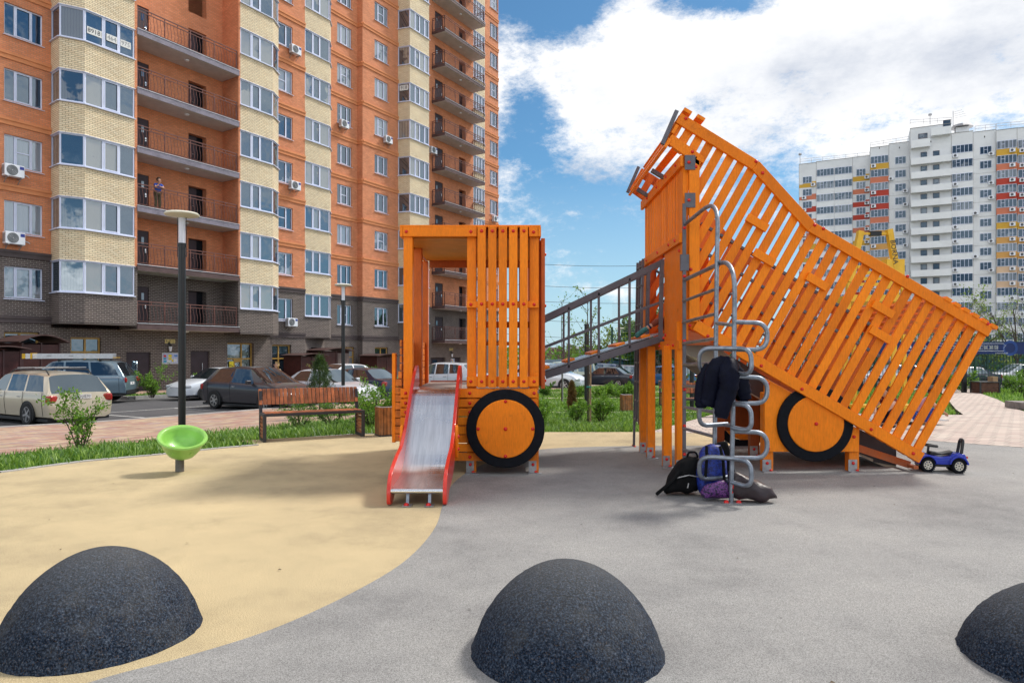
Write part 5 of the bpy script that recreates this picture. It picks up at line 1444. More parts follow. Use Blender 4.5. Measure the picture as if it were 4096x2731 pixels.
# ------------------------------------------------------------------ bags and jacket
def lump(name,label,cat,loc,pts,m,sub=2,disp=.02,seed=0,rz=0,children=()):
    """soft bag grown from a rough hull"""
    bm=bmesh.new()
    for p in pts: bm.verts.new(p)
    bmesh.ops.convex_hull(bm,input=bm.verts[:])
    bmesh.ops.triangulate(bm,faces=bm.faces[:])
    bmesh.ops.subdivide_edges(bm,edges=bm.edges[:],cuts=3,use_grid_fill=True)
    for _ in range(6): bmesh.ops.smooth_vert(bm,verts=bm.verts[:],factor=.5,use_axis_x=True,use_axis_y=True,use_axis_z=True)
    bm.normal_update()
    for v in bm.verts:
        c=v.co;d=math.sin(c.x*31+seed)*math.sin(c.z*27+c.y*17+seed*2)+.7*math.sin(c.z*61+c.x*23+seed)*math.sin(c.x*47-c.y*39)
        v.co+=v.normal*disp*d
        if v.co.z<0: v.co.z=0
    for f in bm.faces: f.smooth=True
    me=bpy.data.meshes.new(name);bm.to_mesh(me);bm.free();me.materials.append(m)
    o=bpy.data.objects.new(name,me);COL.objects.link(o)
    t=thing(cat.replace(' ','_'),label,cat,loc,rz) if children is not None else None
    if t: o.parent=t
    return t,o
cloth_bk=mat('black_cloth',(.006,.006,.007),.8,0,.3,14,.3,120,spec=.15)
cloth_navy=mat('navy_quilt',(.004,.005,.015),.55,0,.3,10,.2,90,spec=.10)
def floral(name,bg,c1,c2,sc_):
    m,t_,b,ns,ls=nt(name);v=objco(t_);f=noise(t_,sc_,4,.7,v);g=noise(t_,sc_*2.1,3,.6,v)
    cc=ramp(t_,f,[(.44,bg),(.52,c1),(.6,bg)]);cc=mixc(t_,ramp(t_,g,[(.56,0.0),(.62,1.0)]),cc,c2)
    ls.new(cc,b.inputs['Base Color']);b.inputs['Roughness'].default_value=.5;return m
blue_fl=floral('blue_patterned_cloth',(.005,.012,.13),(.012,.045,.36),(.004,.007,.06),22)
pur_fl=floral('purple_patterned_cloth',(.010,.005,.03),(.20,.05,.26),(.05,.01,.11),26)
t,o=lump('bag_body','black backpack slumped on the ground against the ladder foot','backpack',(1.83,7.26,.004),[(-.24,.0,.02),(-.26,-.1,.07),(-.18,-.18,.02),(.17,-.19,.02),(.2,.1,.02),(-.1,.17,.02),(-.14,-.14,.22),(.17,-.17,.25),(-.01,-.07,.41),(.13,-.09,.43),(.17,.07,.40),(-.02,.08,.39),(-.17,.08,.19)],cloth_bk,seed=1,disp=.014)
mb=MB();mb.tube(fillet([(.02,-.05,.40),(.03,-.07,.455),(.11,-.07,.455),(.13,-.05,.40)],.03),.011,6);mb.build('handle',cloth_bk,t,world=False,smooth=True)
mb=MB();mb.tube([(-.08,-.16,.27),(-.17,-.19,.17),(-.27,-.14,.07),(-.31,-.09,.018)],.018,6);mb.build('strap',cloth_bk,t,world=False,smooth=True)
mb=MB();mb.bar((-.01,-.185,.10),(.0,-.19,.15),.012,.01);mb.tube([(-.12,-.172,.2),(.0,-.20,.235),(.14,-.185,.21)],.006,5);mb.build('zip_pull',zinc,t,world=False)
t.scale=(.74,.8,.78) if False else (1,1,1)
t,o=lump('bag_body','bright blue patterned backpack standing behind the ladder pole','backpack',(2.07,7.12,.004),[(-.17,-.1,.02),(.17,-.1,.02),(.17,.12,.02),(-.17,.12,.02),(-.16,-.12,.3),(.16,-.12,.3),(-.10,-.06,.56),(.12,-.06,.58),(.12,.1,.56),(-.10,.1,.54),(.18,.02,.3)],blue_fl,seed=2,disp=.01)
for x in (-.07,.07):
    mb=MB();mb.tube([(x,-.10,.54),(x*1.2,-.155,.4),(x*1.4,-.15,.2)],.016,6);mb.build('strap',cloth_bk,t,world=False,smooth=True)
t,o=lump('bag_body','small purple floral bag lying in front of the blue backpack','bag',(2.07,6.93,.004),[(-.17,-.1,.02),(.17,-.1,.02),(.19,.1,.02),(-.17,.1,.02),(-.14,-.1,.2),(.14,-.1,.2),(.0,.0,.24),(.2,0,.12),(-.19,0,.1)],pur_fl,seed=3,disp=.012)
mb=MB();mb.bar((.13,-.115,.1),(.14,-.118,.19),.02,.008);mb.build('tag',red_bolt,t,world=False)
brown_l=mat('brown_shiny_cloth',(.030,.018,.022),.4,0,.25,8,.3,50)
t,o=lump('bag_body','dark brown slumped cloth bag right of the ladder foot','bag',(2.36,6.86,.004),[(-.22,-.05,.02),(-.2,.15,.02),(.25,-.12,.02),(.36,.0,.02),(.25,.14,.02),(.3,-.06,.11),(.1,-.1,.15),(-.1,-.06,.3),(-.14,.08,.36),(.05,.1,.22),(-.2,.0,.34)],brown_l,seed=4,disp=.02)
t,o=lump('bag_body','black school bag propped behind the blue backpack','backpack',(2.2,7.2,.004),[(-.15,-.1,.02),(.2,-.1,.02),(.2,.12,.02),(-.15,.12,.02),(-.1,-.05,.58),(.08,-.05,.6),(.08,.08,.58),(-.1,.08,.56),(.16,-.08,.3)],cloth_bk,seed=6,disp=.012)
# jacket hung on the ladder: torso piece, two sleeves
t=thing('jacket','navy quilted jacket hung over the ladder loops','jacket',(2.08,6.8,1.17))
def quilt(path,radii,n=14,squash=.55,seed=0,ridge=.055):
    vs=[];pts=[];k=len(path)
    P_=smooth_line([tuple(p) for p in path],6);rr=smooth_line([(r_,) for r_ in radii],6);m=len(P_)
    dist=0
    for i,(p,r_) in enumerate(zip(P_,rr)):
        if i: dist+=(Vector(p)-Vector(P_[i-1])).length
        pul=1+.20*abs(math.sin(math.pi*dist/ridge))**.6-.12
        tn=(Vector(P_[min(i+1,m-1)])-Vector(P_[max(i-1,0)])).normalized();x=tn.cross(Vector((0,1,0))).normalized();y=tn.cross(x)
        for j in range(n):
            a=2*math.pi*j/n;w=1+.05*math.sin(3*a+i*.5+seed)
            vs.append(Vector(p)+x*math.cos(a)*r_[0]*pul*w+y*math.sin(a)*r_[0]*squash*pul*w)
    fs=[(i*n+j,i*n+(j+1)%n,(i+1)*n+(j+1)%n,(i+1)*n+j) for i in range(m-1) for j in range(n)]
    fs+=[tuple(range(n-1,-1,-1)),tuple((m-1)*n+j for j in range(n))]
    mb=MB();mb.add(vs,fs);return mb
quilt([(.10,.0,.235),(-.02,-.03,.20),(-.09,-.02,.05),(-.11,0,-.12),(-.13,0,-.20)],[.06,.095,.09,.085,.07],seed=1).build('jacket_body',cloth_navy,t,world=False,smooth=True,ang=80)
quilt([(.14,-.0,.24),(.06,-.08,.16),(.05,-.08,0),(.0,-.07,-.2),(-.02,-.07,-.31)],[.065,.10,.095,.08,.062],seed=2).build('jacket_front',cloth_navy,t,world=False,smooth=True,ang=80)
quilt([(.12,.04,.20),(.20,.05,.08),(.25,.05,-.06),(.27,.05,-.14)],[.07,.08,.07,.05],seed=3).build('sleeve',cloth_navy,t,world=False,smooth=True,ang=80)
quilt([(-.08,.02,.2),(-.16,.04,.05),(-.18,.04,-.12),(-.185,.04,-.22)],[.07,.075,.07,.05],seed=4).build('sleeve',cloth_navy,t,world=False,smooth=True,ang=80)
# driftwood piece on the grass rim
t=thing('driftwood','small pale piece of wood on the grass rim behind the green bowl','wood piece',(-5.0,10.35,.0),R(25));mb=MB();mb.tube([(-.16,0,.03),(-.05,.02,.05),(.06,0,.04),(.15,.02,.07)],[.02,.035,.03,.012],7);mb.build('branch',mat('bleached_wood',(.40,.32,.25),.8,0,.2,12),t,world=False,smooth=True)
# ------------------------------------------------------------------ yellow tower excavator frame behind the bed
ex=thing('yellow_play_digger','yellow steel play digger frame rising behind the tipper bed','play structure',(8.6,15.3,0))
Ye=15.3
mb=MB()
a=N(3400,1130,Ye);b=N(3442,925,Ye);mb.bar(a,b,.12,.12,up=(0,1,0));a2=N(3585,1090,Ye);b2=N(3555,918,Ye);mb.bar(a2,b2,.12,.12,up=(0,1,0));
mb.bar(N(3442,935,Ye),N(3480,935,Ye),.05,.05);mb.bar(N(3520,935,Ye),N(3556,935,Ye),.05,.05)
for n in (3370,3560): mb.bar(N(n,1700,Ye),N(n+25,1130,Ye),.10,.10,up=(0,1,0))
for n in (3420,3620): mb.bar(N(n,1660,Ye+1.2),N(n-10,1130,Ye+1.2),.08,.08,up=(0,1,0))
mb.build('frame',yellow_pl,ex)
mb=MB();mb.bar(N(3478,935,Ye),N(3522,935,Ye),.10,.10);mb.build('roller',black,ex)
mb=MB();p=N(3480,1100,Ye);mb.mm((p.x-.5,Ye-.1,p.z-.6),(p.x+.75,Ye+1.2,p.z-.45));mb.mm((p.x+.35,Ye-.05,p.z-.3),(p.x+.75,Ye+.2,p.z+.35))
for i in range(4): mb.mm((p.x-.3,Ye-.06,p.z-.25+i*.13),(p.x+.35,Ye-.02,p.z-.18+i*.13))
mb.mm((p.x-.6,Ye,p.z-1.0),(p.x+.8,Ye+.08,p.z-.9));mb.mm((p.x-.5,Ye-.3,.3),(p.x+.9,Ye+.0,.36));build_each(mb,'cabin_bar',yellow_pl,ex)
mb=MB();
for n in (3395,3560):
    q=N(n,1300,Ye-.1)
    for i in range(22): mb.box((q.x,q.y,q.z-i*.06),(.02,.012,.05),Matrix.Rotation(i*.8,3,'Z'))
mb.build('chain',zinc,ex)
o=text_mesh('marking','BORNA',.16,Matrix.Translation(N(3570,1010,Ye)+Vector((0,-.065,0)))@Rup@Matrix.Rotation(R(-82),4,'Z'),ink,ex);o.matrix_basis=wm(ex).inverted()@o.matrix_basis
mb=MB();mb.mm((8.0,15.0,.012),(9.6,16.6,.03));mb.build('base_plate',zinc,ex)
# ------------------------------------------------------------------ vehicles
car_gl=glass('car_glass',(.008,.012,.016),(.06,.07,.07),-1,.13,(.72,.88,1))
tyre_m=mat('tyre',(.014,.014,.015),.8,0,.2,30);rim_m=mat('alloy_rim',(.45,.45,.47),.3,.8,.1,20);rim_d=mat('dark_rim',(.04,.04,.045),.4,.5)
lens_r=mat('red_lens',(.32,.012,.012),.12,0,.1,20,coat=.5);lens_w=mat('clear_lens',(.55,.58,.62),.08,.3,.2,25,coat=.5);trim=mat('black_trim',(.018,.018,.02),.5,0,.2,9)
plate_m=mat('plate_white',(.68,.68,.68),.5)
PRE={}
# lines: x_low, z_belt, half width, x_top, z_top, half width top, side flag, top flag
PRE['hatch']=dict(L=4.45,zb=.2,wx=(1.37,-1.33),r=.32,lines=[(-2.21,.62,.70,-2.21,.64,.55,'','') ,(-2.16,.93,.80,-2.12,.96,.66,'','R'),(-2.0,.98,.84,-1.58,1.47,.55,'',''),(-1.72,.99,.86,-1.28,1.51,.57,'S',''),(-.52,.97,.88,-.48,1.55,.60,'',''),(-.44,.97,.88,-.41,1.55,.60,'S',''),(.78,.93,.88,.32,1.52,.59,'','W'),(1.38,.93,.86,1.38,.97,.70,'',''),(1.8,.84,.83,1.8,.87,.68,'',''),(2.08,.70,.77,2.08,.73,.60,'',''),(2.23,.55,.62,2.23,.57,.45,'','')])
PRE['wagon']=dict(L=4.68,zb=.2,wx=(1.42,-1.30),r=.32,lines=[(-2.34,.60,.80,-2.34,.62,.62,'',''),(-2.3,.88,.84,-2.28,.90,.72,'','R'),(-2.22,.93,.86,-1.86,1.40,.60,'',''),(-2.02,.94,.87,-1.62,1.44,.61,'S',''),(-1.08,.94,.88,-.92,1.47,.63,'',''),(-1.0,.94,.88,-.84,1.47,.63,'S',''),(-.05,.93,.88,-.0,1.48,.63,'',''),(.03,.93,.88,.06,1.48,.63,'S',''),(.98,.92,.87,.42,1.45,.61,'','W'),(1.28,.92,.86,1.28,.95,.72,'',''),(1.8,.84,.84,1.8,.87,.7,'',''),(2.15,.72,.80,2.15,.75,.66,'',''),(2.34,.54,.66,2.34,.56,.5,'','')])
PRE['suv']=dict(L=4.7,zb=.36,wx=(1.40,-1.30),r=.38,lines=[(-2.32,.72,.86,-2.32,.74,.7,'',''),(-2.28,1.08,.90,-2.27,1.10,.78,'','R'),(-2.2,1.14,.91,-1.92,1.68,.68,'',''),(-2.05,1.14,.91,-1.72,1.73,.69,'S',''),(-1.05,1.14,.92,-.95,1.77,.70,'',''),(-.97,1.14,.92,-.88,1.77,.70,'S',''),(-.1,1.13,.92,-.06,1.78,.70,'',''),(-.02,1.13,.92,.01,1.78,.70,'S',''),(.92,1.12,.91,.45,1.74,.68,'','W'),(1.12,1.13,.90,1.12,1.17,.76,'',''),(1.7,1.08,.89,1.7,1.12,.76,'',''),(2.2,.98,.86,2.2,1.02,.74,'',''),(2.35,.74,.80,2.35,.76,.66,'','')])
PRE['sedan']=dict(L=4.3,zb=.2,wx=(1.30,-1.22),r=.30,lines=[(-2.15,.58,.72,-2.15,.60,.6,'',''),(-2.08,.90,.79,-2.06,.93,.68,'',''),(-1.62,.95,.82,-1.62,.98,.70,'','R'),(-1.45,.95,.83,-.98,1.38,.56,'',''),(-1.28,.95,.84,-.82,1.41,.57,'S',''),(-.33,.94,.84,-.28,1.43,.58,'',''),(-.25,.94,.84,-.21,1.43,.58,'S',''),(.80,.91,.84,.30,1.40,.56,'','W'),(1.02,.90,.83,1.02,.93,.68,'',''),(1.55,.82,.81,1.55,.85,.66,'',''),(1.98,.70,.78,1.98,.73,.62,'',''),(2.15,.54,.66,2.15,.56,.5,'','')])
PRE['minivan']=dict(L=4.75,zb=.22,wx=(1.45,-1.35),r=.33,lines=[(-2.38,.66,.84,-2.38,.68,.68,'',''),(-2.34,.98,.88,-2.32,1.0,.76,'','R'),(-2.26,1.02,.89,-1.92,1.60,.66,'',''),(-2.1,1.02,.90,-1.75,1.65,.67,'S',''),(-1.0,1.02,.91,-.9,1.70,.68,'',''),(-.92,1.02,.91,-.83,1.70,.68,'S',''),(.15,1.0,.91,.15,1.70,.68,'',''),(.23,1.0,.91,.22,1.70,.68,'S',''),(1.25,.97,.90,.55,1.64,.66,'','W'),(1.6,.98,.88,1.6,1.02,.72,'',''),(1.95,.86,.86,1.95,.90,.7,'',''),(2.25,.72,.8,2.25,.75,.64,'',''),(2.38,.54,.66,2.38,.56,.5,'','')])
PRE['boxvan']=dict(L=4.4,zb=.25,wx=(1.25,-1.3),r=.33,lines=[(-2.2,.66,.82,-2.2,.68,.7,'',''),(-2.19,1.08,.85,-2.17,1.1,.76,'','R'),(-2.14,1.12,.86,-2.02,1.78,.76,'',''),(-2.02,1.12,.86,-1.9,1.83,.76,'S',''),(-.9,1.12,.87,-.87,1.86,.77,'',''),(-.82,1.12,.87,-.8,1.86,.77,'S',''),(.2,1.12,.87,.2,1.86,.77,'',''),(.28,1.12,.87,.27,1.86,.77,'S',''),(1.4,1.08,.86,1.0,1.80,.74,'','W'),(1.65,1.06,.85,1.65,1.1,.76,'',''),(2.0,.98,.84,2.0,1.02,.74,'',''),(2.2,.66,.78,2.2,.68,.66,'','')])
PRE['crossover']=dict(L=4.4,zb=.26,wx=(1.33,-1.30),r=.34,lines=[(-2.19,.68,.80,-2.19,.70,.64,'',''),(-2.13,1.0,.86,-2.1,1.03,.74,'','R'),(-1.95,1.06,.88,-1.5,1.53,.60,'',''),(-1.6,1.07,.89,-1.22,1.57,.61,'S',''),(-.78,1.04,.90,-.68,1.60,.63,'',''),(-.70,1.03,.90,-.6,1.60,.63,'S',''),(.10,1.0,.90,.12,1.61,.64,'',''),(.18,1.0,.90,.19,1.61,.64,'S',''),(1.05,.97,.89,.5,1.57,.62,'','W'),(1.35,.97,.88,1.35,1.01,.74,'',''),(1.8,.9,.86,1.8,.94,.7,'',''),(2.1,.76,.80,2.1,.79,.64,'',''),(2.21,.58,.66,2.21,.6,.5,'','')])
def densify(lines):
    out=[]
    for i,(a,b) in enumerate(zip(lines[:-1],lines[1:])):
        n=3 if (a[6]=='S' or a[7]) else (2 if abs(b[0]-a[0])>.25 else 1)
        for j in range(n):
            t=j/n;v=[lerp(a[k],b[k],t) for k in range(6)]
            if n>1 and j and not a[7]:
                # gentle bow in the roof and the flanks
                v[4]+=.012*math.sin(math.pi*t) if a[4]>1.2 else .004
            out.append(v+[a[6],a[7]])
    out.append(list(lines[-1]));return out
def wheel_mesh(r,rm,spokes):
    mb=MB();M=Matrix.Rotation(R(90),4,'X')
    mb.lathe([(r*.66,-.10),(r*.93,-.10),(r,-.06),(r,.06),(r*.93,.10),(r*.66,.10)],28,M,close=True);tm=mb.mesh('tyre',tyre_m,smooth=True)
    mb=MB();mb.lathe([(r*.68,.06),(r*.68,.095),(r*.6,.095),(r*.6,.06)],24,M,close=True)
    mb.lathe([(r*.16,.06),(r*.16,.098),(0,.1)],12,M)
    for i in range(spokes):
        a=2*math.pi*i/spokes;d=Vector((math.cos(a),0,math.sin(a)))
        mb.bar(d*r*.1+Vector((0,-.085,0)),d*r*.64+Vector((0,-.085,0)),r*.16 if spokes<7 else r*.09,.02,up=(0,-1,0))
    rm_=mb.mesh('rim',rm)
    mb=MB();mb.lathe([(r*.67,.05),(0,.05)],20,M);dm=mb.mesh('brake_disc',trim)
    return tm,rm_,dm
def car(label,kind,loc,head,paint,rim=None,spokes=5,group='cars parked by the brick block',cat='car',name='parked_car',plate=None,low=None,roofrail=False,lamps='hv',bootz=None):
    p=PRE[kind];t=thing(name,label,cat,loc,head,group)
    ln=densify(p['lines']);zb=p['zb'];G=[]
    for (xl,zbelt,hw,xt,zt,hwt,sf,tf) in ln:
        flat=zt<zbelt+.12
        xm=lambda k: lerp(xl,xt,k)
        zw=zbelt+.02 if flat else zbelt+.035
        col=[(xl,0,zb+.02),(xl,hw*.8,zb),(xl,hw*.97,zb+.07),(xl,hw*1.0,lerp(zb,zbelt,.42)),(xl,hw*1.02,lerp(zb,zbelt,.72)),(xl,hw*.985,zbelt-.02),(xl,hw*.95,zbelt+.012)]
        if flat:
            col+=[(xl,lerp(hw*.93,hwt,.5),lerp(zbelt,zt,.6)),(xt,hwt,zt),(xt,hwt*.55,zt+.012),(xt,0,zt+.018)]
        else:
            z7=zt-.075;k=(z7-zbelt)/(zt-zbelt)
            col+=[(xm(k),lerp(hw*.93,hwt,k)+.012,z7),(xt,hwt*.93,zt-.025),(xt,hwt*.55,zt),(xt,0,zt+.006)]
        G.append(col)
    nl=len(G);npnt=len(G[0]);parts={'body':MB(),'side_window':MB(),'windscreen':MB(),'rear_window':MB()}
    for i in range(nl-1):
        sf,tf=ln[i][6],ln[i][7]
        for j in range(npnt-1):
            nm='body'
            if sf=='S' and j==6: nm='side_window'
            if tf=='W' and j>=7: nm='windscreen'
            if tf=='R' and j>=7: nm='rear_window'
            for s_ in (1,-1):
                a,b,c,d=[Vector((q[0],q[1]*s_,q[2])) for q in (G[i][j],G[i+1][j],G[i+1][j+1],G[i][j+1])]
                if s_>0: a,b,c,d=d,c,b,a
                parts[nm].add([a,b,c,d],[(0,1,2,3)])
    for i,rev in ((0,False),(nl-1,True)):
        ring=[Vector(q) for q in G[i]]+[Vector((q[0],-q[1],q[2])) for q in G[i][::-1]]
        if rev: ring=ring[::-1]
        parts['body'].add(ring,[tuple(range(len(ring)))])
    def weld(o):
        b=bmesh.new();b.from_mesh(o.data);bmesh.ops.remove_doubles(b,verts=b.verts[:],dist=.0005)
        bmesh.ops.recalc_face_normals(b,faces=b.faces[:]) if o.name.startswith('body') else None
        for f in b.faces: f.smooth=True
        b.to_mesh(o.data);b.free();o.data.set_sharp_from_angle(angle=R(42))
    for nm,mb in parts.items():
        if mb.v:
            for piece in ([mb] if nm!='side_window' else mb.split()): weld(piece.build(nm,paint if nm=='body' else car_gl,t,world=False))
    W=max(l[2] for l in ln);xr,xf=ln[0][0],ln[-1][0];H=max(l[4] for l in ln)
    # lower sill and bumpers in black or body colour
    mb=MB();mb.mm((xr+.12,-W*.93,zb-.06),(xf-.14,W*.93,zb+.02))
    if low: mb.mm((xr-.03,-W*.86,zb+.02),(xr+.14,W*.86,zb+.17))
    mb.build('underbody',trim,t,world=False)
    wm_=wheel_mesh(p['r'],rim or rim_m,spokes)
    for x in p['wx']:
        for s_ in (-1,1):
            y=s_*(W*.985-.085)
            mb=MB();M=Matrix.Translation((x,s_*(W+.004),p['r']+.02))@Matrix.Rotation(R(90)*-s_,4,'X')
            # arch: dark cut as a thin crescent
            mb.lathe([(p['r']+.055,-.02),(p['r']+.055,.014),(p['r']+.035,.014),(p['r']+.035,-.02)],30,Matrix.Translation((x,s_*(W*1.02),p['r']))@Matrix.Rotation(R(90)*-s_,4,'X'),close=True)
            mb.lathe([(p['r']+.05,-.05),(p['r']+.05,.006),(0,.006)],30,Matrix.Translation((x,s_*(W*1.02),p['r']))@Matrix.Rotation(R(90)*-s_,4,'X'))
            b=bmesh.new()
            o=mb.build('wheel_arch',trim,t,world=False);b.from_mesh(o.data)
            bmesh.ops.bisect_plane(b,geom=b.verts[:]+b.edges[:]+b.faces[:],plane_co=(0,0,zb-.02),plane_no=(0,0,-1),clear_outer=True);b.to_mesh(o.data);b.free()
            w=bpy.data.objects.new('wheel',wm_[0]);COL.objects.link(w);w.parent=t;w.location=(x,s_*(W-.06),p['r']);w.rotation_euler=(0,rnd.uniform(0,6),0) if s_<0 else (0,rnd.uniform(0,6),math.pi)
            for m_ in wm_[1:]:
                c=bpy.data.objects.new(m_.name.split('.')[0],m_);COL.objects.link(c);c.parent=w
    def blob(nm,c,size,m,rz=0):
        mb=MB();mb.box(c,size,Matrix.Rotation(rz,3,'Z'));o=mb.build(nm,m,t,world=False,bevel=min(size)*.3);return o
    zf=ln[-2][1];zr=ln[1][1]
    for s_ in (-1,1):
        blob('headlight',(xf-.17,s_*W*.70,zf-.075),(.30,.36,.14),lens_w,-s_*.55)
        if lamps=='tall': blob('tail_light',(xr+.16,s_*W*.86,zr+.12),(.22,.14,.55),lens_r,s_*.3)
        else: blob('tail_light',(xr+.10,s_*W*.80,zr-.13),(.20,.34,.22),lens_r,s_*.45)
        a=ln[[i for i,l in enumerate(ln) if l[7]=='W'][0]]
        mb=MB();mb.box((a[0]-.12,s_*(a[2]+.1),a[1]+.09),(.11,.2,.13));mb.build('mirror',paint,t,world=False,bevel=.03)
        for l in p['lines']:
            if l[6]=='S' and l[0]>-1.5:
                blob('door_handle',(l[0]+.17,s_*(l[2]*1.015),l[1]-.13),(.17,.035,.03),chrome if not low else paint)
        # door seams
        mb=MB()
        for l in p['lines']:
            if l[6]=='S': mb.tube([(l[0]-.03,s_*l[2]*1.003,l[1]),(l[0]-.03,s_*l[2]*1.024,lerp(zb,l[1],.72)),(l[0]-.03,s_*l[2]*1.004,lerp(zb,l[1],.42)),(l[0]-.03,s_*l[2]*.975,zb+.09)],.006,4)
        mb.build('door_seam',trim,t,world=False)
    for x,nm in ((xf-.015,'front'),(xr+.0,'rear')):
        z=(zb+.22) if nm=='front' else (bootz or zr-.28)
        if nm=='rear': x=ln[1][0]-.035
        mb=MB();mb.box((x,0,z),(.02,.52,.112));pl_=mb.build('number_plate',plate_m,t,world=False)
        if plate and nm in plate:
            txt=plate[nm];rot=Matrix.Rotation(R(90) if nm=='front' else R(-90),4,'Z')@Rup
            text_mesh('plate_text',txt,.10,Matrix.Translation((x+(.012 if nm=='front' else -.012),0,z))@rot,ink,pl_,.001)
    mb=MB();mb.box((xf-.03,0,zf-.16),(.05,W*1.0,.11));mb.build('grille',trim,t,world=False)
    if roofrail:
        mb=MB()
        for s_ in (-1,1): mb.tube([(-1.8,s_*.6,H-.06),(-1.6,s_*.6,H+.03),(.2,s_*.6,H+.045),(.42,s_*.6,H-.03)],.018,6)
        mb.build('roof_rail',black,t,world=False,smooth=True)
    t['_H']=H
    return t
def paint(name,c,metal=.35,rough=.3): return mat(name,c,rough,metal,.05,1.5,coat=.6,dirt=((.22,.20,.17),1.6,.6,.08))
HN,HNB,HUB=R(-30.4),R(149.6),R(-120.4)
def cz(s,o): q=F(s,o);return Vector((q.x,q.y,T(q.x,q.y)+ROAD))
c1=car('gold estate car with roof bars, seen from behind at the left edge','wagon',cz(-4.55,13.25),HNB,paint('champagne_paint',(.54,.475,.36)),plate={'rear':'С402МЕ93'},low=False,bootz=.80,name='estate_car',cat='estate car')
# its roof bars
H=1.48
mb=MB()
for s_ in (-1,1): mb.tube([(-1.75,s_*.56,H-.07),(-1.6,s_*.56,H+.05),(.1,s_*.56,H+.06),(.35,s_*.56,H-.03)],.02,6)
mb.build('roof_rail',black,c1,world=False,smooth=True)
for x in (-1.25,-.3):
    mb=MB();mb.bar((x,-.68,H+.11),(x,.68,H+.11),.05,.025);mb.build('roof_bar',zinc,c1,world=False)
text_mesh('lettering','PASSAT',.07,Matrix.Translation((-2.325,.45,.86))@Matrix.Rotation(R(-90),4,'Z')@Rup,chrome,c1,.003)
c2=car('blue grey off road car carrying a ladder on its roof','suv',Vector((-18.4,28.5,T(-17,28)+ROAD)),R(193),paint('steel_blue_paint',(.14,.205,.26)),roofrail=False,low=True,name='off_road_car',cat='off-road car',plate={'rear':'М7'})
mb=MB()
for s_ in (-1,1): mb.mm((-2.1,s_*.925-.006,1.06),(2.0,s_*.925+.006,1.075))
mb.build('white_stripe',white,c2,world=False)
mb=MB()
for x in (-1.3,.2): mb.bar((x,-.7,1.82),(x,.7,1.82),.06,.04);mb.mm((x-.04,-.68,1.70),(x+.04,-.6,1.82));mb.mm((x-.04,.6,1.70),(x+.04,.68,1.82))
mb.build('roof_bar',black,c2,world=False)
al=mat('ladder_aluminium',(.58,.59,.62),.35,.6,.1,10)
q=Vector((-18.4,28.5,T(-17,28)+ROAD));t=thing('ladder','silver extension ladder with yellow feet lying on the off road car roof','ladder',(q.x,q.y,q.z+1.845),R(193))
for k in range(3):
    mb=MB()
    for y in (.18,.56): mb.mm((-1.75,y-.02,.07*k),(1.45,y+.02,.07*k+.06))
    for i in range(12): mb.mm((-1.65+i*.27,.2,.07*k+.01),(-1.62+i*.27,.54,.07*k+.045))
    mb.build('ladder_section',al,t,world=False)
mb=MB()
for y in (.18,.56): mb.mm((1.45,y-.03,0),(1.57,y+.03,.2));mb.mm((-1.9,y-.02,.02),(-1.75,y+.02,.05))
mb.mm((1.2,.15,-.01),(1.27,.6,.22));mb.build('foot',mat('yellow_feet',(.70,.40,.02),.5),t,world=False)
text_mesh('lettering','FORTE',.055,Matrix.Translation((-.2,.585,.10))@Matrix.Rotation(R(180),4,'Z')@Rup,ink,t,.001)
text_mesh('lettering','FORTE',.055,Matrix.Translation((.6,.585,.10))@Matrix.Rotation(R(180),4,'Z')@Rup,ink,t,.001)
car('white saloon car with its nose to the left, behind the nearest lamp post','sedan',cz(5.6,7.7),HUB,paint('white_blue_paint',(.68,.72,.78),.1),rim=rim_d,spokes=9,plate={'front':'В628УС'},name='saloon_car',cat='saloon car')
car('dark grey rounded hatchback parked behind the bench','hatch',cz(2.1,14.75),HN,paint('graphite_paint',(.045,.042,.05),.4),rim=mat('grey_hubcap',(.32,.31,.30),.5,.3),spokes=6,name='hatchback_car',cat='hatchback')
car('silver saloon car with a bright windscreen behind the small conifer','sedan',cz(5.0,15.35),HN,paint('silver_paint',(.58,.61,.67),.3),name='saloon_car',cat='saloon car')
car('white car whose roof shows between the conifer and the lamp post','hatch',cz(13.2,7.8),HUB,paint('plain_white_paint',(.62,.64,.68),.05),name='hatchback_car',cat='hatchback')
car('dark blue saloon car seen from behind, just left of the play cab','sedan',cz(8.0,14.2),HNB,paint('midnight_paint',(.012,.018,.045),.3),name='saloon_car',cat='saloon car')
car('white crossover car seen through the open play cab','crossover',cz(14.5,14.3),HNB,paint('pearl_white_paint',(.58,.62,.68),.15),name='crossover_car',cat='crossover')
g2='cars parked beyond the lawn'
def far(label,kind,n,Y,h,pc,**k):
    x=(n-2048)/2730*Y;return car(label,kind,(x,Y,T(x,Y)+ROAD),h,pc,group=g2,**k)
far('silver car with its nose to the right, just right of the play cab','hatch',2190,40,R(-25),paint('silver_paint',(.58,.61,.67)),name='hatchback_car',cat='hatchback')
far('boxy pale green van under the ramp','boxvan',2272,50,R(165),paint('mint_paint',(.46,.52,.42),.1),name='van',cat='van')
far('navy blue tall off road car beside the pale van','suv',2375,52,R(155),paint('navy_paint',(.02,.045,.13)),name='off_road_car',cat='off-road car')
far('dark saloon car with red tail lights between the blue car and the grey minivan','sedan',2425,48,R(150),paint('ink_paint',(.02,.025,.04)),name='saloon_car',cat='saloon car')
far('grey purple minivan with tall red tail lights under the ramp','minivan',2468,54,R(152),paint('mauve_paint',(.22,.21,.26)),lamps='tall',name='minivan',cat='minivan')
far('white estate car right of the grey minivan','wagon',2530,58,R(160),paint('plain_white_paint',(.62,.64,.68)),name='estate_car',cat='estate car')
far('bright blue hatchback seen between the orange tower posts','hatch',2655,50,R(140),paint('bright_blue_paint',(.03,.13,.34)),name='hatchback_car',cat='hatchback')
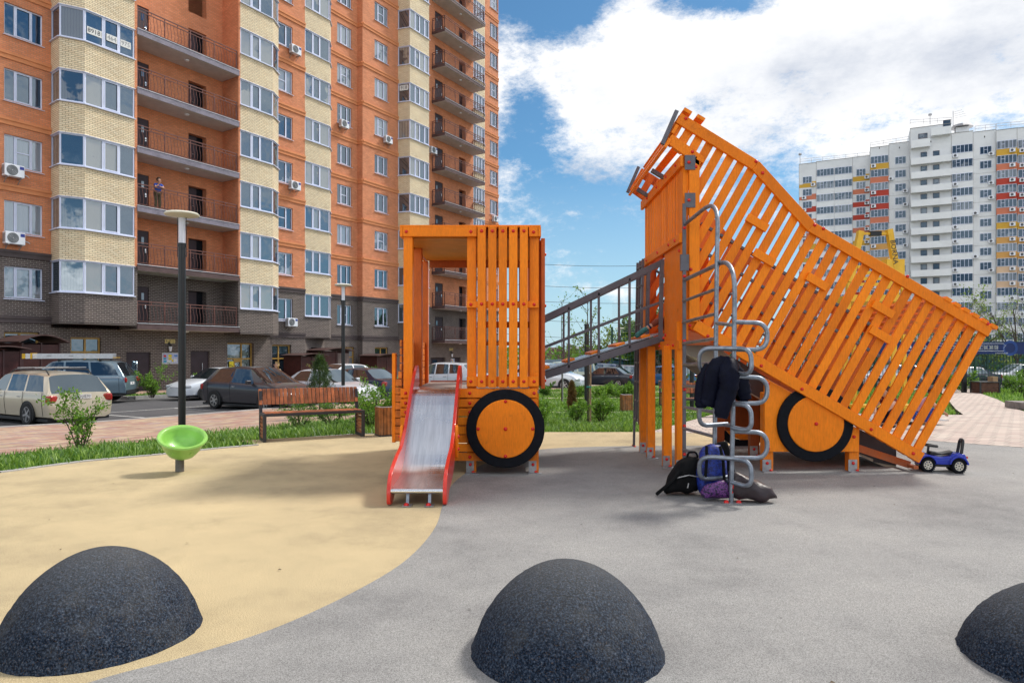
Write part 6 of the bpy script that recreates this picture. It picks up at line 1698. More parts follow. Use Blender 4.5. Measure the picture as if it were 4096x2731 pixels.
far('silver van seen far off right of the tower posts','boxvan',2760,60,R(160),paint('silver_paint',(.58,.61,.67)),name='van',cat='van')
far('dark blue car parked behind the fence, under the sports banner','sedan',3850,47,R(172),paint('ink_paint',(.02,.025,.04)),name='saloon_car',cat='saloon car')
far('white car parked behind the fence at the right edge','crossover',4085,47,R(175),paint('plain_white_paint',(.62,.64,.68)),name='crossover_car',cat='crossover')
far('silver car behind the fence, mostly hidden by the orange slats','hatch',3560,46,R(178),paint('silver_paint',(.58,.61,.67)),name='hatchback_car',cat='hatchback')
# ------------------------------------------------------------------ plants
lf_a=leafmat('leaf_fresh',(.07,.19,.016),(.26,.46,.05))
lf_b=leafmat('leaf_mid',(.035,.12,.016),(.14,.29,.04))
lf_y=leafmat('leaf_young',(.12,.17,.03),(.26,.32,.07),.4)
lf_d=leafmat('conifer_green',(.012,.04,.012),(.06,.12,.025),.15)
lf_br=leafmat('dry_conifer',(.12,.055,.02),(.26,.13,.05),.15)
lf_red=leafmat('reddish_leaf',(.10,.10,.02),(.32,.16,.05),.3)
bark=mat('bark',(.16,.12,.09),.9,0,.3,9,.5,40);bark_d=mat('dark_bark',(.07,.05,.04),.9,0,.3,9)
def leaves(name,pts,dirs,size,m,parent,seed,asp=.5,fold=.25):
    g=np.random.default_rng(seed);n=len(pts);pts=np.asarray(pts,float);dirs=np.asarray(dirs,float)
    d=dirs+g.normal(0,.55,(n,3));d/=np.linalg.norm(d,axis=1)[:,None]+1e-9
    u=g.normal(0,1,(n,3));u-=d*(u*d).sum(1)[:,None];u/=np.linalg.norm(u,axis=1)[:,None]+1e-9
    nn=np.cross(d,u);s=size*g.uniform(.55,1.25,n)[:,None]
    v=np.zeros((n,4,3));v[:,0]=pts;v[:,1]=pts+d*s*.5+u*s*asp*.5+nn*s*fold*.3;v[:,2]=pts+d*s;v[:,3]=pts+d*s*.5-u*s*asp*.5+nn*s*fold*.3
    me=bpy.data.meshes.new(name);me.vertices.add(n*4);me.vertices.foreach_set('co',v.ravel())
    i=np.arange(n)*4;lp=np.stack([i,i+1,i+2,i,i+2,i+3],1).ravel()
    me.loops.add(6*n);me.loops.foreach_set('vertex_index',lp.astype(np.int32));me.polygons.add(2*n)
    me.polygons.foreach_set('loop_start',(np.arange(2*n)*3).astype(np.int32));me.polygons.foreach_set('loop_total',np.full(2*n,3,np.int32))
    me.materials.append(m);me.update(calc_edges=True);me.validate()
    o=bpy.data.objects.new(name,me);COL.objects.link(o);o.parent=parent;return o
def grow(g,base,dirv,length,r,depth,segs,tips,mb,spread=.55,gravity=.0,nch=(2,4),taper=.62,lr=(.5,.8)):
    p=np.array(base,float);d=np.array(dirv,float);d/=np.linalg.norm(d);pts=[p.copy()];rs=[r]
    n=4
    for i in range(n):
        d=d+g.normal(0,.13,3);d[2]+=gravity;d/=np.linalg.norm(d);p=p+d*length/n;pts.append(p.copy());rs.append(r*(1-(1-taper)*(i+1)/n))
        if depth<=segs: tips.append((p.copy(),d.copy()))
    mb.tube([Vector(q) for q in pts],rs,5 if r<.02 else 7,caps=False)
    if depth>0:
        for _ in range(int(g.integers(nch[0],nch[1]+1))):
            k=int(g.integers(1,n+1));dd=d+g.normal(0,spread,3);dd[2]=dd[2]*.7+.25
            grow(g,pts[k],dd,length*g.uniform(*lr),rs[k]*.62,depth-1,segs,tips,mb,spread,gravity,nch,taper,lr)
def shrub(label,x,y,h,w,seed,m=None,nst=9,dens=1.0,leaf=.05,name='shrub',cat='shrub',group=None,z=None,loose=1.0,low=.12):
    g=np.random.default_rng(seed);t=thing(name,label,cat,(x,y,(T(x,y) if z is None else z)-.02),0,group)
    mb=MB();tips=[]
    for i in range(nst):
        a=g.uniform(0,6.28);rr=w*.10*g.uniform(.2,1);d=np.array([math.cos(a)*.55*w/h*loose,math.sin(a)*.55*w/h*loose,1.0])
        grow(g,(math.cos(a)*rr,math.sin(a)*rr,0),d,h*g.uniform(.5,.72),.009*h+.003,2,2,tips,mb,.5,.02,(2,3),.55,(.4,.65))
    mb.build('stem',bark_d,t,world=False)
    tips=[q for q in tips if q[0][2]>h*low and q[0][2]<h*1.1]
    P_=[];Dr=[]
    per=max(2,int(dens*7))
    for p,d in tips:
        for _ in range(per): P_.append(p+g.normal(0,.03*h,3));Dr.append(d+g.normal(0,.6,3))
    leaves('foliage',P_,Dr,leaf,m or lf_a,t,seed+5)
    return t
def conifer(label,x,y,h,w,seed,m,name='conifer',z=None):
    g=np.random.default_rng(seed);t=thing(name,label,'conifer',(x,y,T(x,y) if z is None else z),0)
    mb=MB();mb.tube([(0,0,0),(0,0,h*.5),(0,0,h*.95)],[.03,.02,.006],7);mb.build('trunk',bark_d,t,world=False)
    P_=[];Dr=[]
    for i in range(340):
        u=g.uniform(0,1)**.8;z=h*(.1+.88*u);rad=w*.5*(1-u)**.55*g.uniform(.55,1.1)*(1+.25*math.sin(u*17+i%5))
        if u<.12: rad*=.75
        a=g.uniform(0,6.28);c=np.array([rad*math.cos(a),rad*math.sin(a),z])
        for _ in range(26):
            q=c+g.normal(0,1,3)*np.array([.035,.035,.07])*h*.55;P_.append(q);Dr.append(np.array([math.cos(a)*.5,math.sin(a)*.5,1.1])+g.normal(0,.25,3))
    leaves('foliage',P_,Dr,.055,m,t,seed+1,.28);return t
def tree(label,x,y,h,cw,seed,m,nleaf=6,leaf=.16,trunk_h=.35,name='tree',r=None,depth=4,z=None,group=None,spread=.6,jit=.25,bk=None):
    g=np.random.default_rng(seed);t=thing(name,label,'tree',(x,y,(T(x,y) if z is None else z)-.05),0,group)
    mb=MB();tips=[];r=r or h*.022;th=h*trunk_h
    mb.tube([(0,0,0),(g.normal(0,.02)*h,g.normal(0,.02)*h,th*.5),(0,0,th)],[r*1.25,r,r*.85],8)
    nb=5
    for i in range(nb):
        a=i*6.28/nb+g.uniform(-.5,.5);k=cw/h
        grow(g,(0,0,th*g.uniform(.8,1.0)),(math.cos(a)*k*1.1,math.sin(a)*k*1.1,1.0),(h-th)*.52,r*.55,depth-1,1,tips,mb,spread,.01,(2,4),.5,(.5,.75))
    grow(g,(0,0,th),(0,0,1),(h-th)*.55,r*.7,depth-1,1,tips,mb,spread,.02,(2,4),.5,(.5,.75))
    mb.build('trunk',bk or bark,t,world=False)
    P_=[];Dr=[]
    for p,d in tips:
        for _ in range(nleaf): P_.append(p+g.normal(0,jit,3)*h*.06);Dr.append(d+g.normal(0,.8,3))
    if nleaf: leaves('crown',P_,Dr,leaf,m,t,seed+9,.6)
    return t
# near the sand surface on the left
shrub('young leafy shrub in the grass strip, in front of the gold estate car',-7.05,11.2,.92,.52,11,lf_a,8,.75,.055,loose=1.0)
shrub('shrub behind the left half of the bench',-4.65,14.9,.85,.75,12,lf_b,8,.65,.05)
shrub('shrub behind the right half of the bench',-3.9,14.9,.8,.7,13,lf_b,8,.6,.05)
shrub('bushy bright green shrub between the bench and the litter bin',-2.95,14.4,1.02,.95,14,lf_a,13,.8,.055)
shrub('bright green shrub just behind the litter bin by the cab',-2.35,14.8,.95,.8,15,lf_a,11,.8,.055)
conifer('small dense conifer standing behind the bench back',-5.35,19.0,1.72,.86,16,lf_d)
shrub('shrub right of the dark entrance door, under the notice board',-15.95,30.2,1.35,.9,17,lf_a,10,.8,.08,z=-.45)
shrub('shrub beside the second brown door, behind the white saloon',-14.9,32.4,1.1,.9,18,lf_a,10,.8,.08,z=-.45)
shrub('yellow reddish shrub in front of the dark red waste shelter',-10.3,36.0,1.5,1.2,19,lf_red,9,.8,.08,z=-.55)
shrub('green shrub right of the louvred waste shelter',-8.5,38.0,1.5,.95,20,lf_b,9,.8,.09,z=-.6)
shrub('green shrub left of the last waste shelter, over the dark blue saloon',-7.9,39.5,1.3,.9,21,lf_b,9,.8,.09,z=-.6)
# gap right of the cab
shrub('green shrub right behind the cab wheel',.66,14.6,.72,.55,30,lf_a,10,.8,.055)
shrub('upright green shrub left of the staked sapling',1.52,16.3,.62,.52,31,lf_a,11,.75,.055)
shrub('upright green shrub right of the staked sapling',2.17,16.5,.68,.55,32,lf_a,12,.85,.055)
conifer('dry brown conifer between the lawn shrubs',1.72,19.6,.92,.28,33,lf_br,'dry_conifer')
for i,(n,Y) in enumerate(((2180,30.5),(2298,29.5),(2330,30.8),(2395,29),(2425,31),(2465,29.5),(2495,30),(2530,31))):
    shrub(['low hedge shrub nearest the silver car','hedge shrub in front of the pale van, left one','hedge shrub in front of the pale van, right one','hedge shrub in front of the navy off road car','hedge shrub right of the navy car','hedge shrub in front of the grey minivan','hedge shrub under the tail lights of the minivan','last hedge shrub before the tower posts'][i],(n-2048)/2730*Y,Y,.62,.7,40+i,lf_a if i%2 else lf_b,9,.75,.075,group='hedge shrubs along the far car park')
shrub('bright green shrub beside the brown planter box near the fence',24.3,32.8,1.1,1.3,56,lf_a,11,.9,.08)
shrub('bright green low shrub behind the brown planter box',22.9,34.6,1.1,1.2,57,lf_a,10,.9,.08)
shrub('bright green shrub at the right edge in front of the fence',25.0,31.8,.9,1.0,58,lf_a,9,.9,.08)
for i,(n,Y,h) in enumerate(((2800,26,1.1),(2690,30,1.3),(2870,24,1.2))):
    shrub(['dark green shrub behind the ladder','green shrub behind the second bench','green shrub behind the jacket'][i],(n-2048)/2730*Y,Y,h,1.1,52+i,lf_b,9,.8,.08)
def sapling(label,x,y,h,seed,stake):
    g=np.random.default_rng(seed);t=thing('sapling',label,'sapling',(x,y,T(x,y)-.03),0)
    mb=MB();tips=[];mb.tube([(0,0,0),(.01,0,h*.4),(-.01,0,h*.75),(0,0,h*.95)],[.022,.018,.012,.005],7)
    for i in range(11):
        z=h*(.42+.05*i);a=g.uniform(0,6.28);grow(g,(0,0,z),(math.cos(a)*.8,math.sin(a)*.4,.9),h*.2*(1.15-.05*i),.006,1,1,tips,mb,.4,.0,(1,2),.4,(.5,.7))
    mb.build('trunk',bark_d,t,world=False)
    P_=[];Dr=[]
    for p,d in tips:
        if g.uniform()<.75: P_.append(p);Dr.append(d+g.normal(0,.5,3))
    leaves('crown',P_*2,Dr*2,.06,lf_a,t,seed,.6)
    if stake:
        mb=MB();mb.tube([(.05,-.02,0),(.06,-.02,1.75)],.022,7);mb.build('stake',mat('bamboo',(.30,.20,.12),.7,0,.3,12),t,world=False)
        mb=MB();mb.tube([(-.03,0,.62*1.4),(.07,-.045,.62*1.4)],.02,6);mb.build('tie',mat('teal_tie',(.02,.25,.22),.6),t,world=False)
    else:
        mb=MB();mb.tube([(.04,0,0),(.04,0,1.6)],.02,7);mb.build('stake',zinc,t,world=False)
sapling('staked sapling with a bamboo cane, centred under the ramp',1.78,16.0,3.2,61,True)
sapling('thin sapling with a grey metal stake behind the lower end of the ramp',1.93,26.5,4.2,62,False)
# distance
tree('sparse spring tree behind the parked vans, seen through the ramp',7.6,58,6.2,5.5,70,lf_y,2,.22,.25,bk=bark_d)
tree('sparse leafless tree right of it, behind the upper end of the ramp',13.5,64,5.8,4.5,71,lf_y,1,.2,.25,bk=bark_d)
for i,(n,Y,h,w) in enumerate(((2470,75,3.9,4.2),(2520,72,4.1,4.6),(2560,70,4.6,4.4),(2610,66,5.2,5),(2655,62,6.4,5))):
    tree(['round green tree in the row beyond the car park, first from the left','dense green tree beyond the car park, second in the row','dense green tree beyond the car park, third in the row','green tree beyond the car park, just left of the tower posts','tall dense green tree seen between the tower posts'][i],(n-2048)/2730*Y,Y,h+1.0,w,75+i,lf_b,16,.34,.12,depth=4,group='green trees beyond the car park')
for i,(n,Y,h,m_,nl) in enumerate(((3560,58,8.2,lf_y,2),(3720,62,7.0,lf_y,2),(3870,52,8.0,lf_y,5),(3935,58,5.6,lf_y,5),(4065,50,9.0,lf_y,1),(4150,56,9,lf_y,2),(3480,60,6.5,lf_y,3))):
    tree(['sparse budding tree over the top of the bed slats','sparse budding tree above the right end of the bed roof','budding tree just right of the bed corner, before the white tower','low budding tree above the sports banner','bare dark tree at the right edge before the white tower','bare tree just past the right edge','budding tree behind the yellow digger'][i],(n-2048)/2730*Y,Y,h,5.0,90+i,m_,nl,.17,.22,r=.09,depth=3,group='budding trees in front of the white tower',bk=bark_d)
rm=np.random.default_rng(5)
# far belt of woodland and houses
def belt():
    mb=MB();P_=[];Dr=[];
    for i in range(300):
        x=rm.uniform(-60,190);y=rm.uniform(120,170);h=rm.uniform(3.2,4.4)-.0;c=np.array([x,y,T(x,y)])
        for _ in range(55):
            v=rm.normal(0,1,3);v/=np.linalg.norm(v);P_.append(c+np.array([v[0]*3.2,v[1]*3.2,h*.5+v[2]*h*.45+.3]));Dr.append(v)
    o=leaves('woodland',P_,Dr,.9,lf_b,None,3,.8);tag(o,'hazy band of far green trees along the horizon','woodland',None,'stuff')
belt()
roofm=mat('dull_roof',(.16,.10,.09),.8);housew=mat('pale_house',(.45,.42,.40),.8);greyroof=mat('grey_roof',(.24,.25,.27),.7)
def house(label,x,y,w,h,rh,m1,m2):
    t=thing('house',label,'house',(x,y,T(x,y)),R(12));mb=MB();mb.mm((-w/2,-4,0),(w/2,4,h));mb.build('wall',m1,t,world=False)
    mb=MB();mb.prism([(-w/2-.4,-4.4,h),(w/2+.4,-4.4,h),(0,-4.4,h+rh)],(0,8.8,0));r=mb.build('roof',m2,t,world=False)
    mb=MB();mb.mm((-w*.28,-1,h+rh*.3),(-w*.2,-.4,h+rh+.5));mb.build('chimney',m1,r,world=False)
    mb=MB()
    for x0 in (-w*.3,w*.15): mb.mm((x0,-4.05,h*.4),(x0+1.1,-4.0,h*.75))
    mb.build('window',car_gl,t,world=False)
house('far house with a brown gabled roof above the trees, right of the cab',8.5,150,10,2.2,2.3,housew,roofm)
house('far house with a grey roof beside the brown roofed one',15.5,155,12,2.6,2.2,housew,greyroof)
house('far grey roofed house behind the staked sapling',33,160,14,4.2,3.0,housew,greyroof)
t=thing('kiosk','small kiosk with a pale slanted roof beyond the parked cars','kiosk',(9.4,66,T(9,66)));mb=MB();mb.mm((-1.2,-1,0),(1.2,1,2.3));mb.build('wall',mat('blue_kiosk',(.06,.14,.25),.6),t,world=False);mb=MB();mb.prism([(-1.6,-1.4,2.9),(1.6,-1.4,2.3),(1.6,-1.4,2.38),(-1.6,-1.4,2.98)],(0,2.8,0));mb.build('roof',white,t,world=False)
t=thing('boundary_wall','long low pale blue wall beyond the car park','wall',(16,90,T(16,90)));mb=MB();mb.mm((-12,0,0),(30,.3,2.4));mb.build('panel',mat('pale_blue_wall',(.22,.33,.42),.7,0,.1,.3),t,world=False)
# overhead wires
wire=mat('wire',(.05,.06,.07),.6)
for i,(ya,yb) in enumerate(((1045,1047),(1131,1137),(1194,1198),(1268,1281),(1330,1352))):
    Y=72+i*3;mb=MB();a=N(1960,ya,Y);b=N(2900,yb,Y);mb.tube([a.lerp(b,k/14)-Vector((0,0,.5*math.sin(math.pi*k/14))) for k in range(15)],.022,4)
    o=mb.build('overhead_wire',wire);tag(o,'%s thin overhead wire crossing the sky between the cab and the tower'%['topmost','second from top','middle','fourth from top','lowest'][i],'wire','overhead wires')

# ------------------------------------------------------------------ white tower block
WQ=Vector((93.2,131.4));WE=Vector((.895,-.446));WI=Vector((.446,.895))
wt=thing('tower_block','long white panel apartment tower with coloured loggia bands','building',(WQ.x,WQ.y,0),math.atan2(-.446,.895))
def t_of(n,off):
    k=(n-2048)/2730;o=WQ+WI*off
    return (k*o.y-o.x)/(WE.x-k*WE.y)
def wz(n,y,off):
    t=t_of(n,off);o=WQ+WI*off+WE*t;return EYE+(1412-y)/2730*o.y
W_p=mat('white_panel',(.72,.73,.75),.8,0,.08,.25,dirt=((.38,.37,.36),.5,.58,.3));W_p2=mat('white_parapet',(.78,.79,.81),.8,0,.06,.4,dirt=((.40,.39,.38),.8,.6,.3));W_line=mat('panel_joint',(.28,.27,.26),.9)
col_y=mat('yellow_panel',(.62,.36,.05),.8,0,.05,.5);col_s=mat('salmon_panel',(.60,.19,.11),.8,0,.05,.5);col_r=mat('red_panel',(.46,.055,.035),.8,0,.05,.5);col_o=mat('ochre_panel',(.62,.33,.10),.8,0,.05,.5);col_p=mat('peach_panel',(.66,.46,.31),.8,0,.05,.5)
gl_far=glass('tower_glass',(.02,.035,.06),(.24,.25,.27),.22,.03,(.5,.7,.9),wv=.25)
Fh=2.8
def wb(name,m,t0,t1,o0,o1,z0,z1,parent=None): mb=MB();mb.mm((t0,o0,z0),(t1,o1,z1));return mb.build(name,m,parent or wt,world=False)
FZ=wz(3935,601,0)-.75-.8          # floor level of the top storey
def win_mesh(W,H,kind):
    mb=MB();f=.07
    mb.mm((0,-.05,0),(W,.02,f));mb.mm((0,-.05,H-f),(W,.02,H));
    ms={'w':[.0,.34,.66,1],'l':[0,.2,.4,.6,.8,1],'s':[0,1]}[kind]
    for u in ms: mb.mm((max(0,u*W-f/2),-.05,f),(min(W,u*W+f/2),.02,H-f))
    if kind!='s': mb.mm((W*ms[1],-.05,H*.55),(W*ms[2],.02,H*.55+.06))
    fm=mb.mesh('window' if kind!='l' else 'loggia',pvc if kind!='s' else brownmetal)
    mb=MB();mb.quad((.02,-.01,.02),(W-.02,-.01,.02),(W-.02,-.01,H-.02),(.02,-.01,H-.02));return fm,mb.mesh('pane',gl_far)
cnt={'window':0,'loggia':0,'stair_balcony':0}
def wput(pr,nm,t,off,z):
    fm,pm=pr;o=bpy.data.objects.new(nm,fm);COL.objects.link(o);o.parent=wt;o.location=(t,off-.02,z);p=bpy.data.objects.new('pane',pm);COL.objects.link(p);p.parent=o;cnt[nm]=cnt.get(nm,0)+1
OFF_L=8.0
secs={'A':(3196,3265,OFF_L),'B':(3265,3410,OFF_L),'C':(3410,3480,OFF_L),'D':(3480,3555,3.0),'E':(3555,3640,3.0),'F':(3640,3805,.0),'G':(3805,3892,0),'H':(3892,3984,0),'I':(3984,4068,-.6),'J':(4068,4165,-.6),'K':(4165,4260,0)}
rooftop={'A':655,'B':640,'C':627,'D':588,'E':572,'F':505,'G':530,'H':525,'I':518,'J':508,'K':508}
cy=[col_y,col_s,col_r,col_r,col_s,col_y,col_o,col_o,col_p,col_p,W_p2,W_p2,W_p2,W_p2,W_p2]
cy_D=[col_y,col_s,col_r,col_r,col_s,col_o,col_o,col_o,col_p,col_p,W_p2,W_p2,W_p2,W_p2,W_p2]
acs=[]
top_first={'A':720,'B':690,'C':690,'D':643,'E':642,'F':620,'G':600,'H':602,'I':583,'J':578,'K':578}
for nm,(n0,n1,off) in secs.items():
    t0,t1=t_of(n0,off),t_of(n1,off);w=t1-t0;ztop=wz((n0+n1)/2,rooftop[nm],off);zf=wz((n0+n1)/2,top_first[nm],off)-.75-.8
    body=MB();body.mm((t0,off,-2.2),(t1-.01,off+14,ztop));body.build('wall',W_p,wt,world=False)
    wb('parapet_cap',W_line,t0-.05,t1+.05,off-.08,off+.1,ztop,ztop+.08)
    wb('panel_joint',W_line,t0-.03,t0+.03,off-.02,off+.0,-2,ztop-.1)
    jm=MB();nfl=int((zf+2.0)/Fh)+1
    for k in range(nfl): jm.mm((t0,off-.012,zf-k*Fh-.06),(t1,off,zf-k*Fh-.02))
    jm.build('panel_joint',W_line,wt,world=False)['kind']='stuff'
    if nm in 'DEFH':
        vm=MB();vm.mm((t0+w*.48,off-.02,zf+4.0),(t0+w*.52,off,zf+4.35));vm.build('vent',black,wt,world=False)
    if nm in 'AC':
        pr=win_mesh(w*.52,1.5,'w')
        for k in range(nfl):
            z=zf-k*Fh
            c=([col_y,col_s,col_r,col_s,col_s,col_y] if nm=='A' else [col_y,col_s,col_r,col_r,col_s,col_y])[k%6]
            mb=MB();x0,x1=t0+w*.22,t0+w*.74
            if nm=='A': pts=[(t0+.05,z-.15),(t1-.05,z-.15),(t1-.05,z+1.1),(x1,z+1.1),(x1,z+.75),(x0,z+.75),(x0,z+.6),(t0+.05,z+.6)]
            else: pts=[(t0+.05,z-.35),(t1-.05,z-.35),(t1-.05,z+1.1),(x1,z+1.1),(x1,z+.7),(x0,z+.7),(x0,z+.7),(t0+.05,z+.7)]
            mb.prism([(a_,off-.03,b_) for a_,b_ in pts],(0,.025,0));mb.build('colour_panel',c,wt,world=False)
            wput(pr,'window',x0,off-.03,z+.8);
            if k<9: acs.append((t0+w*(.3 if nm=='A' and k%3 else .82),off,z-.0,('in the far left window column' if nm=='A' else 'in the window column left of coloured loggias'),k))
    elif nm in ('B','G','D','I','J','K'):
        nn=2 if nm=='B' else 1
        for q in range(nn):
            a_=t0+q*w/nn+.12;b_=t0+(q+1)*w/nn-.12;pr=win_mesh(b_-a_,1.55,'l')
            for k in range(nfl):
                z=zf-k*Fh;c=W_p2 if nm in 'BG' else (cy_D if nm=='D' else cy)[min(k,14)]
                wput(pr,'loggia',a_,off-.22,z+.95)
                wb('loggia_parapet',c,a_-.1,b_+.1,off-.22,off-.0,z-.35,z+.92)
                if k<12 and ((k*7+ord(nm))%3!=0 or nm in 'IJ') and nm!='B': acs.append((a_+(.5 if nm in 'GD' else (b_-a_)-.7 if nm=='I' else .6),off-.22,z+.1,{'D':'in the left coloured loggia column','G':'in the white loggia column','I':'in the right coloured loggia column','J':'in the loggia column at the right edge','K':'past the edge'}[nm],k))
    elif nm in ('E','H'):
        pr=win_mesh(w*.5,1.5,'w')
        for k in range(nfl):
            z=zf-k*Fh;wput(pr,'window',t0+w*.3,off,z+.8)
            if (k*5+ord(nm))%4!=1 and k<12: acs.append((t0+w*(.1 if (k%3==1) else .78),off,z+.35,'in the window column %s'%('left of the stairs' if nm=='E' else 'right of white loggias'),k))
    elif nm=='F':
        # stair tower: projecting balconies, small brown windows, machine room
        pr=win_mesh(1.1,1.25,'s')
        for k in range(nfl):
            z=zf-k*Fh
            b=MB();b.mm((t0+.1,off-1.3,z-.35),(t1-.1,off,z-.15));b.mm((t0+.1,off-1.3,z-.15),(t1-.1,off-1.15,z+.95));b.mm((t0+.1,off-1.15,z-.15),(t0+.22,off-.02,z+.95));b.mm((t1-.22,off-1.15,z-.15),(t1-.1,off-.02,z+.95));b.build('stair_balcony',W_p2,wt,world=False)
            for u in (.26,.56): wput(pr,'window',t0+w*u,off,z+1.0)
        z=zf+Fh
        for (u0,u1,dz) in ((.02,.48,.2),(.5,.98,2.2)):
            b=MB();b.mm((t0+w*u0,off-1.3,z+dz),(t0+w*u1,off,z+dz+.2));b.mm((t0+w*u0,off-1.3,z+dz+.2),(t0+w*u1,off-1.15,z+dz+1.5));b.build('stair_balcony',W_p2,wt,world=False)
        wput(win_mesh(1.6,1.0,'s'),'window',t0+w*.2,off,z+2.2);wput(win_mesh(1.3,1.3,'s'),'window',t0+w*.8,off,z+4.0)
# roof rails, vent house, mast
rl=MB()
def rail(nA,nB,yA,yB,offA,offB):
    a=Vector((t_of(nA,offA),offA,wz(nA,yA,offA)));b=Vector((t_of(nB,offB),offB,wz(nB,yB,offB)))
    for dz in (.45,.95): rl.bar(a+Vector((0,0,dz)),b+Vector((0,0,dz)),.07,.07)
    k=max(2,int((b-a).length/2.2))
    for i in range(k+1): p=a.lerp(b,i/k);rl.bar(p,p+Vector((0,0,1.0)),.07,.07)
    rl.build('roof_railing',zinc,wt,world=False);rl.__init__()
rail(3200,3478,655,627,OFF_L+.5,OFF_L+.5);rail(3482,3636,590,565,3.4,3.4);rail(3640,3805,500,490,.3,.3);rail(3900,3982,525,517,.3,.3);rail(3986,4160,515,500,0,0)
a=t_of(3846,2);mb=MB();z=wz(3846,530,2);mb.mm((a-1.1,1,z-.3),(a+1.1,3,z+.8));mb.build('vent_house',W_p,wt,world=False);mb=MB();mb.lathe([(2.0,z+.9),(1.6,z+1.4),(0,z+1.6)],12,Matrix.Translation((a,2,0)));mb.build('vent_cap',zinc,wt,world=False)
for n,y,h in ((3720,500,2.2),(3200,655,2.2),(3812,505,3.0)):
    a=t_of(n,1.0);z=wz(n,y,1.0);mb=MB();mb.tube([(a,1,z),(a,1,z+h)],.07,5)
    if n==3812:
        for i in range(4): mb.bar((a,1,z+h*.5+i*.4),(a+2.4-i*.3,1,z+h*.6+i*.4),.05,.05)
    else: mb.lathe([(.05,z+h*.8),(.35,z+h*.85),(.3,z+h)],8,Matrix.Translation((a,1,0)))
    mb.build('roof_mast',zinc,wt,world=False)
wb('blue_ground_floor',mat('blue_shopfront',(.05,.15,.25),.4,0,.2,.4),t_of(3640,-.9),t_of(4260,-.9),-1.7,-.9,-2.2,2.2)
# its air conditioners
AP=thing('air_conditioner','x','air conditioner');mb=MB();mb.mm((-.45,-.5,0),(.45,-.12,.65));mb.build('casing',white,AP,world=False);mb=MB();mb.lathe([(.24,0),(.24,.012),(0,.012)],14,Matrix.Translation((-.08,-.5,.32))@Matrix.Rotation(R(90),4,'X'));mb.build('fan',mat('fan_dark',(.07,.07,.08),.6),AP,world=False)
ords=['top','second','third','fourth','fifth','sixth','seventh','eighth','ninth','tenth','eleventh','twelfth','thirteenth']
first=True;Mw=wm(wt)
for (a,off,z,wh,k) in acs:
    if 'past the edge' in wh: continue
    c=AP if first else copy_tree(AP);first=False
    c.location=Mw@Vector((a,off,z));c.rotation_euler=(0,0,math.atan2(-.446,.895));c['label']='white tower air conditioner, %s floor down, %s'%(ords[k],wh);c['group']='air conditioners on the white tower'

# ------------------------------------------------------------------ sports court fence and banner
YFc=37.6;zg=T(20,YFc)
fc=thing('court_fence','tall dark green bar fence around the sports court','fence',(20,YFc,zg))
fg=mat('fence_green',(.010,.055,.035),.45,0,.1,3)
mb=MB();x0,x1=9.0,31.0;n=int((x1-x0)/.17)
for i in range(n+1): x=x0+i*(x1-x0)/n;mb.box((x,YFc,zg+1.3),(.022,.022,2.6))
for z in (.06,.7,1.35,2.0,2.6): mb.mm((x0,YFc-.012,zg+z-.018),(x1,YFc+.012,zg+z+.018))
mb.build('bar_panel',fg,fc)
for i in range(9):
    x=x0+i*(x1-x0)/8;mb=MB();mb.mm((x-.05,YFc-.05,zg-.1),(x+.05,YFc+.05,zg+2.75));mb.build('post',fg,fc)
fb=thing('court_fence','second dark green court fence further back, with netting above','fence',(20,YFc+17,T(20,54)))
mb=MB();z2=T(20,54)
for i in range(150): x=8+i*.25;mb.box((x,YFc+17,z2+2),(.03,.03,4))
for i in range(14): mb.mm((8,YFc+16.99,z2+.1+i*.32),(45,YFc+17.01,z2+.13+i*.32))
mb.build('bar_panel',fg,fb)
for i in range(8):
    x=8+i*5;mb=MB();mb.mm((x-.07,YFc+16.9,z2),(x+.07,YFc+17.05,z2+4.6));mb.build('post',fg,fb)
nt_=MB()
for i in range(15): nt_.mm((8,YFc+17.0,z2+4.2+i*.16),(45,YFc+17.01,z2+4.215+i*.16))
nt_.build('net',mat('pale_net',(.55,.56,.55),.8),fb)
bn=thing('sports_banner','long dark blue banner with white lettering on the court fence','banner',(22,YFc,zg+2.0))
bblue=mat('banner_blue',(.010,.025,.13),.6,0,.1,.8);bw=mat('banner_white',(.72,.73,.76),.7)
z0,z1=EYE+(1412-1416)/2730*YFc,EYE+(1412-1368)/2730*YFc
xb0,xb1=(3300-2048)/2730*YFc,31.2
mb=MB();mb.mm((xb0,YFc-.09,z0),(xb1,YFc-.07,z1));mb.build('sheet',bblue,bn)
mb=MB();M=Matrix.Translation(((4035-2048)/2730*YFc,YFc-.095,(z0+z1)/2))@Matrix.Rotation(R(90),4,'X')
mb.lathe([(.42,0),(.42,.003),(.28,.003),(.28,0)],36,M,close=True);b_=mb.build('ring_pattern',mat('banner_mid_blue',(.02,.06,.26),.6),bn)
def btext(s,n,y,size,al='CENTER',sx=1.15):
    p=N(n,y,YFc-.096);o=text_mesh('lettering',s,size,Matrix.Translation(p)@Rup,bw,bn,.003,al,sx);o.matrix_basis=wm(bn).inverted()@o.matrix_basis
    # heavier strokes
    return o
for dx in (-.02,0,.02):
    o=btext('БРОСЬ СЕБЕ ВЫЗОВ!',3993,1391,.36,'RIGHT');o.location.x+=dx
btext('СКИЙ',3642,1402,.16);btext('ГУБЕРНСКИЙ',4006,1413,.09)
mb=MB();p=N(3638,1388,YFc-.095)
for i,(dx,h) in enumerate(((-.2,.12),(-.07,.26),(.06,.2),(.2,.1))): mb.prism([(p.x+dx-.05,p.y,p.z-.06),(p.x+dx+.05,p.y,p.z-.06),(p.x+dx,p.y,p.z-.06+h)],(0,-.004,0))
q=N(3750,1378,YFc-.095);r_=N(4015,1404,YFc-.095)
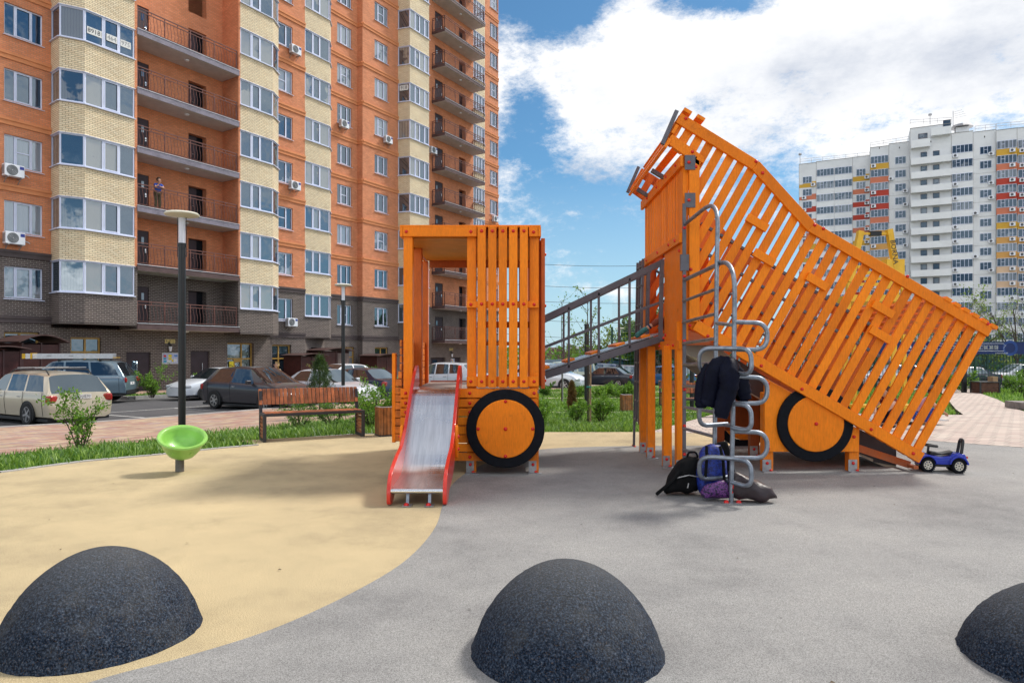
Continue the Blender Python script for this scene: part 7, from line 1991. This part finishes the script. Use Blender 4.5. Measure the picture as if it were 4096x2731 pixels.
mb.tube([(r_.x,r_.y,q.z-.15),(r_.x,r_.y,r_.z),(q.x-.4,r_.y,r_.z)],.012,4);mb.tube([(q.x-.4,r_.y,q.z+.06),(r_.x,r_.y,q.z+.06),(r_.x,r_.y,q.z-.02),(r_.x+.13,r_.y,q.z-.03),(r_.x,r_.y,q.z-.15)],.012,4)
mb.build('emblem',bw,bn)
gp=thing('gate_post','tall black post with angled green braces at the end of the path','post',(22.25,33.6,T(22,33.6)))
mb=MB();mb.box((22.25,33.6,1.1),(.17,.17,3.4));mb.build('post',blackmetal,gp)
mb=MB();mb.bar((22.25,33.65,2.15),(21.4,34.2,2.5),.05,.05);mb.bar((22.25,33.65,2.75),(23.4,34.2,2.1),.05,.05);mb.build('brace',fg,gp)
# ------------------------------------------------------------------ people
skin_m=mat('skin',(.52,.28,.19),.55,0,.05,8);hair_b=mat('brown_hair',(.05,.025,.015),.7,0,.2,20);hair_f=mat('fair_hair',(.42,.27,.11),.6,0,.2,20)
def skin(name,joints,edges,m,parent,root=0,sub=2):
    """continuous surface grown round a skeleton; joints: list of (pos, radius or (rx,ry))"""
    me=bpy.data.meshes.new(name);me.from_pydata([tuple(j[0]) for j in joints],edges,[]);o=bpy.data.objects.new(name,me);COL.objects.link(o)
    md=o.modifiers.new('s','SKIN');md.use_smooth_shade=True
    for i,j in enumerate(joints):
        sv=me.skin_vertices[0].data[i];r=j[1];sv.radius=(r,r) if not isinstance(r,tuple) else r;sv.use_root=(i==root)
    sb=o.modifiers.new('d','SUBSURF');sb.levels=sub;sb.render_levels=sub
    dg=bpy.context.evaluated_depsgraph_get();dg.update();nm=bpy.data.meshes.new_from_object(o.evaluated_get(dg))
    bpy.data.objects.remove(o);nm.name=name;nm.materials.clear();nm.materials.append(m)
    for p in nm.polygons: p.use_smooth=True
    q=bpy.data.objects.new(name,nm);COL.objects.link(q);q.parent=parent;return q
V=Vector
def hand(wrist,d,up,s,side,curl=.6):
    """five separate fingers rooted in a palm; returns joints/edges appended to a body"""
    wrist=V(wrist);d=V(d).normalized();up=V(up);up=(up-d*up.dot(d)).normalized();lat=d.cross(up)*side
    J=[(wrist+d*.045*s,(.030*s,.016*s)),(wrist+d*.085*s,(.036*s,.015*s))];E=[(0,1)];
    for k,(off,ln) in enumerate(((-.030,.068),(-.010,.078),(.011,.073),(.030,.056))):
        b=len(J);p=wrist+d*.09*s+lat*off*s
        a1=d*math.cos(curl*.5)-up*math.sin(curl*.5);a2=d*math.cos(curl*1.4)-up*math.sin(curl*1.4)
        J+=[(p,.0095*s),(p+a1*ln*.5*s,.0088*s),(p+a1*ln*.5*s+a2*ln*.5*s,.0075*s)];E+=[(1,b),(b,b+1),(b+1,b+2)]
    b=len(J);p=wrist+d*.04*s-lat*.032*s;td=(d*.75-lat*.65-up*.2).normalized()
    J+=[(p,.0115*s),(p+td*.032*s,.0105*s),(p+td*.058*s-up*.006*s,.009*s)];E+=[(0,b),(b,b+1),(b+1,b+2)]
    return J,E
def person(label,loc,rz,s,P,shirt,trousers,shoe,hair,hairstyle='short',short_sleeve=True,glasses=False,boots=False):
    """P: joint positions for a 1.70 m body in local space (x right, -y forward)"""
    t=thing('person',label,'person',loc,rz)
    P={k:V(v)*s for k,v in P.items()}
    J=[];E=[];idx={}
    def add(n,r): idx[n]=len(J);J.append((P[n],r if not isinstance(r,tuple) else r))
    S_=s
    for n,r in (('pelvis',(.135,.10)),('waist',(.125,.09)),('chest',(.15,.105)),('neck0',.062),('neck1',.052),('chin',(.062,.07)),('brow',(.076,.092)),('crown',(.06,.075)),
        ('shl',.062),('ell',.043),('wrl',.030),('shr',.062),('elr',.043),('wrr',.030),('hil',.092),('knl',.062),('anl',.042),('tol',.035),('hir',.092),('knr',.062),('anr',.042),('tor',.035)):
        add(n,tuple(x*S_ for x in r) if isinstance(r,tuple) else r*S_)
    for a,b in (('pelvis','waist'),('waist','chest'),('chest','neck0'),('neck0','neck1'),('neck1','chin'),('chin','brow'),('brow','crown'),('chest','shl'),('shl','ell'),('ell','wrl'),('chest','shr'),('shr','elr'),('elr','wrr'),('pelvis','hil'),('hil','knl'),('knl','anl'),('anl','tol'),('pelvis','hir'),('hir','knr'),('knr','anr'),('anr','tor')): E.append((idx[a],idx[b]))
    for w,e,sd in (('wrl','ell',1),('wrr','elr',-1)):
        d=P[w]-P[e];j2,e2=hand(P[w],d,(0,.3,1),S_,sd);b=len(J);J+=j2;E+=[(a+b,c+b) for a,c in e2];E.append((idx[w],b))
    body=skin('body',J,E,skin_m,t)
    # face: nose, eyes, mouth and ears stand on the head
    hd=P['brow'];up=(P['crown']-P['chin']).normalized();f=V(P.get('face',V((0,-1,0))));f=(f-up*f.dot(up)).normalized();lat=f.cross(up)
    k=lambda a,b,c: hd+f*a*S_+lat*b*S_+up*c*S_
    mb=MB();mb.tube([k(.088,0,.012),k(.108,0,-.022),k(.086,0,-.03)],[.008*S_,.014*S_,.009*S_],8);
    for e in (-1,1): mb.lathe([(.001,-.02*S_),(.018*S_,-.012*S_),(.022*S_,.0),(.016*S_,.012*S_),(.001,.02*S_)],8,Matrix.Translation(k(.0,e*.078,-.02)))
    mb.build('face',skin_m,t,world=False,smooth=True)
    if not glasses:
        mb=MB()
        for e in (-1,1): mb.lathe([(0,-.009*S_),(.009*S_,0),(0,.009*S_)],8,Matrix.Translation(k(.083,e*.032,.008)))
        mb.build('eye',black,t,world=False)
    else:
        mb=MB()
        for e in (-1,1): mb.box(k(.094,e*.034,.008),(.05*S_,.012*S_,.034*S_),Matrix((lat,f,up)).transposed())
        mb.bar(k(.094,-.06,.014),k(.01,-.083,.012),.005,.006);mb.bar(k(.094,.06,.014),k(.01,.083,.012),.005,.006);mb.build('sunglasses',black,t,world=False)
    mb=MB();mb.box(k(.085,0,-.055),(.045*S_,.01*S_,.01*S_),Matrix((lat,f,up)).transposed());mb.build('mouth',mat('lips',(.40,.13,.11),.5),t,world=False)
    # hair cap
    hj=[(k(-.02,0,.035),.088*S_),(k(-.03,0,.07),.075*S_),(k(.035,0,.085),.055*S_)];he=[(0,1),(1,2)]
    if hairstyle=='long': hj+=[(k(-.06,0,-.04),.075*S_),(k(-.065,0,-.11),.06*S_)];he+=[(0,3),(3,4)]
    else: hj+=[(k(-.05,0,-.01),.07*S_)];he+=[(0,3)]
    skin('hair',hj,he,hair,t)
    g=1.16
    def cl(nm,names,es,m,rad,extra=()):
        jj=[(P[n],tuple(x*S_*g for x in rad[n]) if isinstance(rad[n],tuple) else rad[n]*S_*g) for n in names]+list(extra)
        return skin(nm,jj,es,m,t)
    mid=lambda a,b,u: P[a].lerp(P[b],u)
    sl=.55 if short_sleeve else .95
    P['slel']=mid('shl','ell',sl);P['sler']=mid('shr','elr',sl)
    rad=dict(pelvis=(.14,.105),waist=(.132,.098),chest=(.155,.11),neck0=.058,shl=.068,shr=.068,slel=.056,sler=.056)
    cl('shirt',['pelvis','waist','chest','neck0','shl','shr','slel','sler'],[(0,1),(1,2),(2,3),(2,4),(2,5),(4,6),(5,7)],shirt,rad)
    P['cul']=mid('knl','anl',.62 if boots else 1);P['cur']=mid('knr','anr',.62 if boots else 1)
    rad=dict(pelvis=(.128,.098),hil=.096,hir=.096,knl=.07,knr=.07,cul=.054,cur=.054)
    cl('trousers',['pelvis','hil','knl','cul','hir','knr','cur'],[(0,1),(1,2),(2,3),(0,4),(4,5),(5,6)],trousers,rad)
    for a,b,c in (('anl','tol','cul'),('anr','tor','cur')):
        if boots:
            skin('cuff',[(P[c].lerp(P[a],-.1),.066*S_),(P[c].lerp(P[a],.35),.064*S_)],[(0,1)],mat('navy_cuff',(.015,.02,.07),.9),t)
            skin('boot',[(P[c].lerp(P[a],.3),.062*S_),(P[a],.062*S_),(P[b],.055*S_)],[(0,1),(1,2)],shoe,t)
        else: skin('shoe',[(P[a]-V((0,0,.02*S_)),.046*S_),(P[b],.042*S_)],[(0,1)],shoe,t)
    return t
STAND=dict(pelvis=(0,0,.93),waist=(0,0,1.08),chest=(0,0,1.30),neck0=(0,0,1.43),neck1=(0,-.01,1.48),chin=(0,-.03,1.54),brow=(0,-.015,1.61),crown=(0,0,1.68),shl=(.17,0,1.37),ell=(.22,.02,1.10),wrl=(.22,-.08,.86),shr=(-.17,0,1.37),elr=(-.22,.02,1.10),wrr=(-.22,-.08,.86),hil=(.09,0,.88),knl=(.10,-.02,.49),anl=(.10,.0,.09),tol=(.11,-.12,.04),hir=(-.09,0,.88),knr=(-.10,-.02,.49),anr=(-.10,.0,.09),tor=(-.11,-.12,.04))
lean=dict(STAND);lean.update(waist=(0,-.03,1.06),chest=(0,-.10,1.26),neck0=(0,-.15,1.38),neck1=(0,-.18,1.43),chin=(0,-.22,1.49),brow=(0,-.21,1.56),crown=(0,-.19,1.63),shl=(.17,-.10,1.33),ell=(.20,-.30,1.16),wrl=(-.02,-.36,1.20),shr=(-.17,-.10,1.33),elr=(-.20,-.30,1.14),wrr=(-.04,-.34,1.36),hil=(.09,.02,.88),hir=(-.09,.02,.88),face=(.45,-1,-.1))
s_m=s_of(634,1.25);q=F(s_m,1.18);
person('person in a bright blue t-shirt and olive trousers leaning on the balcony railing',(q.x,q.y,CA+.13+6),R(48),1.0,lean,mat('blue_tshirt',(.02,.10,.50),.8,0,.1,6),mat('olive_cloth',(.10,.085,.05),.9,0,.2,9),trim,hair_b)
wk=dict(STAND);wk.update(ell=(.24,.02,1.12),wrl=(.10,-.2,1.02),elr=(-.23,.05,1.1),knl=(.1,-.14,.5),anl=(.1,-.12,.1),tol=(.1,-.25,.05),anr=(-.1,.16,.12),tor=(-.1,.05,.04),wrr=(-.2,-.15,.95),face=(-.5,-1,0))
Yw=29.0;x_=(1106-2048)/2730*Yw
person('person with fair hair, sunglasses and a beige top walking behind the dark grey car',(x_,Yw,T(x_,Yw)+ROAD+.0),R(-20),.98,wk,mat('beige_cloth',(.46,.32,.22),.9,0,.1,6),mat('dark_trousers',(.03,.03,.04),.9),trim,hair_f,'long',False,True)
q=V((x_+.12,Yw-.32,T(x_,Yw)+ROAD+.78))
tb=thing('shoulder_bag','small red bag held by the person walking behind the dark grey car','bag',q);mb=MB();mb.prism([(-.1,-.05,0),(.1,-.05,0),(.09,-.05,.2),(-.09,-.05,.2)],(0,.09,0));mb.build('pouch',mat('red_leather',(.45,.015,.02),.4),tb,world=False,bevel=.015);mb=MB();mb.tube(fillet([(-.06,0,.19),(-.04,0,.3),(.04,0,.3),(.06,0,.19)],.03),.008,6);mb.build('handle',red_bolt,tb,world=False)
# child sitting in the tower opening, one leg on the ramp, one hand on the frame
# feet on the ramp: sitting pose (local: faces -x world through rz)
cs=.68
B=V((2.50,9.98,1.645))
def W(x,y,z): return (V((x,y,z))-B)/cs
toeW=N(2548,1345,9.72);ank=N(2575,1322,9.74)
child=dict(pelvis=W(2.42,9.98,1.74),waist=W(2.44,9.98,1.84),chest=W(2.45,9.96,1.99),neck0=W(2.45,9.95,2.09),neck1=W(2.44,9.95,2.13),chin=W(2.42,9.95,2.175),brow=W(2.42,9.95,2.225),crown=W(2.43,9.95,2.275),
 shl=W(2.43,9.84,2.05),ell=W(2.32,9.74,2.16),wrl=W(2.205,9.665,2.375),shr=W(2.43,10.07,2.05),elr=W(2.38,10.12,1.9),wrr=W(2.28,10.05,1.8),
 hil=W(2.36,9.92,1.76),knl=W(2.13,9.72,1.99),anl=(ank-B)/cs,tol=(toeW+V((-.03,0,-.01))-B)/cs,hir=W(2.36,10.05,1.75),knr=W(2.26,10.10,1.98),anr=W(2.30,10.12,1.72),tor=W(2.2,10.12,1.68),face=(-1,-.3,0))
ch=person('small child in rust red trousers and teal boots sitting at the top of the ramp',tuple(B),0,cs,child,mat('dark_red_top',(.18,.03,.02),.9,0,.1,9),mat('rust_trousers',(.20,.045,.025),.9,0,.25,16),mat('teal_boot',(.03,.17,.17),.5,0,.4,22),hair_b,'short',False,False,True)
# child crouching behind the lower slats of the bed with bags on the paving
crouch=dict(pelvis=(0,.12,.28),waist=(0,.05,.42),chest=(0,-.10,.60),neck0=(0,-.17,.71),neck1=(0,-.20,.75),chin=(0,-.25,.79),brow=(0,-.26,.86),crown=(0,-.24,.93),shl=(.16,-.12,.66),ell=(.2,-.3,.52),wrl=(.12,-.45,.40),shr=(-.16,-.12,.66),elr=(-.2,-.3,.5),wrr=(-.1,-.45,.38),hil=(.1,.1,.28),knl=(.14,-.24,.46),anl=(.13,-.05,.1),tol=(.14,-.18,.04),hir=(-.1,.1,.28),knr=(-.14,-.24,.46),anr=(-.13,-.05,.1),tor=(-.14,-.18,.04))
person('crouching child in dark red and navy behind the lower bed slats',(7.55,13.6,.013),R(-60),.85,crouch,mat('maroon_top',(.12,.012,.018),.85,0,.1,9),mat('navy_trousers',(.012,.015,.05),.85,0,.1,9),trim,hair_b)
per2=dict(crouch)
person('crouching child in a pink top behind the slats, nearer the blue toy car',(8.35,13.9,.013),R(70),.8,per2,mat('pink_top',(.50,.25,.32),.85,0,.1,9),mat('striped_blue',(.03,.07,.30),.8,0,.5,30),mat('tan_shoe',(.35,.20,.08),.7),hair_b)
st2=dict(STAND)
for n,lab,c in ((3440,'person standing by the fence in white, glimpsed between the slats on the left',(.55,.56,.6)),(3640,'person in a dark top standing near the fence, glimpsed between the slats',(.05,.05,.06)),(3755,'person in a blue top sitting near the fence, glimpsed between the last slats',(.05,.10,.25))):
    Y=33.0;x=(n-2048)/2730*Y;person(lab,(x,Y,T(x,Y)),R(160 if n!=3440 else 30),.95,st2,mat('top%d'%n,c,.85),mat('dark_trousers',(.03,.03,.04),.9),trim,hair_b)
t=thing('bicycle','bicycle leaning inside the far projecting balcony, halfway up','bicycle',F(38.6,.25,CB+.14+9),R(59.6))
for x in (-.5,.5):
    M=Matrix.Translation((x,0,.34))@Matrix.Rotation(R(90),4,'X');mb=MB();mb.lathe([(.30,-.02),(.34,-.02),(.34,.02),(.30,.02)],22,M,close=True);w=mb.build('wheel',blackrub,t,world=False)
mb=MB()
for a,b in (((-.5,0,.34),(-.1,0,.3)),((-.5,0,.34),(-.2,0,.75)),((-.1,0,.3),(-.2,0,.85)),((-.1,0,.3),(.35,0,.8)),((-.2,0,.78),(.36,0,.82)),((.5,0,.34),(.35,0,.95)),((.35,-.25,1.0),(.35,.25,1.0))): mb.tube([a,b],.02,6)
mb.build('frame',black,t,world=False);mb=MB();mb.box((-.2,0,.9),(.24,.12,.05));mb.build('saddle',black,t,world=False)

# ------------------------------------------------------------------ sky, sun
w=bpy.data.worlds.new("World");sc.world=w;w.use_nodes=True;t=w.node_tree;ns,ls=t.nodes,t.links
bg=ns['Background']
SUN_AZ=(0.84,0.54);EL=R(50)
sky=ns.new('ShaderNodeTexSky');sky.sky_type='NISHITA';sky.sun_disc=False;sky.sun_elevation=EL;sky.sun_rotation=math.atan2(SUN_AZ[0],SUN_AZ[1]);sky.air_density=1.0;sky.dust_density=.4;sky.ozone_density=2.2
tc=ns.new('ShaderNodeTexCoord');sp=ns.new('ShaderNodeSeparateXYZ');ls.new(tc.outputs['Generated'],sp.inputs[0])
def M_(op,a,b=None,c=None,cl=False):
    n=ns.new('ShaderNodeMath');n.operation=op;n.use_clamp=cl
    for i,v in enumerate((a,b,c)):
        if v is None: continue
        if isinstance(v,(int,float)): n.inputs[i].default_value=v
        else: ls.new(v,n.inputs[i])
    return n.outputs[0]
X_,Y_,Z_=sp.outputs
den=M_('MAXIMUM',Y_,.22);A_=M_('DIVIDE',X_,den);Bv=M_('DIVIDE',Z_,den)
mp=ns.new('ShaderNodeMapping');mp.inputs['Scale'].default_value=(1,1,1.9);ls.new(tc.outputs['Generated'],mp.inputs[0])
def nz(s,d,r,off=(0,0,0)):
    m2=ns.new('ShaderNodeMapping');m2.inputs['Location'].default_value=off;ls.new(mp.outputs[0],m2.inputs[0])
    return noise(t,s,d,r,m2.outputs[0])
n1=nz(3.2,10,.66,(.3,1.7,.2));n2=nz(11,10,.74,(2,.4,1));n3=nz(2.1,6,.6,(5,3,1))
# a broad cloud bank: lower rim climbs from left to right
edge=M_('SUBTRACT',Bv,M_('ADD',.195,M_('MULTIPLY',A_,.21)))
n4=nz(30,8,.75,(3,3,2));wob=M_('ADD',M_('ADD',M_('MULTIPLY',M_('SUBTRACT',n1,.5),.50),M_('MULTIPLY',M_('SUBTRACT',n2,.5),.40)),M_('MULTIPLY',M_('SUBTRACT',n4,.5),.16))
wob=M_('ADD',wob,M_('SUBTRACT',M_('MULTIPLY',A_,.16),.035))
cov=M_('ADD',edge,wob)
# openings of blue near the top
def hole(a,b,ra,rb,k):
    da=M_('DIVIDE',M_('SUBTRACT',A_,a),ra);db=M_('DIVIDE',M_('SUBTRACT',Bv,b),rb)
    return M_('MULTIPLY',M_('POWER',2.718,M_('MULTIPLY',M_('ADD',M_('MULTIPLY',da,da),M_('MULTIPLY',db,db)),-1)),k)
cov=M_('SUBTRACT',cov,hole(.03,.545,.13,.07,.42));cov=M_('SUBTRACT',cov,hole(.02,.36,.06,.10,.20));cov=M_('SUBTRACT',cov,hole(.30,.515,.09,.03,.36));pass
cov=M_('SUBTRACT',cov,hole(.10,.50,.05,.06,.14))
cov=M_('ADD',cov,hole(-.005,.265,.03,.02,.12));cov=M_('ADD',cov,hole(.17,.09,.06,.02,.14))
front=M_('MULTIPLY',M_('GREATER_THAN',Y_,.22),1.0)
# elsewhere: scattered cumulus, larger toward the south
covb=M_('ADD',M_('MULTIPLY',M_('SUBTRACT',n3,.46),1.2),M_('MULTIPLY',M_('SUBTRACT',n2,.5),.35))
blend=M_('MULTIPLY',M_('SUBTRACT',Y_,.2),8,None,True)
mx=ns.new('ShaderNodeMix');mx.data_type='FLOAT';ls.new(blend,mx.inputs[0]);ls.new(covb,mx.inputs[2]);ls.new(cov,mx.inputs[3])
msk=ns.new('ShaderNodeMapRange');msk.interpolation_type='SMOOTHSTEP';msk.inputs[1].default_value=-.03;msk.inputs[2].default_value=.125;ls.new(mx.outputs[0],msk.inputs[0])
shade=M_('ADD',M_('MULTIPLY',M_('SUBTRACT',n1,.5),-1.1),M_('MULTIPLY',nz(4.2,7,.6,(1,2,7)),.9))
shade=M_('ADD',shade,hole(.10,.245,.10,.05,.25));shade=M_('ADD',shade,hole(.62,.42,.16,.06,.32))
ccol=ramp(t,shade,[(.36,(10.6,10.6,10.7)),(.55,(9.0,9.2,9.6)),(.80,(6.0,6.5,7.5))])
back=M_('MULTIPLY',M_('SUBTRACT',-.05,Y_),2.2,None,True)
ccol=mixc(t,back,ccol,(23.0,22.6,22.0))  # unseen clouds behind the viewpoint made extra bright to light facade and truck
# deepen the blue
skc=mixc(t,1.0,sky.outputs[0],SKYTINT if 'SKYTINT' in globals() else (.62,.98,1.10),'MULTIPLY')
hz=ramp(t,Z_,[(0.0,1.0),(.26,0.0)])
skc=mixc(t,M_('MULTIPLY',hz,.75),skc,(5.6,7.4,8.9))
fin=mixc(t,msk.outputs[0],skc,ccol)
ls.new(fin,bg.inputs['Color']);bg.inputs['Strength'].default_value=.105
sd=bpy.data.lights.new('sun','SUN');so=bpy.data.objects.new('sun',sd);COL.objects.link(so)
sd.energy=3.7;sd.angle=R(9);sd.color=(1,.95,.87)
dv=Vector((SUN_AZ[0],SUN_AZ[1],0)).normalized()*math.cos(EL)+Vector((0,0,math.sin(EL)))
so.rotation_euler=dv.to_track_quat('Z','Y').to_euler()
sc.cycles.caustics_reflective=False;sc.cycles.caustics_refractive=False;sc.cycles.max_bounces=5;sc.cycles.diffuse_bounces=3;sc.cycles.glossy_bounces=3;sc.cycles.transparent_max_bounces=6
